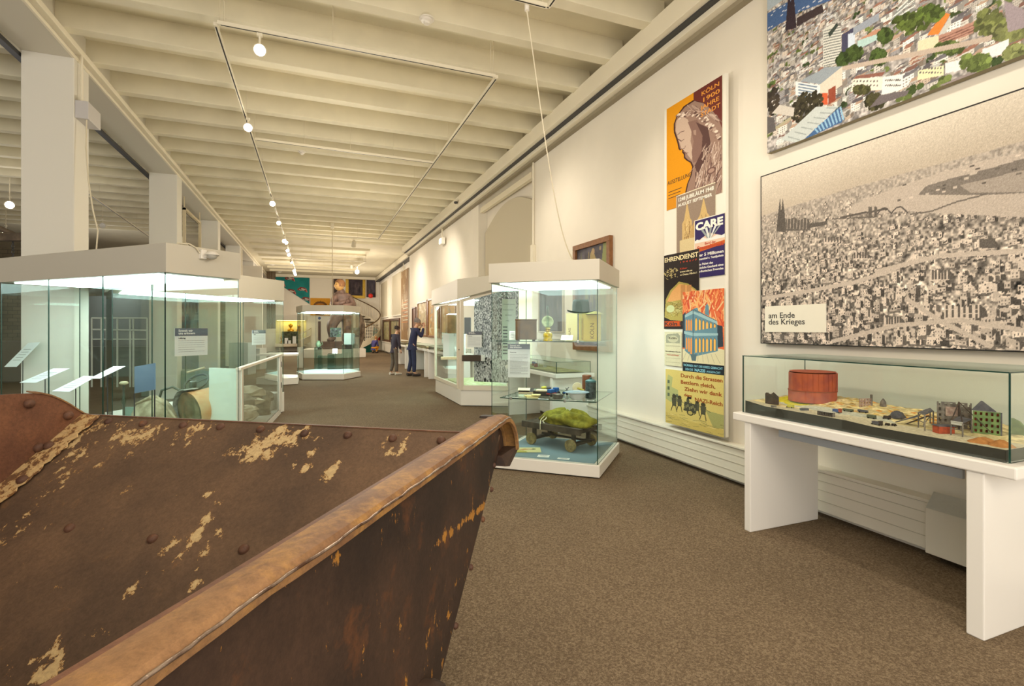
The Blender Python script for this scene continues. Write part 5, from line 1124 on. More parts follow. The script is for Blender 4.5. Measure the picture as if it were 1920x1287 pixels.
# 1 exhibition poster with a veiled head in profile
cv = Cv(240, 560, (222, 150, 22)); qa, qc = onx(1250, 205, BX - .0045), onx(1354, 361, BX - .0045)
def hf(x, y):   # outline of the veiled head, taken in photo pixels of a 1.9625x crop that starts at x=1200
    p = onx(1200 + x / 1.9625, y / 1.9625, BX - .0045); return ((qa.y - p.y) / (qa.y - qc.y), (p.z - qc.z) / (qa.z - qc.z))
HP = lambda L: [hf(*q) for q in L]
cv.poly(HP([(197, 330), (310, 270), (310, 640), (260, 420), (197, 400)]), (104, 46, 40)); cv.poly([(0, 0), (1, 0), (1, .1), (0, .12)], (214, 142, 26))
OUT = [(200, 372), (165, 395), (140, 425), (129, 455), (130, 485), (137, 505), (143, 525), (147, 546), (152, 551), (161, 547), (160, 558), (166, 566), (166, 578), (176, 588), (190, 596), (197, 612), (190, 645), (178, 675), (170, 712), (310, 720), (310, 500), (290, 440), (262, 402), (232, 380)]
cv.poly(HP([(x - 5, y + (3 if y > 400 else -3)) for x, y in OUT]), (66, 38, 34)); cv.poly(HP(OUT), (150, 122, 108))
cv.poly(HP([(134, 445), (150, 425), (176, 440), (190, 480), (186, 520), (196, 560), (190, 590), (168, 560), (152, 545), (140, 510), (131, 480)]), (196, 172, 154))      # lit face
cv.poly(HP([(176, 450), (210, 440), (232, 480), (236, 540), (214, 590), (196, 600), (190, 560), (198, 520), (188, 480)]), (132, 102, 92))                                  # cheek in shade
cv.poly(HP([(206, 450), (250, 470), (262, 540), (240, 600), (214, 640), (200, 612), (226, 560), (230, 500)]), (88, 62, 58))
cv.path(HP([(138, 497), (150, 486), (164, 482)]), 3, (92, 62, 56)); cv.path(HP([(141, 512), (152, 520), (163, 512)]), 3, (80, 52, 48)); cv.path(HP([(160, 560), (172, 564), (178, 562)]), 3, (96, 60, 56)); cv.path(HP([(152, 549), (164, 546), (168, 536)]), 2, (96, 64, 58))
cv.poly(HP([(196, 480), (206, 478), (206, 498), (198, 496)]), (170, 142, 126))
rr = random.Random(2)
for k in range(90):      # crinkled edge of the veil
    a = k / 90; x = 140 + 150 * a; y = 428 - 34 * math.sin(a * 2.2) + 110 * a * a; q = hf(x + rr.uniform(-7, 7), y + rr.uniform(-7, 9)); cv.ell(q[0], q[1], .030, .011, rr.choice(((216, 198, 182), (140, 112, 100), (98, 72, 66), (230, 214, 198), (182, 158, 142))), n=7)
for k in range(30): x = rr.uniform(170, 290); q = hf(x, 385 + rr.uniform(0, 26) + max(0, x - 220) * .5); q2 = hf(x + 26, 392 + rr.uniform(0, 26) + max(0, x - 196) * .5); cv.line(*q, *q2, 3, rr.choice(((176, 150, 136), (120, 92, 84), (196, 172, 156))))
for k in range(170):     # carved folds of the robe
    x = rr.uniform(200, 306); y = rr.uniform(520, 712)
    if x < 236 and y < 600: continue
    q = hf(x, y); q2 = hf(x + rr.uniform(-24, 2), y + rr.uniform(18, 56)); cv.line(*q, *q2, rr.uniform(1.5, 5), rr.choice(((208, 188, 174), (126, 98, 90), (92, 68, 64), (190, 166, 150), (170, 146, 132))))
q = hf(262, 628); cv.ell(q[0], q[1], .08, .03, (112, 84, 76)); cv.ell(q[0], q[1], .05, .018, (170, 140, 126)); cv.grain(3)
t, X, pa, pc = poster('orange and maroon exhibition poster with a veiled head in profile, topmost', ((1250, 205), (1354, 361)), cv, 1)
for k, s in enumerate(('KÖLN', '1900', 'JAHRE', 'STADT')): tx(t, X, pa, pc, s, (.66, .68, .65, .65)[k], .925 - .062 * k, .036, ORG, (.29, .27, .31, .32)[k], .012)
tx(t, X, pa, pc, 'AUSSTELLUNG', .02, .245, .038, INKB, .46); 
for k in range(3): MB().box(X - .002, X - .0005, pa.y - (pa.y - pc.y) * (.30 - .02 * k), pa.y - (pa.y - pc.y) * .04, pc.z + (pa.z - pc.z) * (.17 - .03 * k), pc.z + (pa.z - pc.z) * (.175 - .03 * k)).build('text_line', INKB, t)
# 2 cathedral jubilee
cv = Cv(150, 220, (148, 130, 114))
for (x, w, h) in ((.30, .13, .86), (.72, .15, .84)):
    cv.poly([(x - w, .0), (x - w, .55), (x - w * .6, .6), (x, h), (x + w * .6, .6), (x + w, .55), (x + w, 0)], (206, 176, 118))
    for k in range(26): cv.line(x + rr.uniform(-w, w) * .8, rr.uniform(0, .5), x + rr.uniform(-w, w) * .5, rr.uniform(.1, .6), 1.4, rr.choice(((158, 120, 70), (228, 204, 150), (130, 100, 64))))
cv.poly([(.35, 0), (.66, 0), (.62, .42), (.5, .56), (.4, .42)], (190, 158, 102)); cv.rect(.1, 0, .5, .30, (214, 196, 150)); cv.grain(5)
cv.rect(0, .985, 1, 1, (236, 226, 200)); cv.rect(0, 0, .012, 1, (236, 226, 200))
t, X, pa, pc = poster('grey-brown jubilee poster with twin cathedral towers', ((1268, 368), (1341, 476)), cv, 2)
tx(t, X, pa, pc, '1248 JUBILÄUM 1948', .05, .90, .055, WHT, .90, .02); tx(t, X, pa, pc, 'AUGUST SEPTEMBER', .05, .82, .045, WHT, .88, .02)
# 3 relief parcel poster
cv = Cv(130, 240, (52, 42, 94)); cv.poly([(0, .60), (.5, .73), (1, .62), (1, .52), (0, .46)], (226, 196, 170)); cv.poly([(0, .50), (1, .56), (1, .50), (0, .43)], (196, 96, 40))
cv.poly([(0, .63), (.1, .66), (.2, .635), (.3, .68), (.42, .64), (.5, .68), (.6, .64), (.75, .67), (.9, .64), (1, .66), (1, .60), (0, .6)], (228, 232, 226))
for k in range(5): cv.poly([(.44 + .03 * k, .64), (.2 + .16 * k, .83), (.28 + .16 * k, .83), (.5 + .02 * k, .64)], (220, 226, 222) if k % 2 else (150, 160, 160))
cv.rect(0, .985, 1, 1, (230, 226, 214)); cv.rect(0, 0, .02, 1, (230, 226, 214)); cv.grain(3)
t, X, pa, pc = poster('purple relief parcel poster with large white letters', ((1302, 414), (1359, 515)), cv, 3)
tx(t, X, pa, pc, 'CARE', .05, .82, .12, WHT, .90, .05); tx(t, X, pa, pc, 'Band der', .36, .545, .04, RED, .36, .01); tx(t, X, pa, pc, 'Freundschaft', .10, .48, .06, RED, .86, .02)
for k, s in enumerate(('über 5 Millionen', 'Lebensmittel u. Textilpakete', 'Jedes Paket das', 'persönliche Geschenk eines', 'amerikanischen Freundes')): tx(t, X, pa, pc, s, .04, (.36, .30, .21, .15, .09)[k], (.05, .035, .036, .036, .036)[k], WHT, .92 if k != 2 else .6, .02)
# 4 duty of honour
cv = Cv(110, 280, (44, 36, 34)); cv.poly([(.02, .16), (.06, .40), (.2, .52), (.45, .62), (.7, .58), (.95, .48), (1, .3), (1, .14), (.6, .1), (.2, .12)], (176, 160, 84)); cv.poly([(.08, .36), (.24, .50), (.45, .59), (.7, .56), (.95, .46), (.95, .36), (.5, .38)], (226, 168, 104))
for (x, h) in ((.5, .57), (.66, .56)): cv.rect(x, .3, x + .13, h, (196, 140, 84))
for k in range(60): cv.line(rr.uniform(.08, .8), rr.uniform(.16, .38), rr.uniform(.08, .8), rr.uniform(.16, .38), 1.2, rr.choice(((120, 112, 60), (206, 196, 130), (146, 120, 60))))
cv.ell(.2, .27, .12, .05, (206, 214, 160)); cv.rect(.02, .02, .5, .105, (204, 84, 30))
for k in range(40): x = rr.uniform(.04, .4); y = rr.uniform(.68, .8); cv.line(x, y, x + rr.uniform(-.06, .1), y + rr.uniform(-.02, .04), 1.6, (206, 190, 130))
cv.rect(.02, .02, .5, .035, (44, 36, 34)); cv.grain(4)
t, X, pa, pc = poster('black voluntary service poster with a view through a ruined arch', ((1245, 480), (1311, 617)), cv, 4)
tx(t, X, pa, pc, 'EHRENDIENST', .02, .905, .06, CRM, .95, .02); tx(t, X, pa, pc, '1 9 4 6 / 7', .48, .86, .02, RED, .46, .02)
for k, s in enumerate(('Kölner', 'tretet alle an', 'zu Deine Pflicht !')): tx(t, X, pa, pc, s, .48, .775 - .04 * k, .022, RED if k == 0 else CRM, (.2, .34, .46)[k], .01)
tx(t, X, pa, pc, 'Köln bleibt', .02, .045, .05, INKB, .9, .02)
# 5 small gazette sheet
cv = Cv(50, 100, (214, 208, 174)); cv.poly([(.1, .66), (.9, .66), (.9, .88), (.8, .95), (.2, .92), (.1, .88)], (160, 160, 138)); cv.ell(.5, .78, .3, .1, (196, 192, 160))
for k in range(5): cv.rect(.08, .58 - .02 * k * (1 if k < 2 else 6), .92, .588 - .02 * k * (1 if k < 2 else 6), (166, 160, 130))
cv.grain(5)
t, X, pa, pc = poster('small cream gazette sheet with a town vignette', ((1246, 622), (1278, 688)), cv, 5)
tx(t, X, pa, pc, 'Köln', .25, .78, .07, INKB, .45); tx(t, X, pa, pc, 'Die schönsten Abende', .06, .40, .035, INKB, .88); tx(t, X, pa, pc, 'Heimatklänge', .14, .30, .035, RED, .7)
# 6 burning loggia
cv = Cv(220, 380, (224, 110, 64))
for k in range(200):
    x = rr.random(); y = rr.uniform(.4, 1); cv.line(x, y, x + rr.uniform(-.2, .2), y + rr.uniform(.05, .2), rr.uniform(3, 9), rr.choice(((232, 140, 84), (240, 176, 108), (214, 92, 56), (236, 196, 140), (206, 82, 56))))
cv.poly([(0, 0), (1, 0), (1, .22), (.8, .24), (0, .2)], (222, 212, 172)); bl = (104, 142, 156); lb = (158, 190, 194); dkb = (54, 62, 72)
cv.poly([(0, .22), (.08, .22), (.08, .72), (0, .68)], dkb); cv.poly([(.82, .24), (.98, .26), (.96, .52), (.82, .54)], dkb)
cv.poly([(.06, .18), (.26, .10), (.86, .20), (.84, .58), (.30, .76), (.06, .68)], bl); cv.poly([(.06, .68), (.28, .74), (.84, .58), (.84, .545), (.28, .69), (.06, .64)], lb); cv.poly([(.04, .415), (.27, .385), (.86, .40), (.86, .43), (.27, .43), (.04, .455)], lb)
for (z0_, z1_) in ((.20, .37), (.46, .62)):
    for k in range(3): x = .085 + .06 * k; yy0 = z0_ + (.0 if z0_ > .3 else -.03 * k); cv.poly([(x, yy0 + .0), (x + .04, yy0 - .0), (x + .04, z1_ - .03), (x + .02, z1_), (x, z1_ - .03)], (236, 150, 70))
    for k in range(6):
        x = .32 + .088 * k; w = .055; yb0 = z0_ + .008 * k - (.04 if z0_ < .3 else 0); yt = z1_ + (.02 - .016 * k if z0_ > .3 else 0); cv.poly([(x, yb0), (x + w, yb0 + .004), (x + w, yt - .035), (x + w / 2, yt), (x, yt - .035)], (240, 186, 96)); cv.path([(x, yb0), (x, yt - .035), (x + w / 2, yt), (x + w, yt - .035), (x + w, yb0)], 1.6, dkb)
cv.poly([(.56, .68), (.66, .65), (.65, .78), (.61, .82), (.57, .78)], bl); cv.poly([(.26, .73), (.42, .69), (.38, .77), (.3, .76)], bl); cv.path([(.06, .68), (.28, .75), (.84, .585)], 2, dkb); cv.path([(.27, .1), (.27, .74)], 2.5, dkb)
for k in range(8): cv.line(.1 + .1 * k, .16, .0 + .13 * k, .04, 2, (176, 168, 140))
cv.poly([(.2, .14), (.36, .14), (.34, .05), (.24, .05)], (90, 112, 120)); cv.grain(4)
t, X, pa, pc = poster('poster of a blue arcaded building in flames', ((1280, 548), (1358, 689)), cv, 6)
cv = Cv(120, 40, (36, 42, 48)); t, X, pa, pc = poster('dark slogan strip below the burning building', ((1280, 679), (1358, 705)), cv, 7)
LBL = mat('poster_pale_blue', (132, 190, 206), .6)
tx(t, X, pa, pc, 'TRÜMMER HAT DER KRIEG GEBRACHT', .02, .56, .24, LBL, .95, .015); tx(t, X, pa, pc, 'DEN DIE', .07, .14, .24, LBL, .2, .015); tx(t, X, pa, pc, 'NAZIS', .31, .12, .30, LBL, .26, .04); tx(t, X, pa, pc, 'ANGEFACHT', .6, .14, .2, LBL, .32, .015)
# 8 begging through the streets
cv = Cv(220, 260, (216, 196, 116)); cv.poly([(0, 0), (1, 0), (1, .16), (.5, .12), (0, .2)], (206, 184, 104)); cv.poly([(0, .55), (.05, .9), (.14, .86), (.12, .68), (.24, .64), (.26, .45), (.1, .40), (0, .45)], (176, 178, 120)); cv.poly([(.72, .38), (1, .36), (1, .14), (.84, .12)], (170, 168, 106))
for (x, y) in ((.04, .5), (.04, .62), (.04, .74), (.14, .5), (.2, .5)): cv.rect(x, y, x + .04, y + .06, (92, 104, 84))
def fig(x, y, s_): cv.ell(x, y + .22 * s_, .016 * s_ * 2, .03 * s_, (70, 66, 50)); cv.poly([(x - .04 * s_, y + .2 * s_), (x + .04 * s_, y + .2 * s_), (x + .03 * s_, y + .08 * s_), (x - .03 * s_, y + .08 * s_)], (84, 84, 66)); cv.line(x - .02 * s_, y + .1 * s_, x - .05 * s_, y, 3, (64, 60, 46)); cv.line(x + .02 * s_, y + .1 * s_, x + .04 * s_, y, 3, (64, 60, 46)); cv.line(x + .02, y + .17 * s_, x + .1 * s_, y + .13 * s_, 2, (90, 84, 60))
for (x, y, s_) in ((.17, .24, 1.25), (.27, .26, 1.15), (.68, .20, 1.2), (.58, .26, 1), (.42, .36, .7)): fig(x, y, s_)
cv.poly([(.34, .30), (.56, .28), (.58, .44), (.36, .46)], (74, 74, 60)); 
for k in range(7): cv.rect(.35 + .03 * k, .33 + .02 * (k % 3), .37 + .03 * k, .38 + .02 * (k % 3), (140, 136, 96))
cv.ell(.46, .28, .06, .05, (60, 58, 46)); cv.ell(.46, .28, .04, .033, (190, 172, 100)); cv.line(.42, .48, .43, .56, 2, (60, 56, 44)); cv.rect(.41, .52, .48, .56, (50, 46, 40))
for k in range(40): x = rr.random(); y = rr.uniform(.02, .2); cv.line(x, y, x + .1, y + rr.uniform(-.03, .03), 1.4, rr.choice(((150, 140, 84), (120, 116, 76), (230, 214, 150))))
cv.grain(4)
t, X, pa, pc = poster('yellow poster of people pushing a loaded handcart, lowest of all', ((1248, 692), (1357, 821)), cv, 8)
BRO = mat('poster_rust', (160, 78, 24), .6)
for k, (s, u, w) in enumerate((('Durch die Strassen', .29, .69), ('Bettlern gleich,', .29, .58), ('Ziehn wir dank', .36, .62), ('dem', .35, .14), ('NAZI-Reich', .54, .44))): tx(t, X, pa, pc, s, u, (.885, .77, .655, .555, .50)[k], .064 if k != 3 else .05, BRO, w, .02)

# --- framed paintings on walls
WF = mat('frame_walnut', (132, 88, 52), .4, noise=.15, scale=20); WFD = mat('frame_dark', (86, 56, 36), .45); GOLD = mat('frame_gold', (170, 138, 50), .35, metal=.5, noise=.15, scale=20)
def painting(label, X, ya, yb, z0, z1, cv, fm, fw=.05, depth=.05, name='painting', mat_m=None, passe=0, face=-1, axis='x', tiltn=0):
    """axis x: hangs on a wall of constant x, canvas runs from far (ya) to near (yb); axis y: on a wall of constant y, ya/yb are x values left/right"""
    P = (lambda a, z, o: Vector((X - o, a, z))) if axis == 'x' else (lambda a, z, o: Vector((a, X - o, z)))
    s = 1 if yb > ya else -1; t = thing(name, label, 'painting', P((ya + yb) / 2, z0, 0)); r_ = P(yb, z0, 0) - P(ya, z0, 0)
    nrm = Vector((-1, 0, 0)) if axis == 'x' else Vector((0, -1, 0))
    def bar(a0, a1, q0, q1): MB().slab([P(a0, q0, 0), P(a1, q0, 0), P(a1, q1, 0), P(a0, q1, 0)], nrm * depth).build('frame_bar', fm, t, bev=.004)
    bar(ya, yb, z1 - fw, z1); bar(ya, yb, z0, z0 + fw); bar(ya, ya + s * fw, z0 + fw, z1 - fw); bar(yb - s * fw, yb, z0 + fw, z1 - fw)
    if passe: MB().slab([P(ya + s * fw, z0 + fw, 0), P(yb - s * fw, z0 + fw, 0), P(yb - s * fw, z1 - fw, 0), P(ya + s * fw, z1 - fw, 0)], nrm * .012).build('mount', WHITE, t)
    f2 = fw + passe
    picture('canvas', cv, P(ya + s * f2, z0 + f2, .02), r_, uz, abs(yb - ya) - 2 * f2, z1 - z0 - 2 * f2, t)
    return t
def dark_figures(w, h, bg, tones, n=30, seed=1, vertical=True):
    cv = Cv(w, h, bg); r = random.Random(seed); cv.a *= (.8 + .4 * smooth_noise(h, w, 9, seed))[..., None]
    for _ in range(n):
        x = r.random(); y = r.uniform(.05, .6); hh = r.uniform(.2, .5); ww = r.uniform(.02, .06); c = r.choice(tones)
        cv.poly([(x - ww, y), (x + ww, y), (x + ww * .7, y + hh * .7), (x, y + hh), (x - ww * .7, y + hh * .7)] if vertical else [(x, y), (x + hh, y + ww), (x + hh, y + 3 * ww), (x, y + 2 * ww)], c, .55)
    return cv.grain(4)
painting('small dark painting in a pale frame behind the oil lamp', XR, 8.10, 7.17, 1.38, 2.12, dark_figures(60, 60, (70, 62, 56), ((118, 104, 84), (40, 38, 40), (86, 84, 92)), 24, 3), mat('frame_beige', (196, 184, 158), .5), .02, .04)
cv = dark_figures(90, 130, (88, 84, 90), ((150, 132, 92), (60, 60, 74), (120, 128, 92), (96, 84, 66)), 40, 5)
cv.poly([(.42, .62), (.62, .62), (.66, .82), (.56, .93), (.5, .97), (.44, .92), (.4, .8)], (164, 146, 102)); cv.ell(.53, .945, .05, .035, (176, 150, 112)); cv.line(.3, .66, .4, .95, 3, (136, 124, 94)); cv.poly([(.72, .5), (1, .5), (1, 1), (.84, 1)], (142, 146, 96)); cv.ell(.75, .96, .03, .02, (160, 140, 110))
painting('large painting of a standing robed figure in a walnut frame', XR, 6.80, 5.78, 1.13, 2.69, cv, WF, .075, .06)
# far wall pictures, bay wall panels
for k, (a0_, a1_, z0_, z1_, lab, pal_, sd) in enumerate(((3.7, None, 0, 0, '', None, 0),)): pass
def gridpic(seed, pal, w=60, h=90):
    cv = Cv(w, h, pal[0]); r = random.Random(seed)
    for _ in range(60): x = r.random(); y = r.random(); cv.poly([(x, y), (x + r.uniform(.02, .25), y + r.uniform(-.1, .1)), (x + r.uniform(0, .2), y + r.uniform(0, .3))], r.choice(pal), .7)
    return cv.grain(5)
OPAL = ((190, 150, 90), (206, 140, 60), (150, 150, 140), (214, 200, 160), (120, 96, 60))
painting('framed picture with a pale lower field, first beyond the framed case', XR, 17.25, 15.6, 1.14, 2.46, gridpic(1, OPAL), WF, .07)
painting('framed picture with pale figures, beyond the orange one', XR, 19.1, 17.4, 1.16, 2.44, gridpic(2, ((170, 150, 110), (196, 186, 150), (140, 130, 110), (216, 206, 180))), WF, .07)
painting('narrow brown framed picture beside the standing visitor', XR, 20.2, 19.45, 1.3, 2.28, gridpic(3, ((112, 72, 48), (90, 58, 40), (130, 90, 60))), WFD, .05)
painting('brown and ochre picture in a wide frame beside the framed case', XR, 15.4, 13.6, 1.12, 2.5, gridpic(9, OPAL), WF, .09)
cvt = gridpic(4, ((150, 118, 78), (206, 190, 160), (130, 96, 66), (186, 160, 120), (104, 78, 60)), 40, 200); 
for k in range(9, 21): cvt.rect(.1 + .2 * (k % 3), k / 36, .9, k / 36 + .010, (206, 130, 60) if k % 2 else (226, 212, 180))
t = thing('tall_banner', 'very tall narrow collage banner reaching towards the cornice', 'banner', (XF - .36, 22.4, .9))
MB().box(XF - .40, XF - .36, 21.4, 23.3, .95, 4.0).build('board', FR, t); picture('print', cvt, (XF - .402, 23.3, .95), (0, -1, 0), uz, 1.9, 3.05, t)
MB().box(XF - .36, XF, 22.2, 22.5, 1.5, 3.5).build('bracket', FR, t)
for (ya, yb, lab, sd) in ((32.5, 29.4, 'dark-framed portrait picture, far one of the leaning pair', 7), (29.2, 26.0, 'dark-framed portrait picture, near one of the pair by the stairs', 8)):
    painting(lab, XF, ya, yb, .66, 1.98, gridpic(sd, ((150, 140, 100), (120, 116, 96), (84, 84, 76), (176, 166, 130)), 50, 60), WFD, .12, .08)
# ================================================================ model of the ruined quarter on its table
WT = mat('table_white', (238, 234, 226), .35)
def table(label, x0, x1, y0, y1, h, th=.058, legt=.055, rail=True):
    t = thing('display_table', label, 'table', ((x0 + x1) / 2, (y0 + y1) / 2, 0))
    MB().box(x0, x1, y0, y1, h - th, h).build('tabletop', WT, t, bev=.008)
    for (a, c) in ((y0 + .12, y0 + .12 + legt * 1.3), (y1 - .10 - legt, y1 - .10)): MB().box(x0 + .01, x1 - .03, a, c, .0, h - th).build('leg', WT, t, bev=.006)
    if rail: MB().box(x0 + .16, x0 + .18, y0 + .28, y1 - .26, h - th - .085, h - th - .04).box(x0 + .165, x0 + .175, y0 + .4, y0 + .43, h - th - .05, h - th).box(x0 + .165, x0 + .175, y1 - .43, y1 - .4, h - th - .05, h - th).build('apron_rail', mat('rail_grey', (176, 182, 188), .5), t)
    return t
t1 = table('white table carrying the glass-covered model of a ruined quarter', 2.88, 3.6, 1.26, 2.88, .835)
def glass_box(parent, x0, x1, y0, y1, z0, z1):
    pane('glass_pane', (x0, y1), (x0, y0), z0, z1, parent); pane('glass_pane', (x0 + .006, y1), (x1, y1), z0, z1, parent); pane('glass_pane', (x0 + .006, y0), (x1, y0), z0, z1, parent); pane('glass_pane', (x1, y0), (x1, y1), z0, z1, parent)
    flat_glass('glass_lid', [(x0 - .003, y0 - .003), (x1 + .003, y0 - .003), (x1 + .003, y1 + .003), (x0 - .003, y1 + .003)], z1, parent, .006)
gc = thing('glass_cover', 'large clear glass cover over the model ruins', 'glass cover', (3.27, 2.07, .835)); glass_box(gc, 2.945, 3.58, 1.315, 2.845, .836, 1.245)
MD = thing('ruin_model_base', 'model landscape of a bombed quarter with a dark base edge', 'model', (3.27, 2.07, .836))
mx0, mx1, my0, my1 = 2.955, 3.57, 1.33, 2.832
def terr(x, y):
    u = (x - mx0) / (mx1 - mx0); v = (my1 - y) / (my1 - my0)
    front = .922 - .020 * min(1, v / .12) - .0 - .010 * max(0, min(1, (v - .5) / .1)); back = .935 + .02 * math.exp(-((v - .2) / .2) ** 2) - .035 * max(0, v - .55) / .45
    s_ = max(0, min(1, (u - .12) / .75)); s_ = s_ * s_ * (3 - 2 * s_)
    return front * (1 - s_) + back * s_ + .004 * math.sin(x * 55 + 2 * math.sin(y * 31)) * math.sin(y * 47) * s_ * 1.5
cvm = Cv(220, 100, (206, 190, 150)); rr = random.Random(33); a = smooth_noise(100, 220, 6, 5) ; cvm.a *= (.86 + .28 * a)[..., None]
cvm.poly([(0, .1), (.35, .25), (.7, .3), (1, .35), (1, 0), (0, 0)], (196, 186, 164)); cvm.poly([(0, .3), (.3, .42), (.55, .42), (.62, .3), (.3, .24)], (186, 184, 170))
for _ in range(260): x = rr.uniform(0, .75); y = rr.uniform(.45, 1); cvm.ell(x, y, .012, .02, rr.choice(((206, 170, 96), (178, 140, 76), (226, 206, 150), (150, 116, 64), (214, 150, 90))), .8, 7)
cvm.ell(.07, .5, .05, .18, (196, 184, 70)); cvm.ell(.15, .4, .06, .1, (200, 190, 80)); cvm.a = 150 + (cvm.a - 150) * 1.25; cvm.grain(14)
ter = picture('terrain', cvm, (mx0, my1, 0), (0, -1, 0), (1, 0, 0), my1 - my0, mx1 - mx0, MD, attr_mat('terrain_paint', .95, .1))
for v in ter.data.vertices: w_ = v.co + wloc(MD); v.co.z = terr(w_.x, w_.y) - MD.location.z
b = MB(); EDG = mat('model_edge', (58, 54, 46), .7); N_ = 60
for (P0, P1) in (((mx0, my1), (mx0, my0)), ((mx0, my0), (mx1, my0)), ((mx1, my0), (mx1, my1)), ((mx1, my1), (mx0, my1))):
    for i in range(N_):
        a = (P0[0] + (P1[0] - P0[0]) * i / N_, P0[1] + (P1[1] - P0[1]) * i / N_); c = (P0[0] + (P1[0] - P0[0]) * (i + 1) / N_, P0[1] + (P1[1] - P0[1]) * (i + 1) / N_)
        b.face([(a[0], a[1], .8365), (c[0], c[1], .8365), (c[0], c[1], terr(*c)), (a[0], a[1], terr(*a))])
b.build('edge', EDG, MD)
def onterr(px, py):
    z = .89
    for _ in range(6):
        p = onz(px, py, z); q = terr(min(max(p.x, mx0), mx1), min(max(p.y, my0), my1)); z = z * .4 + q * .6
    p = onz(px, py, z); p.x = min(max(p.x, mx0 + .02), mx1 - .02); p.y = min(max(p.y, my0 + .02), my1 - .02); p.z = terr(p.x, p.y) - .001; return p
def facade(parent, name, p, ax_, w, h, nx, ny, m_, th=.012, ragged=.0, seed=1, drop=.0, az=None, whole=None):
    """wall with real window openings made of piers and lintels; upper edge broken away"""
    ax_ = Vector(ax_).normalized(); ny_ = Vector((-ax_.y, ax_.x, 0)); b = MB(); r = random.Random(seed); cw, ch = w / nx, h / ny
    for i in range(nx):
        top = ny - (r.choice((0, 0, 1, 1, 2)) if ragged else 0)
        for j in range(max(1, top)):
            o_ = p + ax_ * (cw * i) + uz * (ch * j)
            b.frame(o_, ax_, ny_, uz, cw * .3, th, ch, False); b.frame(o_ + ax_ * cw * .3, ax_, ny_, uz, cw * .45, th, ch * .3, False); b.frame(o_ + ax_ * cw * .3 + uz * ch * .82, ax_, ny_, uz, cw * .45, th, ch * .18, False) if r.random() > drop else None
            b.frame(o_ + ax_ * cw * .75, ax_, ny_, uz, cw * .25, th, ch, False)
    return b.build(name, m_, parent)
GB = mat('gasometer_rust', (188, 92, 58), .8, rgb2=(160, 76, 60), scale=14, bump=.3); RG = mat('model_grey', (140, 130, 118), .9, rgb2=(104, 96, 90), scale=30, bump=.3); RDK = mat('model_brown', (84, 68, 58), .9, rgb2=(60, 50, 46), scale=30); RPK = mat('model_pink', (190, 164, 148), .9, rgb2=(150, 120, 110), scale=40)
GRN = mat('model_green', (122, 142, 86), .9, rgb2=(96, 116, 74), scale=30); BRKM = mat('model_brick', (190, 84, 52), .9, rgb2=(160, 70, 48), scale=50); SLT = mat('model_slate', (104, 100, 104), .8, rgb2=(80, 78, 84), scale=30); SANDM = mat('model_sand', (198, 136, 78), .95, rgb2=(176, 116, 62), scale=40)
p = onterr(1523, 749); t = thing('model_gas_holder', 'rust-red round gas holder, tallest piece of the model', 'model building', p)
MB().lathe(p - uz * .012, [(.152, 0), (.152, .075), (.150, .077), (.150, .205), (.146, .205), (.146, 0)], 44).build('drum', GB, t, smooth=30)
MB().lathe(p - uz * .012, [(.155, .0755), (.156, .079), (.153, .082), (.150, .079)], 44).build('ring', mat('ring_rust', (146, 74, 48), .8), t, smooth=60)
MB().rod(p + uz * .200, p + uz * .200 + Vector((.0, 0, 0.002)), .147, 30).build('roof', GB, t)
for k in range(14): a = 3.4 + k * .22; MB().rod(p + Vector((.153 * math.cos(a), .153 * math.sin(a), .072)), p + Vector((.153 * math.cos(a), .153 * math.sin(a), .195)), .0016, 6).build('rib', GB, t)
p = onterr(1436, 757); t = thing('model_ruin', 'dark brown ruined gable at the end of the model', 'model building', p)
MB().slab([p, p + Vector((.035, -.075, 0)), p + Vector((.035, -.075, .055)), p + Vector((.02, -.045, .085)), p + Vector((.012, -.03, .07)), p + Vector((0, 0, .08))], (.010, .004, 0)).build('gable', RDK, t)
facade(t, 'front_wall', p + Vector((.002, .0, 0)), (.5, .2, 0), .05, .075, 2, 3, RDK, .006)
p = onterr(1612, 765); t = thing('model_ruin', 'small grey and pink stepped ruin with empty windows', 'model building', p)
facade(t, 'front_wall', p, (CT, -ST, 0), .075, .06, 4, 3, RPK, .006, .0, 3); MB().frame(p + Vector((CT, -ST, 0)) * .075, (CT, -ST, 0), (ST, CT, 0), uz, .01, .01, .085, False).build('pillar', RG, t)
o = MB().lathe(onterr(1656, 762), [(.02, 0), (.016, .03), (.004, .05), (0, .052)], 10).build('model_spire', RG, None, smooth=30); tag(o, 'tiny pointed grey remnant behind the small stepped ruin', 'model building')
AXM = (Vector((3.2, 1.45, 0)) - Vector((3.25, 1.66, 0))).normalized()
p = onterr(1757, 802); p2 = onterr(1822, 805); ax_ = (p2 - p); ax_.z = 0; w_ = ax_.length; zl = .135
t = thing('model_ruin', 'long grey ruined house front with open windows', 'model building', p)
facade(t, 'front_wall', p, ax_, w_, .145, 6, 5, RG, .008, .0, 4, .2); facade(t, 'back_wall', p + Vector((.05, .02, 0)), ax_, w_ * .95, .13, 5, 4, RG, .006, 0, 6, .3)
MB().frame(p + ax_ * .45 + uz * .07, ax_, (-ax_.y, ax_.x, 0), uz, w_ * .4, .004, .05).build('plaster', RPK, t)
p = onterr(1824, 812); p2 = onterr(1876, 818); ax_ = (p2 - p); ax_.z = 0; w_ = ax_.length
t = thing('model_house', 'green ruined house with brick-red window openings and dark gable', 'model building', p); nv = Vector((-ax_.y, ax_.x, 0)).normalized()
facade(t, 'front_wall', p, ax_, w_, .118, 5, 4, GRN, .008, 0, 8); MB().slab([p + nv * .02, p + ax_ + nv * .02, p + ax_ + nv * .02 + uz * .112, p + nv * .02 + uz * .112], nv * .004).build('inner_wall', BRKM, t)
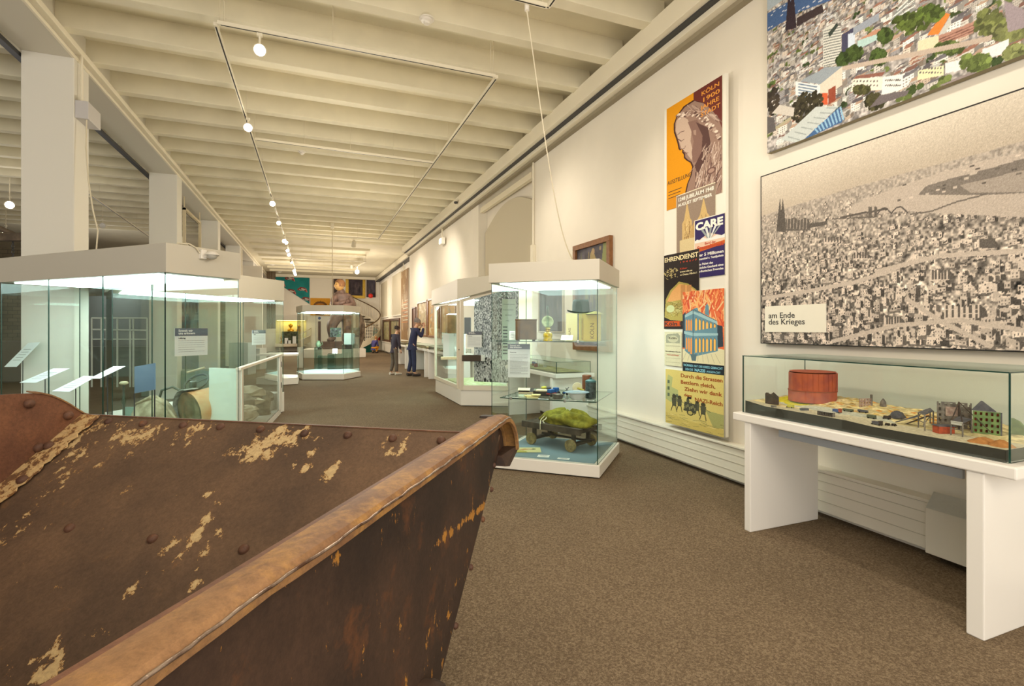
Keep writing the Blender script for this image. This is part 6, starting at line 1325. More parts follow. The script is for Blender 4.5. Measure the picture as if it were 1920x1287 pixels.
MB().slab([p + ax_, p + ax_ + nv * .09, p + ax_ + nv * .09 + uz * .09, p + ax_ + uz * .118], ax_ * .06).build('side_wall', SLT, t)
MB().slab([p + uz * .12 - ax_ * .05, p + ax_ * .85 + uz * .12, p + ax_ * .35 + uz * .17, p + ax_ * .30 + uz * .17], nv * .03).build('gable', SLT, t)
p = onterr(1896, 815); o = MB().slab([p, p - Vector((0, .06, 0)), p - Vector((0, .06, -.03)), p - Vector((0, .03, -.07)), p + uz * .085], (.02, 0, 0)).build('model_ruin', GRN, None); tag(o, 'broken green wall fragment leaning at the table end', 'model building')
def hut(lab, px, py, w, d, h, m_, roof=None, name='model_hut', cat='model building'):
    p = onterr(px, py); t = thing(name, lab, cat, p); MB().rbox(p, w, d, h, -TH - .1).build('body', m_, t); MB().rbox(p + uz * h, w * 1.1, d * 1.1, h * .12, -TH - .1).build('roof', roof or SLT, t); return t
hut('red brick box hut with a grey lid', 1769, 812, .075, .05, .038, BRKM)
# loading scaffolds
def scaffold(lab, pts, h, m_=RG):
    t = thing('model_scaffold', lab, 'model scaffold', onterr(*pts[0])); P_ = [onterr(*q) for q in pts]; b = MB()
    for q in P_: b.rod(q, q + uz * h, .0035, 6)
    for a, c in zip(P_, P_[1:]): b.rod(a + uz * h, c + uz * h, .003, 6); b.rod(a + uz * h * .5, c + uz * h * .5, .0025, 6)
    b.build('posts', m_, t); MB().slab([q + uz * h for q in P_[:3]] if len(P_) == 3 else [q + uz * h for q in (P_[0], P_[1], P_[3], P_[2])], (0, 0, .004)).build('deck', SLT, t); return t, P_
t, P_ = scaffold('wooden crane scaffold with a small roof in the middle', [(1722, 802), (1734, 808), (1744, 794), (1750, 800)], .085)
MB().slab([P_[0] + uz * .06, P_[0] + uz * .07 + Vector((0, .12, -.062)), P_[0] + Vector((.02, .12, .008)), P_[0] + Vector((.02, 0, .07))], (0, 0, .006)).build('ramp', SLT, t)
t, P_ = scaffold('tall frame scaffold with a pale lintel board in front of the grey ruin', [(1783, 816), (1805, 820), (1798, 806), (1822, 812)], .07)
MB().frame((P_[0] + P_[1]) / 2 + uz * .058, P_[1] - P_[0], (1, 0, 0), uz, (P_[1] - P_[0]).length, .005, .018).build('lintel_board', mat('board_pale', (200, 196, 186), .7), t)
MB().rod(P_[0] + uz * .07, P_[2] + uz * .15, .003).rod(P_[1] + uz * .07, P_[2] + uz * .13, .003).rod(P_[2], P_[2] + uz * .15, .004).rod(P_[2] + uz * .15, P_[3] + Vector((0, -.08, .02)), .0022).build('crane_arm', RDK, t)
# conveyor
p = onterr(1694, 796); t = thing('model_conveyor', 'small dark slanting conveyor belt beside the crane scaffold', 'model machine', p)
MB().slab([p, p + Vector((0, -.012, .004)), p + Vector((.03, -.11, .062)), p + Vector((.03, -.10, .066))], (.018, 0, 0)).build('belt', RDK, t); MB().rod(p + Vector((.02, -.09, 0)), p + Vector((.03, -.095, .055)), .003).build('strut', RG, t)
p = onterr(1682, 785); o = lumpy('model_heap', p + uz * .012, Vector((1, 0, 0)), Vector((0, 1, 0)), .035, .035, .03, SLT, .3, 14, 8, 3, None, .4); tag(o, 'dark grey rubble heap beside the conveyor', 'model heap')
for (px, py, r, h, lab) in ((1822, 832, .055, .028, 'orange sand heap nearer the brick hut'), (1868, 838, .055, .034, 'orange sand heap at the end of the model'), (1845, 826, .05, .02, 'pale sand heap between the two orange ones')):
    p = onterr(px, py); p.x = min(max(p.x, mx0 + .085), mx1 - .07); p.z = terr(p.x, p.y); b = MB(); b.lathe(p - uz * .004, [(r, 0), (r * .75, h * .35), (r * .4, h * .75), (r * .12, h * .98), (0, h)], 16); 
    for v in b.bm.verts: v.co += Vector((RNG.uniform(-.003, .003), RNG.uniform(-.003, .003), 0))
    o = b.build('sand_heap', SANDM if 'orange' in lab else RUBC, None, smooth=40); tag(o, lab, 'model heap')
# wagons, lorries and sheds
def vehicle(lab, px, py, L_, w, h, m1, m2, rot, cab=True, name='model_lorry'):
    p = onterr(px, py); a = Vector((math.cos(rot), math.sin(rot), 0)); c = Vector((-a.y, a.x, 0)); t = thing(name, lab, 'model vehicle', p)
    MB().frame(p + uz * .006, a, c, uz, L_ * (.66 if cab else 1), w, h).build('load_bed', m1, t)
    if cab: MB().frame(p + uz * .006 + a * (L_ * .42), a, c, uz, L_ * .24, w * .95, h * 1.3).build('cab', m2, t)
    for s_ in (-.3, .4):
        for q in (-1, 1): MB().rod(p + a * L_ * s_ + c * (q * w * .5) + uz * .005, p + a * L_ * s_ + c * (q * w * .55) + uz * .005, .005, 10).build('wheel', BLACK, t)
    return t
MBL = mat('model_blue', (60, 76, 130), .7); MOL = mat('model_olive', (92, 96, 76), .8); MRD = mat('model_red', (168, 78, 52), .8); MYL = mat('model_yellow', (200, 190, 70), .8)
rv = -math.pi / 2 + .1
vehicle('blue lorry with a red front on the model road', 1568, 774, .055, .022, .018, MBL, MRD, rv); vehicle('long dark goods wagon behind the blue lorry', 1590, 772, .06, .018, .012, MOL, MOL, rv, False, 'model_wagon'); vehicle('second dark goods wagon in the line', 1618, 774, .055, .018, .012, SLT, MOL, rv, False, 'model_wagon')
vehicle('grey lorry on the sandy square', 1643, 797, .055, .024, .016, SLT, RDK, rv); vehicle('grey low wagon above the lorry on the square', 1634, 785, .045, .02, .016, MOL, RG, rv, False, 'model_wagon'); vehicle('yellow machine near the dark gable', 1481, 765, .05, .02, .014, MYL, MYL, rv); vehicle('dark locomotive pulling a row of skips', 1662, 786, .04, .016, .014, RDK, RDK, rv)
for k, px in enumerate((1664, 1676)): vehicle(('tiny tip wagon behind the grey lorry', 'last tiny tip wagon behind the grey lorry')[k], px, 798 + k, .018, .014, .008, RDK, RDK, rv, False, 'model_wagon')
t = thing('model_pavilion', 'long flat-roofed pavilion with pillars near the front edge', 'model building', onterr(1530, 781)); p = onterr(1512, 780); p2 = onterr(1549, 784); ax_ = p2 - p; nv = Vector((-ax_.y, ax_.x, 0)).normalized()
facade(t, 'front_wall', p, ax_, ax_.length, .028, 7, 1, RDK, .004); MB().slab([p + nv * .008, p + ax_ + nv * .008, p + ax_ + nv * .008 + uz * .026, p + nv * .008 + uz * .026], nv * .02).build('core', RG, t)
MB().slab([p - nv * .006 + uz * .028, p + ax_ - nv * .006 + uz * .028, p + ax_ + nv * .034 + uz * .028, p + nv * .034 + uz * .028], uz * .004).build('roof', mat('roof_pale', (206, 200, 186), .7), t)
hut('low dark shed behind the pavilion', 1508, 770, .05, .02, .014, SLT); hut('tiny arched culvert below the dark gable', 1440, 765, .03, .02, .012, RG, RG)
# ================================================================ further tables along the picture wall
t2 = table('white table behind the hat showcase with a low glass cover', 3.05, 3.66, 6.15, 8.05, .83, rail=False)
g2 = thing('glass_cover', 'low clear glass cover on the table behind the hat showcase', 'glass cover', (3.35, 7.1, .831)); glass_box(g2, 3.09, 3.62, 6.2, 8.0, .831, .985)
b = MB(); rr = random.Random(5)
cvx = Cv(70, 30, (176, 176, 130)); cvx.a *= (.8 + .4 * smooth_noise(30, 70, 5, 2))[..., None]; o = picture('relief_model', cvx.grain(6), (3.12, 7.95, .842), (0, -1, 0), (1, 0, 0), 1.7, .45); tag(o, 'greenish relief model sheet under the low glass cover', 'model')
for k in range(9):
    c_ = ((70, 84, 140), (150, 70, 70), (206, 206, 196))[k % 3]; p = (3.35 + rr.uniform(-.12, .12), 7.9 - k * .09, .843)
    o = MB().rbox(p, .05, .03, rr.uniform(.03, .06), rr.uniform(0, 1)).build('model_block', mat('blk%d' % (k % 3), c_, .7), None); tag(o, 'tiny coloured model house in a row under the low glass cover', 'model building', 'tiny houses on the relief sheet')
for k, (ya, yb, lab, lab2) in enumerate(((12.0, 14.5, 'white table with a glass top directly beyond the framed wall case', 'flat glass cover on the table beyond the framed case'), (14.8, 17.9, 'white table in front of which the visitors stand', 'flat glass cover on the table by the visitors'), (18.2, 20.9, 'last white table of the row along the wall', 'flat glass cover on the last table of the row'))):
    table(lab, 3.08, 3.69, ya, yb, .83, rail=False)
    g = thing('glass_cover', lab2, 'glass cover', (3.4, (ya + yb) / 2, .831)); glass_box(g, 3.12, 3.65, ya + .05, yb - .05, .831, .93)
    for q in range(3):
        y = ya + (yb - ya) * (q + .5) / 3; o = MB().rbox((3.4, y, .832), .36, .55, .02, 0).build('exhibit_tray', (mat('tray_olive', (120, 110, 74), .8), mat('tray_brown', (104, 78, 54), .8), PAPER)[(q + k) % 3], None)
        tag(o, '%s tray under glass on the %s' % (('far end', 'middle', 'near end')[2 - q], ('table beyond the framed case', 'table by the visitors', 'last table of the row')[k]), 'tray')
# ================================================================ statue on its plinth
t = thing('statue_plinth', 'broad low white plinth under the giant statue', 'plinth', (1.0, 27, 0))
MB().prism([(-.42, 26.8), (.95, 26.05), (2.5, 26.45), (2.5, 28.2), (-.2, 28.4)], 0, .42).build('block', WHITE, t, bev=.01)
STM = mat('statue_bronze', (112, 88, 76), .55, rgb2=(84, 66, 58), scale=5, bump=.5)
def skin(name, nodes, edges, m_, parent, root, sub=2, smooth=True):
    me = bpy.data.meshes.new(name); ks = list(nodes); L = wloc(parent) if parent else Vector((0, 0, 0))
    me.from_pydata([tuple(Vector(nodes[k][0]) - L) for k in ks], [(ks.index(a), ks.index(b_)) for a, b_ in edges], []); o = bpy.data.objects.new(name, me); C.objects.link(o); o.parent = parent
    s_ = o.modifiers.new('skin', 'SKIN'); s_.use_smooth_shade = smooth
    for i, k in enumerate(ks):
        r_ = nodes[k][1]; sv = me.skin_vertices[0].data[i]; sv.radius = (r_, r_) if not isinstance(r_, tuple) else r_; sv.use_root = (k == root)
    u = o.modifiers.new('subsurf', 'SUBSURF'); u.levels = sub; u.render_levels = sub; me.materials.append(m_); return o
def head(parent, c, fwd, s_, skinm, hairm, name='head'):
    """head with eyes, nose, ears and hair; c centre, fwd facing direction, s_ head height"""
    f = Vector(fwd).normalized(); r_ = f.cross(uz).normalized(); b = MB(); n, m_ = 20, 14; rings = []
    for i in range(m_ + 1):
        th_ = math.pi * i / m_; R_ = []
        for k in range(n if 0 < i < m_ else 1):
            a = 2 * math.pi * k / n; x = math.sin(th_) * math.cos(a); y = math.sin(th_) * math.sin(a); z = -math.cos(th_)
            w = .36 if z > 0 else .36 * (1 - .30 * (-z) ** 1.5); d = .44 * (1 + (.05 if z < 0 and x > 0 else 0)); px_ = x * d
            if x > .7 and -.25 < z < .12 and abs(y) < .3: px_ += .10 * (1 - abs(y) / .3) * (1 if z < -.05 else .4)       # nose
            if x > .6 and .08 < z < .28 and .2 < abs(y) < .6: px_ -= .025                                                  # eye sockets
            if x > .6 and -.75 < z < -.5: px_ += .03                                                                      # chin
            R_.append(b.bm.verts.new(Vector(c) + f * px_ * s_ + r_ * y * w * s_ + uz * z * .5 * s_))
        rings.append(R_)
    for A, D in zip(rings, rings[1:]):
        for k in range(n):
            l = (k + 1) % n
            b.bm.faces.new((A[0], D[l], D[k]) if len(A) == 1 else ((A[k], A[l], D[0]) if len(D) == 1 else (A[k], A[l], D[l], D[k])))
    b.ball(Vector(c) + r_ * .36 * s_, .04 * s_, .09 * s_, .12 * s_, 8, 6); b.ball(Vector(c) - r_ * .36 * s_, .04 * s_, .09 * s_, .12 * s_, 8, 6)
    o = b.build(name, skinm, parent, smooth=70)
    if hairm:
        h = MB(); cc_ = Vector(c) - f * .05 * s_ + uz * .06 * s_; R2_ = []
        for i in range(9):
            th_ = math.pi * .62 * i / 8
            R_ = []
            for k in range(n if i else 1):
                a = 2 * math.pi * k / n; x = math.sin(th_) * math.cos(a); y = math.sin(th_) * math.sin(a); z = math.cos(th_)
                if x > .55 and z < .45: z = .45
                j = 1 + random.uniform(-.04, .04); R_.append(h.bm.verts.new(cc_ + (f * x * .47 + r_ * y * .40) * s_ * j + uz * z * .5 * s_ * j))
            R2_.append(R_)
        for A, D in zip(R2_, R2_[1:]):
            for k in range(n):
                l = (k + 1) % n; h.bm.faces.new((A[0], D[k], D[l]) if len(A) == 1 else (A[k], D[k], D[l], A[l]))
        h.build('hair', hairm, parent, smooth=70)
    for q in (-1, 1): MB().ball(Vector(c) + f * .39 * s_ + r_ * .15 * s_ * q + uz * .06 * s_, .035 * s_, n=8, m=6).build('eye', BLACK, parent, smooth=60)
    MB().frame(Vector(c) + f * .42 * s_ - uz * .27 * s_, r_, f, uz, .2 * s_, .02 * s_, .025 * s_).build('mouth', mat('lip', (150, 90, 76), .6), parent)
    return o
st_ = thing('statue', 'giant bronze statue of a bareheaded man with crossed arms', 'statue', (1.2, 26.9, .42))
N = {'p': ((1.32, 27.0, 2.28), .30), 'w': ((1.30, 27.0, 2.62), .30), 'c': ((1.28, 27.0, 3.02), (.34, .27)), 'n': ((1.22, 26.95, 3.34), .15), 'nh': ((1.18, 26.92, 3.5), .13),
     'rs': ((.96, 26.9, 3.14), .19), 're': ((.80, 26.62, 2.74), .17), 'rf': ((1.05, 26.46, 2.72), .13), 'rw': ((1.42, 26.48, 2.86), .10),
     'ls': ((1.62, 27.0, 3.12), .19), 'le': ((1.82, 26.74, 2.68), .17), 'lf': ((1.60, 26.46, 2.68), .14), 'lw': ((1.22, 26.42, 2.62), .11),
     'rh': ((1.05, 26.8, 2.16), .32), 'rk': ((.74, 26.5, 1.66), .27), 'ra': ((.80, 26.6, 1.0), .18), 'rt': ((.58, 26.4, .90), .13),
     'lh': ((1.55, 27.1, 2.12), .32), 'lk': ((1.5, 26.9, 1.56), .26), 'la': ((1.50, 27.0, 1.0), .18), 'lt': ((1.36, 26.75, .90), .13)}
E_ = [('p', 'w'), ('w', 'c'), ('c', 'n'), ('n', 'nh'), ('c', 'rs'), ('rs', 're'), ('re', 'rf'), ('rf', 'rw'), ('c', 'ls'), ('ls', 'le'), ('le', 'lf'), ('lf', 'lw'), ('p', 'rh'), ('rh', 'rk'), ('rk', 'ra'), ('ra', 'rt'), ('p', 'lh'), ('lh', 'lk'), ('lk', 'la'), ('la', 'lt')]
skin('figure', N, E_, STM, st_, 'p')
head(st_, Vector((1.14, 26.88, 3.70)), (-.9, -.42, -.05), .56, mat('statue_face', (186, 146, 88), .5, noise=.12, bump=.3, scale=6), mat('statue_hair', (132, 92, 58), .7, bump=.6, scale=20))
MB().lathe((1.22, 26.93, 3.28), [(.2, 0), (.17, .08), (.16, .1)], 20).build('collar', STM, st_, smooth=50)
for q, (bx, by, bz, dx) in enumerate(((1.44, 26.46, 2.88, 1), (1.2, 26.38, 2.62, -1))):
    for k in range(4): MB().tube([(bx, by - .02, bz + .05 - .04 * k), (bx + dx * .09, by - .03, bz + .06 - .045 * k), (bx + dx * (.17 - .015 * abs(k - 1)), by + .02, bz + .05 - .045 * k)], [.028, .025, .02], 8).build('finger', STM, st_, smooth=60)
    MB().tube([(bx, by - .03, bz + .06), (bx + dx * .03, by - .07, bz + .1), (bx + dx * .08, by - .06, bz + .13)], [.03, .026, .02], 8).build('thumb', STM, st_, smooth=60)
MB().prism([(.1, 26.5), (1.25, 26.15), (1.75, 26.5), (1.7, 27.1), (.2, 27.3)], .50, .88).build('base_block', STM, st_, bev=.02)
st_.location += Vector((.12, 0, -.08 + .0))
o = lumpy('carved_stone_lion', Vector((2.02, 27.75, 1.35)), Vector((1, 0, 0)), Vector((0, 1, 0)), .46, .4, 1.0, mat('carved_stone', (128, 112, 96), .9, rgb2=(78, 66, 56), scale=4, bump=1.0), .28, 60, 40, 17, None, .93); tag(o, 'rugged carved stone mass beside the giant statue', 'sculpture')
# ================================================================ visitors
def human(label, loc, hgt, face, topm, legm, shoem, hairm, pose='stand', lean=0.0, arms='front'):
    f = Vector((math.cos(face), math.sin(face), 0)); r_ = Vector((math.sin(face), -math.cos(face), 0)); s_ = hgt / 1.75; L = Vector(loc)
    t = thing('person', label, 'person', L); SK = mat('skin', (206, 160, 130), .6)
    def P(a, b_, z): return L + f * a * s_ + r_ * b_ * s_ + uz * z * s_
    if pose == 'stand':
        hip, kz, az = .93, .50, .09
        pel = P(0, 0, .95); wst = P(.01 + lean * .3, 0, 1.12); ch = P(.02 + lean * .7, 0, 1.34); nk = P(.03 + lean, 0, 1.50); hd = P(.07 + lean * 1.3, 0, 1.635)
        kn = [P(.03, .10 * q, kz) for q in (-1, 1)]; an = [P(-.02 + .04 * q, .12 * q, az) for q in (-1, 1)]; to = [P(.15 + .04 * q, .14 * q, .04) for q in (-1, 1)]; hp = [P(0, .09 * q, .90) for q in (-1, 1)]
    else:
        pel = P(-.08, 0, .34); wst = P(.02, 0, .50); ch = P(.14, 0, .70); nk = P(.22, 0, .83); hd = P(.30, 0, .95)
        hp = [P(-.05, .1 * q, .33) for q in (-1, 1)]; kn = [P(.32, .16 * q, .42) for q in (-1, 1)]; an = [P(.08, .13 * q, .09) for q in (-1, 1)]; to = [P(.24, .15 * q, .04) for q in (-1, 1)]
    sh = [ch + r_ * (.17 * q * s_) + uz * .08 * s_ for q in (-1, 1)]
    if arms == 'up': el = [ch + r_ * .24 * q * s_ + f * .12 * s_ - uz * .14 * s_ for q in (-1, 1)]; ha = [hd + r_ * .09 * q * s_ + f * .16 * s_ - uz * .10 * s_ for q in (-1, 1)]
    elif arms == 'front': el = [ch + r_ * .24 * q * s_ - f * .02 * s_ - uz * .20 * s_ for q in (-1, 1)]; ha = [ch + r_ * .13 * q * s_ + f * .24 * s_ - uz * .24 * s_ for q in (-1, 1)]
    else: el = [ch + r_ * .22 * q * s_ - uz * .21 * s_ for q in (-1, 1)]; ha = [ch + r_ * .20 * q * s_ + f * .08 * s_ - uz * .44 * s_ for q in (-1, 1)]
    g = s_
    body = {'p': (pel, .10 * g), 'w': (wst, .09 * g), 'c': (ch, .11 * g), 'n': (nk, .05 * g), 'h': (hd, .055 * g)}; ed = [('p', 'w'), ('w', 'c'), ('c', 'n'), ('n', 'h')]
    for i in (0, 1):
        k = 'lr'[i]; body.update({k + 's': (sh[i], .05 * g), k + 'e': (el[i], .038 * g), k + 'w': (ha[i], .026 * g), k + 'h': (hp[i], .07 * g), k + 'k': (kn[i], .055 * g), k + 'a': (an[i], .04 * g), k + 't': (to[i], .035 * g)})
        ed += [('c', k + 's'), (k + 's', k + 'e'), (k + 'e', k + 'w'), ('p', k + 'h'), (k + 'h', k + 'k'), (k + 'k', k + 'a'), (k + 'a', k + 't')]
    skin('body', body, ed, SK, t, 'p', 1)
    jk = {'b': (pel - uz * .13 * g, (.14 * g, .12 * g)), 'p': (pel + uz * .0, (.145 * g, .13 * g)), 'w': (wst, .125 * g), 'c': (ch, (.155 * g, .125 * g)), 'n': (nk - uz * .03 * g, .075 * g)}; je = [('b', 'p'), ('p', 'w'), ('w', 'c'), ('c', 'n')]
    for i in (0, 1): k = 'lr'[i]; jk.update({k + 's': (sh[i], .07 * g), k + 'e': (el[i], .056 * g), k + 'w': (ha[i] + (el[i] - ha[i]) * .18, .042 * g)}); je += [('c', k + 's'), (k + 's', k + 'e'), (k + 'e', k + 'w')]
    skin('jacket', jk, je, topm, t, 'p', 2)
    tr = {'u': (pel + uz * .07 * g, .11 * g), 'p': (pel + uz * .0, .12 * g)}; te = [('u', 'p')]
    for i in (0, 1): k = 'lr'[i]; tr.update({k + 'h': (hp[i], .095 * g), k + 'k': (kn[i], .075 * g), k + 'a': (an[i] + uz * .02 * g, .06 * g)}); te += [('p', k + 'h'), (k + 'h', k + 'k'), (k + 'k', k + 'a')]
    skin('trousers', tr, te, legm, t, 'p', 2)
    for i in (0, 1): d_ = (to[i] - an[i]); d_.z = 0; d_.normalize(); MB().tube([Vector((an[i].x, an[i].y, .055 * g)) - d_ * .05 * g, Vector((an[i].x, an[i].y, .05 * g)) + d_ * .06 * g, Vector((an[i].x, an[i].y, .04 * g)) + d_ * .2 * g], [.045 * g, .05 * g, .035 * g], 10).build('shoe', shoem, t, smooth=60)
    for i in (0, 1):
        q = (-1, 1)[i]; dirn = (ha[i] - el[i]).normalized(); sd = dirn.cross(r_).normalized()
        MB().ball(ha[i] + dirn * .04 * g, .028 * g, .04 * g, .045 * g, 10, 8).build('palm', SK, t, smooth=60)
        for k, ln in enumerate((.065, .075, .07, .055)):
            p0_ = ha[i] + dirn * .07 * g + sd * (.022 - .015 * k) * g; MB().tube([p0_, p0_ + dirn * ln * .55 * g, p0_ + dirn * ln * .8 * g - r_ * q * .02 * g], [.008 * g, .0075 * g, .006 * g], 6).build('finger', SK, t, smooth=60)
        MB().tube([ha[i] + dirn * .02 * g + sd * .03 * g, ha[i] + dirn * .05 * g + sd * .06 * g, ha[i] + dirn * .08 * g + sd * .06 * g], [.011 * g, .010 * g, .008 * g], 6).build('thumb', SK, t, smooth=60)
    head(t, hd + uz * .02 * g, f + Vector((0, 0, -.3)) * (1 if lean or pose != 'stand' else .3), .24 * g, SK, hairm); return t
NAVY = mat('navy_cloth', (44, 46, 74), .9, noise=.1); BLK_ = mat('dark_coat', (58, 50, 60), .9, noise=.1); TRS = mat('taupe_trousers', (98, 86, 74), .9, noise=.08); JNS = mat('dark_jeans', (46, 52, 78), .9, noise=.1)
human('person in a dark navy jacket and jeans bending over the wall tables', (2.80, 15.40, 0), 1.73, .25, NAVY, JNS, mat('shoe_dark', (62, 54, 50), .7), mat('hair_grey', (120, 112, 108), .9), lean=.10, arms='up')
human('shorter person in a dark top, taupe trousers and pale shoes by the pictures', (2.36, 16.0, 0), 1.50, .45, BLK_, TRS, mat('shoe_pale', (206, 196, 180), .7), mat('hair_dark', (54, 42, 38), .9), lean=.06, arms='down')
kid = atd(699, 29.6, 0); human('crouching person in a purple-blue jacket and orange trousers by the stairs', (kid.x + .05, kid.y, 0), 1.55, .9, mat('violet_jacket', (70, 66, 118), .9), mat('orange_trousers', (222, 150, 36), .9), mat('shoe_dark', (62, 54, 50), .7), mat('hair_fair', (170, 120, 70), .9), pose='crouch')
REDX = mat('extinguisher_red', (196, 28, 30), .3)
p = Vector((XF - .12, 34.1, .42)); t = thing('fire_extinguisher', 'red fire extinguisher fixed to the wall by the stairs', 'fire extinguisher', p)
MB().lathe(p, [(0, 0), (.085, .01), (.09, .04), (.09, .44), (.07, .52), (.035, .56), (.03, .6)], 20).build('cylinder', REDX, t, smooth=50); MB().rbox(p + uz * .58, .05, .05, .07).rod(p + uz * .63 - Vector((.04, .03, 0)), p + uz * .68 + Vector((.0, .08, 0)), .01).build('valve', BLACK, t)
MB().tube([p + uz * .62, p + Vector((-.09, -.05, .5)), p + Vector((-.10, -.04, .2)), p + Vector((-.09, -.02, .1))], .012, 8).build('hose', BLACK, t); MB().box(XF - .03, XF, 34.05, 34.15, .55, .95).build('wall_bracket', DGREY, t)
# ================================================================ curved staircase in the far corner
sc = Vector((2.62, 32.7, 0)); RO, RI = 1.32, .45; st = thing('spiral_staircase', 'white curved staircase with pale balusters and a brown handrail', 'staircase', sc)
A0, A1, ZS = math.radians(-120), math.radians(150), 3.0
def hx(a, r, z=0): f = (a - A0) / (A1 - A0); return sc + Vector((math.cos(a) * r, math.sin(a) * r, ZS * f + z))
STW = mat('stair_white', (224, 212, 186), .5); TRD = mat('tread_dark', (72, 62, 44), .7); HRL = mat('handrail_brown', (92, 70, 42), .4)
for (R_, nm) in ((RO, 'outer_stringer'), (RI, 'inner_stringer')):
    b = MB(); n = 48
    for i in range(n):
        a, c = A0 + (A1 - A0) * i / n, A0 + (A1 - A0) * (i + 1) / n; b.slab([hx(a, R_, -.12), hx(c, R_, -.12), hx(c, R_, .24), hx(a, R_, .24)], Vector((math.cos(a), math.sin(a), 0)) * .035)
    b.build(nm, STW, st, smooth=40)
for i in range(16):
    a, c = A0 + (A1 - A0) * i / 16, A0 + (A1 - A0) * (i + 1.05) / 16; z = sc.z + ZS * (i + 1) / 16
    MB().slab([sc + Vector((math.cos(a) * RI, math.sin(a) * RI, z)), sc + Vector((math.cos(a) * RO, math.sin(a) * RO, z)), sc + Vector((math.cos(c) * RO, math.sin(c) * RO, z)), sc + Vector((math.cos(c) * RI, math.sin(c) * RI, z))], (0, 0, -.05)).build('tread', TRD, st)
for i in range(52): a = A0 + (A1 - A0) * (i + .5) / 52; MB().rod(hx(a, RO + .015, .2), hx(a, RO + .015, 1.0), .014, 6).build('baluster', STW, st)
MB().tube([hx(A0 + (A1 - A0) * i / 40, RO + .015, 1.02) for i in range(41)], .035, 8).build('handrail', HRL, st, smooth=60)
b = MB()
for i in range(30):
    a, c = A0 + .5 + (2.2) * i / 30, A0 + .5 + 2.2 * (i + 1) / 30; b.slab([hx(a, RO - .06, -.14), hx(c, RO - .06, -.14), Vector((hx(c, RO - .2).x, hx(c, RO - .2).y, max(.0, hx(c, RO).z - .75))), Vector((hx(a, RO - .2).x, hx(a, RO - .2).y, max(.0, hx(a, RO).z - .75)))], (0, .02, 0))
TEAL = mat('teal_paint', (34, 120, 112), .6); b.build('teal_soffit', TEAL, st)
MB().box(1.0, 2.1, 33.2, 34.8, 2.86, 3.02).build('landing', STW, st)
# ================================================================ far wall
YW = 34.8
def onw(px, py, y=YW): return ony(px, py, y)
cv = Cv(150, 120, (26, 122, 118)); cv.a *= (.9 + .2 * smooth_noise(120, 150, 20, 6))[..., None]; q_ = [(.47, .86, 1), (.22, .67, 1), (.80, .50, 0), (.50, .42, 0), (.9, .16, 1)]
for (x, y, f_) in q_:
    cv.poly([(x - .13, y), (x - .05, y + .08), (x + .08, y + .06), (x + .14, y - .03), (x + .12, y - .09), (x + .05, y - .04), (x - .08, y - .05)], (130, 48, 40)); cv.poly([(x - .08, y), (x, y + .04), (x + .10, y + .0), (x + .05, y - .05), (x - .05, y - .03)], (196, 186, 170)); cv.ell(x - .04, y + .005, .02, .02, (30, 40, 40)); cv.path([(x - .06, y + .03), (x, y - .02), (x + .08, y - .03)], 2, (40, 50, 50)); cv.line(x + .1, y + .03, x + .14, y - .1, 2.5, (206, 120, 110))
a = onw(509, 514); d_ = onw(580, 570); t = thing('fish_mural', 'teal painted panel with five stylised red and white fish', 'mural', (a.x, YW, d_.z))
# teal panel is cut off along a sloping lower edge
o = picture('print', cv, (a.x, YW - .05, d_.z), (1, 0, 0), uz, d_.x - a.x, a.z - d_.z, t); bm = bmesh.new(); bm.from_mesh(o.data); Lw = wloc(t)
def below(p): u = (p.x + Lw.x - a.x) / (d_.x - a.x); v = (p.z + Lw.z - d_.z) / (a.z - d_.z); return v < .62 - .62 * ((u - .24) / .76) if u > .24 else v < (.62 + .38 * (1 - u / .24))
bmesh.ops.delete(bm, geom=[v for v in bm.verts if below(v.co)], context='VERTS'); bm.to_mesh(o.data); bm.free()
W_ = d_.x - a.x; H_ = a.z - d_.z
MB().slab([(a.x, YW - .048, a.z), (a.x + .24 * W_, YW - .048, d_.z + .62 * H_), (d_.x, YW - .048, d_.z), (d_.x, YW - .048, a.z)], (0, .04, 0)).build('board', TEAL, t)
a = onw(581, 518); d_ = onw(626, 563); o = MB().box(a.x, d_.x, YW - .06, YW, d_.z, a.z).build('display_board', mat('panel_white', (226, 218, 200), .6), None, bev=.01); tag(o, 'plain white panel between the fish mural and the portraits', 'panel')
cv = Cv(80, 30, (206, 146, 40)); cv.ell(.5, .42, .40, .40, (110, 74, 34)); cv.ell(.5, .40, .34, .3, (176, 116, 40)); [cv.ell(.2 + .06 * k, .42 + .12 * math.sin(k), .03, .08, ((96, 62, 30), (226, 170, 70))[k % 2]) for k in range(11)]
a = onw(582, 559, YW - .1); d_ = onw(619, 572, YW - .1); t = thing('golden_relief', 'golden carved lunette plaque above the middle showcase', 'relief', (a.x, YW - .1, d_.z - .7)); picture('carving', cv.grain(4), (a.x, YW - .102, d_.z - .7), (1, 0, 0), uz, d_.x - a.x, a.z - d_.z + .7, t); MB().box(a.x, d_.x, YW - .1, YW, d_.z - .7, a.z).build('board', GOLD, t)
def wallpic(lab, x0, y0, x1, y1, seed, fm, fw, pal): a = onw(x0, y0); d_ = onw(x1, y1); painting(lab, YW, a.x, d_.x, d_.z, a.z, dark_figures(50, 60, pal, ((90, 80, 76), (40, 36, 40), (110, 96, 84)), 12, seed), fm, fw, .08, axis='y')
wallpic('dark portrait partly behind the head of the statue', 624, 518, 642, 556, 4, WFD, .04, (66, 54, 50)); wallpic('large dark painting in a wide gold frame', 648, 519, 685, 560, 6, GOLD, .18, (66, 56, 60)); wallpic('tall dark painting in the corner above the stairs', 687, 520, 704, 558, 7, WFD, .03, (78, 72, 82))
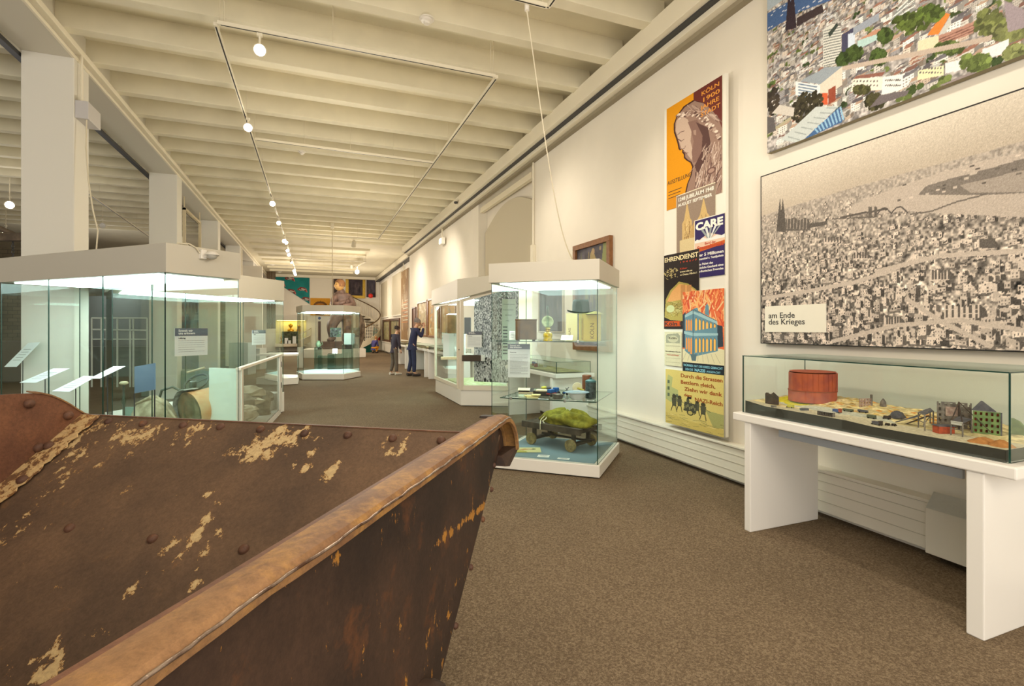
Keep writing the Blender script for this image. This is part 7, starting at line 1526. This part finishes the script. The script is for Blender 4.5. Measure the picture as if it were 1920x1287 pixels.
p = onw(695, 555, 34.2); t = thing('red_lamp', 'small round red lamp at the top of the stairs', 'lamp', p); MB().ball(p, .15, .08, .15).build('disc', mat('red_round', (226, 52, 38), .4), t, smooth=60); MB().rod(p, (p.x, 34.8, p.z), .03).build('arm', DGREY, t)
p = onw(599, 597, 34.7); t = thing('round_sign', 'round blue and white sign above a brown post on the far wall', 'sign', Vector((p.x, YW, .3)))
MB().lathe((p.x, YW - .02, p.z), [(.13, 0), (.13, .02), (0, .02)], 24, (0, -1, 0)).build('disc', WHITE, t); MB().lathe((p.x, YW - .045, p.z), [(.09, 0), (.09, .01), (0, .01)], 24, (0, -1, 0)).build('emblem', mat('sign_blue', (44, 66, 120), .5), t); MB().box(p.x - .08, p.x + .08, YW - .05, YW, .5, 1.9).build('post', WFD, t)
# lit wall showcase with golden busts
a = onw(497, 600); d_ = onw(572, 655); x0, x1 = onw(517, 600).x, onw(575, 600).x
t = thing('lit_wall_case', 'yellow-lit wall showcase with golden busts on the far wall', 'display case', ((x0 + x1) / 2, 34.2, 0)); z0_, z1_ = 1.45 - 27 * .0368 + .05, 1.45 + 13 * .0385
MB().box(x0, x1, 34.1, YW, .32, .50).build('base', STW, t); MB().box(x0, x1, 34.05, YW, 1.95, 2.25).build('canopy', CANOPY, t); MB().box(x0, x1, 34.76, 34.79, .5, 1.95).build('back_panel', mat('case_cream', (232, 222, 160), .8), t); MB().box(x0 + .1, x1 - .1, 34.3, 34.6, 1.93, 1.945).build('light_strip', mat('warm_diffuser', (255, 236, 150), .5, emit=5.0), t)
for x in (x0, x0 + .28, x1): MB().box(x - .015, x + .015, 34.09, 34.12, .0, 1.95).build('post', STW, t)
MB().box(x0 + .4, x1 - .5, 34.2, 34.7, .5, 1.25).build('dark_step', mat('step_dark', (74, 80, 56), .8, noise=.5, scale=7), t)
GLD = mat('bust_gold', (214, 164, 50), .35, metal=.5, noise=.2, scale=12)
for (px, s_, lab) in ((545, 1.05, 'tallest golden bust in the middle of the lit case'), (562, .8, 'smaller golden bust at the stair side of the lit case'), (529, .9, 'slim golden figure at the edge of the lit case')):
    p = onw(px, 618, 34.35); z = 1.255; x = min(max(p.x, x0 + .5), x1 - .45) if px != 529 else p.x; z = z if px != 529 else .505
    o = MB().lathe((x, 34.4, z), [(.05, 0), (.17 * s_, .01), (.18 * s_, .08 * s_), (.14 * s_, .16 * s_), (.05 * s_, .2 * s_), (.06 * s_, .24 * s_), (.11 * s_, .30 * s_), (.12 * s_, .38 * s_), (.09 * s_, .46 * s_), (0, .5 * s_)], 18).build('golden_bust', GLD, None, smooth=60); tag(o, lab, 'bust', None)
for k, px in enumerate((537, 552, 542)):
    o = MB().rbox((onw(px, 630, 34.15).x, 34.15, .505 + .0), .2, .04, (.35, .45, .2)[k]).build('white_card', CARDM, None); tag(o, ('first white card in the lit wall case', 'taller white card in the lit wall case', 'low white card in the lit wall case')[k], 'label')
# curtain, doorway glow and low stair rail
a = onw(500, 560, 33.5); o = MB()
for k in range(7): o.box(a.x + .07 * k, a.x + .07 * k + .06, 33.5 + .03 * (k % 2), 33.56 + .03 * (k % 2), 1.43, 4.86)
o = o.build('brown_curtain', mat('curtain_brown', (98, 80, 58), .9), None, bev=.01); tag(o, 'long brown folded curtain on the far side of the columns', 'curtain')
t = thing('stair_rail', 'pale sloping rail frame at the foot of the lit case', 'railing', (-.2, 30, 0)); p0, p1 = atd(561, 30.2, 0), atd(583, 32, 0)
MB().rod((p0.x, p0.y, 0), (p0.x, p0.y, 1.1), .035).rod((p1.x, p1.y, 0), (p1.x, p1.y, 1.5), .035).build('post', STW, t); MB().rod((p0.x, p0.y, 1.05), (p1.x, p1.y, 1.45), .035).rod((p0.x, p0.y, .72), (p1.x, p1.y, 1.0), .03).build('rail', STW, t)
MB().slab([(p0.x, p0.y, .35), (p1.x, p1.y, .6), (p1.x, p1.y, 1.0), (p0.x, p0.y, .72)], (0, .02, 0)).build('infill', mat('infill_tan', (196, 178, 144), .7), t)
# ================================================================ track lighting
ZK = 4.4; TRK = mat('track_white', (226, 218, 196), .5)
def track(label, p, q, z=ZK, hang=None):
    p = Vector((*p, z)); q = Vector((*q, z)); d = (q - p); t = thing('light_track', label, 'light track', (p + q) / 2); n = uz.cross(d).normalized()
    MB().frame((p + q) / 2, d, n, uz, d.length, .034, .034).build('rail', TRK, t); MB().frame((p + q) / 2 - uz * .001, d, n, uz, d.length - .06, .014, .004).build('slot', BLACK, t)
    for f in (hang or [.0, .25, .5, .75, 1.0]):
        c = p.lerp(q, f); MB().rod(c + uz * .03, (c.x, c.y, 5.04 if c.y < YB else 4.86), .0035, 5).build('suspension_wire', WIRE, t)
    return t
track('long white lighting track down the hall on the column side', (-.88, 5.64), (-.80, 30.0), hang=[.01, .1, .2, .3, .42, .55, .7, .85])
track('first cross lighting track spanning the hall near the camera', (-.86, 5.62), (2.0, 5.62), hang=[.02, .37, .98]); track('long white lighting track on the picture wall side', (2.02, 5.62), (2.02, 17.2), hang=[.01, .2, .45, .7, .97]); track('second cross lighting track joining the two long ones', (-.84, 8.85), (2.02, 8.95))
track('short lighting track segment directly overhead', (.2, 4.22), (2.02, 4.22), hang=[.5, .97]); track('overhead lighting track running back towards the entrance', (2.02, 4.22), (2.02, .2), hang=[.05, .5]); track('third cross lighting track with a hanging spot', (-.8, 17.3), (2.1, 17.3)); track('cross lighting track of the far rectangle', (-.8, 23.3), (2.2, 23.3)); track('far cross lighting track before the statue', (-.8, 26.2), (1.8, 26.2)); track('short end track of the far rectangle', (2.2, 23.3), (1.9, 25.8))
BULB = mat('lamp_lit', (255, 238, 205), .4, emit=60); LENS = mat('lamp_off', (200, 196, 186), .2)
def spot(label, loc, aim, lit=True, s_=1.0, drop=.0):
    L = Vector(loc); t = thing('track_spotlight', label, 'spotlight', L, 'track spotlights'); d = (Vector(aim) - L).normalized()
    MB().rbox(L + uz * -.02, .05, .035, .03).rod(L - uz * .02, L - uz * (.09 + drop), .012).build('adapter', TRK, t); c = L - uz * (.11 * s_ + drop)
    MB().lathe(c - d * .07 * s_, [(0, 0), (.035 * s_, .005), (.045 * s_, .04 * s_), (.05 * s_, .13 * s_), (.054 * s_, .15 * s_), (.048 * s_, .15 * s_), (.04 * s_, .13 * s_)], 20, d).build('housing', TRK, t, smooth=40); hs = t.children[-1]
    MB().lathe(c + d * .062 * s_, [(0, 0), (.043 * s_, 0), (.043 * s_, .006), (0, .012)], 18, d).build('lens', BULB if lit else LENS, hs, smooth=40); return t
for (px, py, z, lab, aim, s_) in ((487, 84, 4.38, 'brightest lit spotlight, hanging from the first cross track', (0, .5, 1.6), 1.1), (458, 222, 4.38, 'lit spotlight on the long track before the second cross track', (0, .5, 1.6), 1.1), (507, 370, 4.38, 'lit spotlight halfway along the long track', (.5, 4, 1.4), 1.2),
        (519, 409, 4.38, 'lit spotlight just beyond the halfway spotlight', (.5, 5, 1.4), 1.1), (530, 443, 4.38, 'bright lit spotlight before the third cross track', (.5, 6, 1.4), 1.3), (541, 446, 4.38, 'lit spotlight turned aside next to the bright one', (3.7, 14, 1), 1.2), (538, 462, 4.38, 'lit spotlight in the cluster over the middle showcase', (.5, 12, 1), 1.2),
        (544, 471, 4.38, 'second lit spotlight of the cluster over the middle showcase', (.5, 10, 1), 1.2), (549, 486, 4.38, 'small spotlight beyond the cluster', (1, 20, 1), 1.0), (552, 502, 4.38, 'lit spotlight of the far pair', (.5, 16, 1), 1.3), (557, 507, 4.38, 'second lit spotlight of the far pair', (.8, 16, 1), 1.3), (566, 510, 4.38, 'last spotlight of the long track', (1.5, 20, 1), 1.2)):
    p = onz(px, py, z); p.x = p.x if px == 487 else -.84
    if px == 487: r_ = ray(px, py); p = Vector((r_.x / r_.y * 5.62, 5.62, 4.38))
    spot(lab, p, aim, True, s_, .03 if px == 487 else 0)
spot('large star-bright spotlight on the far rectangle track', (1.98, 25.2, 4.38), (.6, 12, 1.2), True, 2.0)
spot('unlit spotlight hanging below the third cross track', (1.26, 17.3, 4.38), (1.0, 19.5, 2.0), False, 1.4); spot('unlit spotlight under the cross track of the far rectangle', (1.6, 23.3, 4.38), (1.9, 26, 2.8), False, 1.5)
p = Vector((.5, 17.6, 4.70)); t = thing('cable_drop', 'thin pale cable dropping straight to the middle showcase', 'cable', (.52, 15.9, 2.1)); q = atd(623, 16.0, 2.1); MB().rod(q, (q.x, q.y, 4.77), .010, 6).build('flex', WIRE, t); MB().rbox((q.x, q.y, 4.62), .10, .10, .15).build('ceiling_rose', TRK, t)
# annex lights
for (px, py, lab) in ((18, 378, 'cool lit spotlight in the side aisle, the upper one'), (11, 430, 'cool lit spotlight in the side aisle, just above the showcase'), (192, 418, 'spotlight in the side aisle seen between the first two columns')):
    p = onz(px, py, 4.25 if px < 100 else 4.35); t = spot(lab, p + uz * .1, (0, 0, 1.5), px < 100, 1.6); MB().rod(p + uz * .1, (p.x, p.y, 5.04), .01, 6).build('hanger', WIRE, t)
for (x, ya, yb, lab) in ((-6.2, 4, 13, 'side aisle lighting track parallel to the columns'), (-4.6, 13, 20, 'farther side aisle lighting track')): track(lab, (x, ya), (x - .4, yb), 4.45)
# ================================================================ small fittings
def detector(lab, px, py, z, r=.06, name='smoke_detector'):
    p = onz(px, py, z); MBo = MB(); t = thing(name, lab, 'smoke detector', p); MB().lathe(p, [(0, -.02), (r * .5, -.02), (r * .6, 0), (r, .01), (r, .03), (0, .03)], 20).build('head', WHITE, t, smooth=40); MB().lathe(p + uz * .03, [(r * 1.3, 0), (r * 1.3, .012), (0, .012)], 20).build('mount_plate', WHITE, t); return t
detector('round smoke detector under the rib in the middle of the ceiling', 800, 42, 4.73); detector('small smoke detector on a rib above the long track', 566, 288, 4.73, .05); detector('flat round fitting on the far ceiling', 511, 497, 4.80, .12); detector('second flat fitting on the far ceiling', 524, 511, 4.80, .12)
p = onx(856, 380, 3.40); t = thing('ceiling_camera', 'small dark camera fixed to the cornice', 'camera', p); MB().rod(p, p + Vector((-.06, -.1, -.03)), .035, 12).build('barrel', DGREY, t); MB().rod(p, p + Vector((.06, 0, .06)), .02, 8).build('bracket', WHITE, t)
p = onx(829, 452, XR - .1); t = thing('exit_light', 'glowing white emergency light box hanging from the wall rail', 'emergency light', p)
MB().box(p.x - .06, p.x + .06, p.y - .16, p.y + .16, p.z - .11, p.z + .09).build('housing', WHITE, t, bev=.01); MB().box(p.x - .065, p.x - .06, p.y - .12, p.y + .13, p.z - .08, p.z + .06).build('lit_panel', mat('exit_glow', (220, 245, 235), .5, emit=2.2), t); MB().rod((p.x, p.y, p.z + .09), (p.x, p.y, 4.44), .018, 8).build('drop_tube', TRK, t)
p = onx(742, 505, XF - .4); p = Vector((XF - .15, 24.2, p.z)); t = thing('exit_light', 'second emergency light further down the picture wall', 'emergency light', p); MB().box(p.x - .06, p.x + .06, p.y - .25, p.y + .25, 3.85, 4.15).build('housing', WHITE, t, bev=.01); MB().box(p.x - .065, p.x - .06, p.y - .2, p.y + .2, 3.9, 4.1).build('lit_panel', mat('exit_glow', (220, 245, 235), .5, emit=2.2), t); MB().rod((p.x, p.y, 4.15), (p.x, p.y, 4.55), .02, 8).build('drop_tube', TRK, t)
# grey box on the first column with its cable
t = thing('junction_box', 'pale grey cable box on the side of the first column', 'junction box', (-2.55, 7.5, 3.9)); MB().box(-2.6, -2.47, 7.42, 7.80, 3.93, 4.14).build('housing', mat('box_grey', (196, 192, 190), .4), t, bev=.006); MB().rod((-2.56, 7.5, 4.14), (-2.56, 7.5, 4.7), .014, 8).build('conduit', CORN, t)
p_ = [(-2.50, 7.46, 3.93), (-2.5, 7.44, 3.6), (-2.47, 7.42, 3.2), (-2.42, 7.40, 2.85), (-2.36, 7.36, 2.6), (-2.36, 7.3, 2.3), (-2.40, 7.0, 2.19)]; t = thing('power_cable', 'cream cable hanging from the column box to the long showcase', 'cable', (-2.4, 7.0, 2.17)); MB().tube(p_, .008, 8).build('flex', WIRE, t, smooth=60)
# wall conduit beside the first window bay
t = thing('wall_conduit', 'vertical conduit with a cable gland beside the arched bay', 'conduit', (3.68, 8.3, 2.5)); MB().rod((3.69, 8.33, 2.5), (3.69, 8.33, 4.45), .016, 8).build('pipe', CORN, t); MB().box(3.65, 3.72, 8.28, 8.38, 2.62, 2.95).build('gland', CORN, t, bev=.005); MB().box(3.66, 3.72, 8.29, 8.36, 2.5, 2.62).build('clamp', mat('clamp_tan', (150, 136, 112), .6), t)
# socket low on the wall behind the hat case
p = onx(1006, 645, XR - .01); o = MB().box(p.x - .005, p.x + .01, p.y - .04, p.y + .04, p.z - .04, p.z + .04).build('wall_socket', WHITE, None, bev=.004); tag(o, 'small square wall socket behind the hat showcase', 'socket')
# ================================================================ things in the side aisle seen through the glass
AX = mat('aisle_panel', (132, 138, 138), .8); t = thing('partition_screen', 'dark grey-green screen wall across the side aisle', 'screen', (-7, 17, 0)); p0, p1 = atd(60, 19, 0), atd(318, 17, 0); MB().slab([p0, p1, p1 + uz * 2.6, p0 + uz * 2.6], (0, .1, 0)).build('panel', AX, t)
cv = Cv(120, 60, (176, 186, 188)); 
for k in range(9): cv.rect(.03 + .11 * k, .55, .09 + .11 * k, .85, (96, 108, 112)); cv.rect(.045 + .11 * k, .6, .075 + .11 * k, .8, (60, 70, 76))
cv.rect(0, .48, 1, .52, (110, 120, 124)); cv.rect(0, 0, 1, .3, (120, 132, 134)); [cv.line(.7 + .02 * k, .3, .72 + .03 * k, .9, 2, (60, 66, 70)) for k in range(8)]
p0, p1 = atd(314, 12.8), atd(372, 12.4); r_ = p1 - p0; r_.z = 0; t = thing('street_photograph', 'grey photograph of an old street front in the side aisle', 'photograph', (p0.x, p0.y, .5)); picture('print', cv.grain(6), (p0.x, p0.y, 1.43), r_, uz, r_.length, .75, t); MB().slab([Vector((p0.x, p0.y, .0)), Vector((p0.x, p0.y, .0)) + r_, Vector((p0.x, p0.y, 2.25)) + r_, Vector((p0.x, p0.y, 2.25))], Vector((.0, .06, 0)) + Vector((0, .002, 0))).build('stand', mat('stand_grey', (150, 160, 158), .7), t)
t = thing('aisle_railing', 'white tubular railing across the side aisle behind the long showcase', 'railing', (-5, 12, 0)); WR = mat('rail_white', (216, 222, 212), .4)
q = [atd(px, 12.5, 0) for px in (172, 190, 200, 220, 244, 250, 276)]
MB().rod(q[0] + uz * 1.70, q[-1] + uz * 1.70, .022).rod(q[0] + uz * 1.42, q[-1] + uz * 1.40, .022).rod(q[0] + uz * 1.18, q[-1] + uz * 1.18, .015).build('rail', WR, t)
for v in q: MB().rod(v, v + uz * 1.7, .02).build('post', WR, t)
for (px, d, w, h, lab, c_) in ((345, 11.0, 1.5, .55, 'low glass display plinth with blue pieces in the side aisle', (140, 156, 144)), (230, 15.5, 2.2, .9, 'long low counter behind the aisle railing', (112, 122, 116)), (470, 18.0, .9, .75, 'white display block beyond the second showcase', (214, 214, 206)), (455, 16, .6, 1.0, 'grey display block with a slanted sheet beyond the second showcase', (176, 180, 174)), (20, 14, 2.4, 1.1, 'brown bench-like block at the side aisle end', (118, 108, 90))):
    c = atd(px, d, 0); o = MB().rbox(c, w, .5, h, -TH).build('display_plinth', mat('plinth_%d' % px, c_, .7), None, bev=.01); tag(o, lab, 'plinth')
t = thing('wooden_hoist', 'old wooden crane beam with hanging chains at the aisle edge', 'hoist', (-6.5, 10.5, 0)); c = atd(8, 12.0, None, 452)
BW = mat('hoist_wood', (120, 104, 84), .8, rgb2=(92, 80, 66), scale=5)
MB().rbox(c, 1.2, .16, .18, -.4).build('beam', BW, t); MB().rbox((c.x - .5, c.y, 0), .16, .16, c.z + .3).build('post', BW, t); MB().rod(c + Vector((-.5, 0, .5)), c + Vector((.3, 0, .1)), .06).build('brace', BW, t)
for k in range(14): MB().tube(ringpts(c + Vector((.18, -.05, -.05 - .07 * k)), .025, .04, Vector((1, 0, 0)) if k % 2 else Vector((0, 1, 0)), uz, 10), .008, 5, True).build('chain_link', DGREY, t)
# window-like steel frame between the second and third column
t = thing('steel_frame', 'cream painted steel door frame hanging between the second and third column', 'frame', (-2.85, 14.6, 3.2)); FCR = mat('frame_paint', (206, 192, 158), .6)
MB().box(-2.9, -2.84, 14.2, 14.26, 2.9, 4.35).build('stile', FCR, t); MB().box(-2.9, -2.84, 16.0, 16.06, 2.9, 4.35).build('stile', FCR, t); MB().box(-2.9, -2.84, 14.2, 16.06, 4.3, 4.36).build('head_rail', FCR, t); MB().box(-2.88, -2.86, 14.2, 14.24, 4.3, 4.62).build('hanger', FCR, t); MB().box(-2.88, -2.86, 16.0, 16.04, 4.3, 4.62).build('hanger', FCR, t)
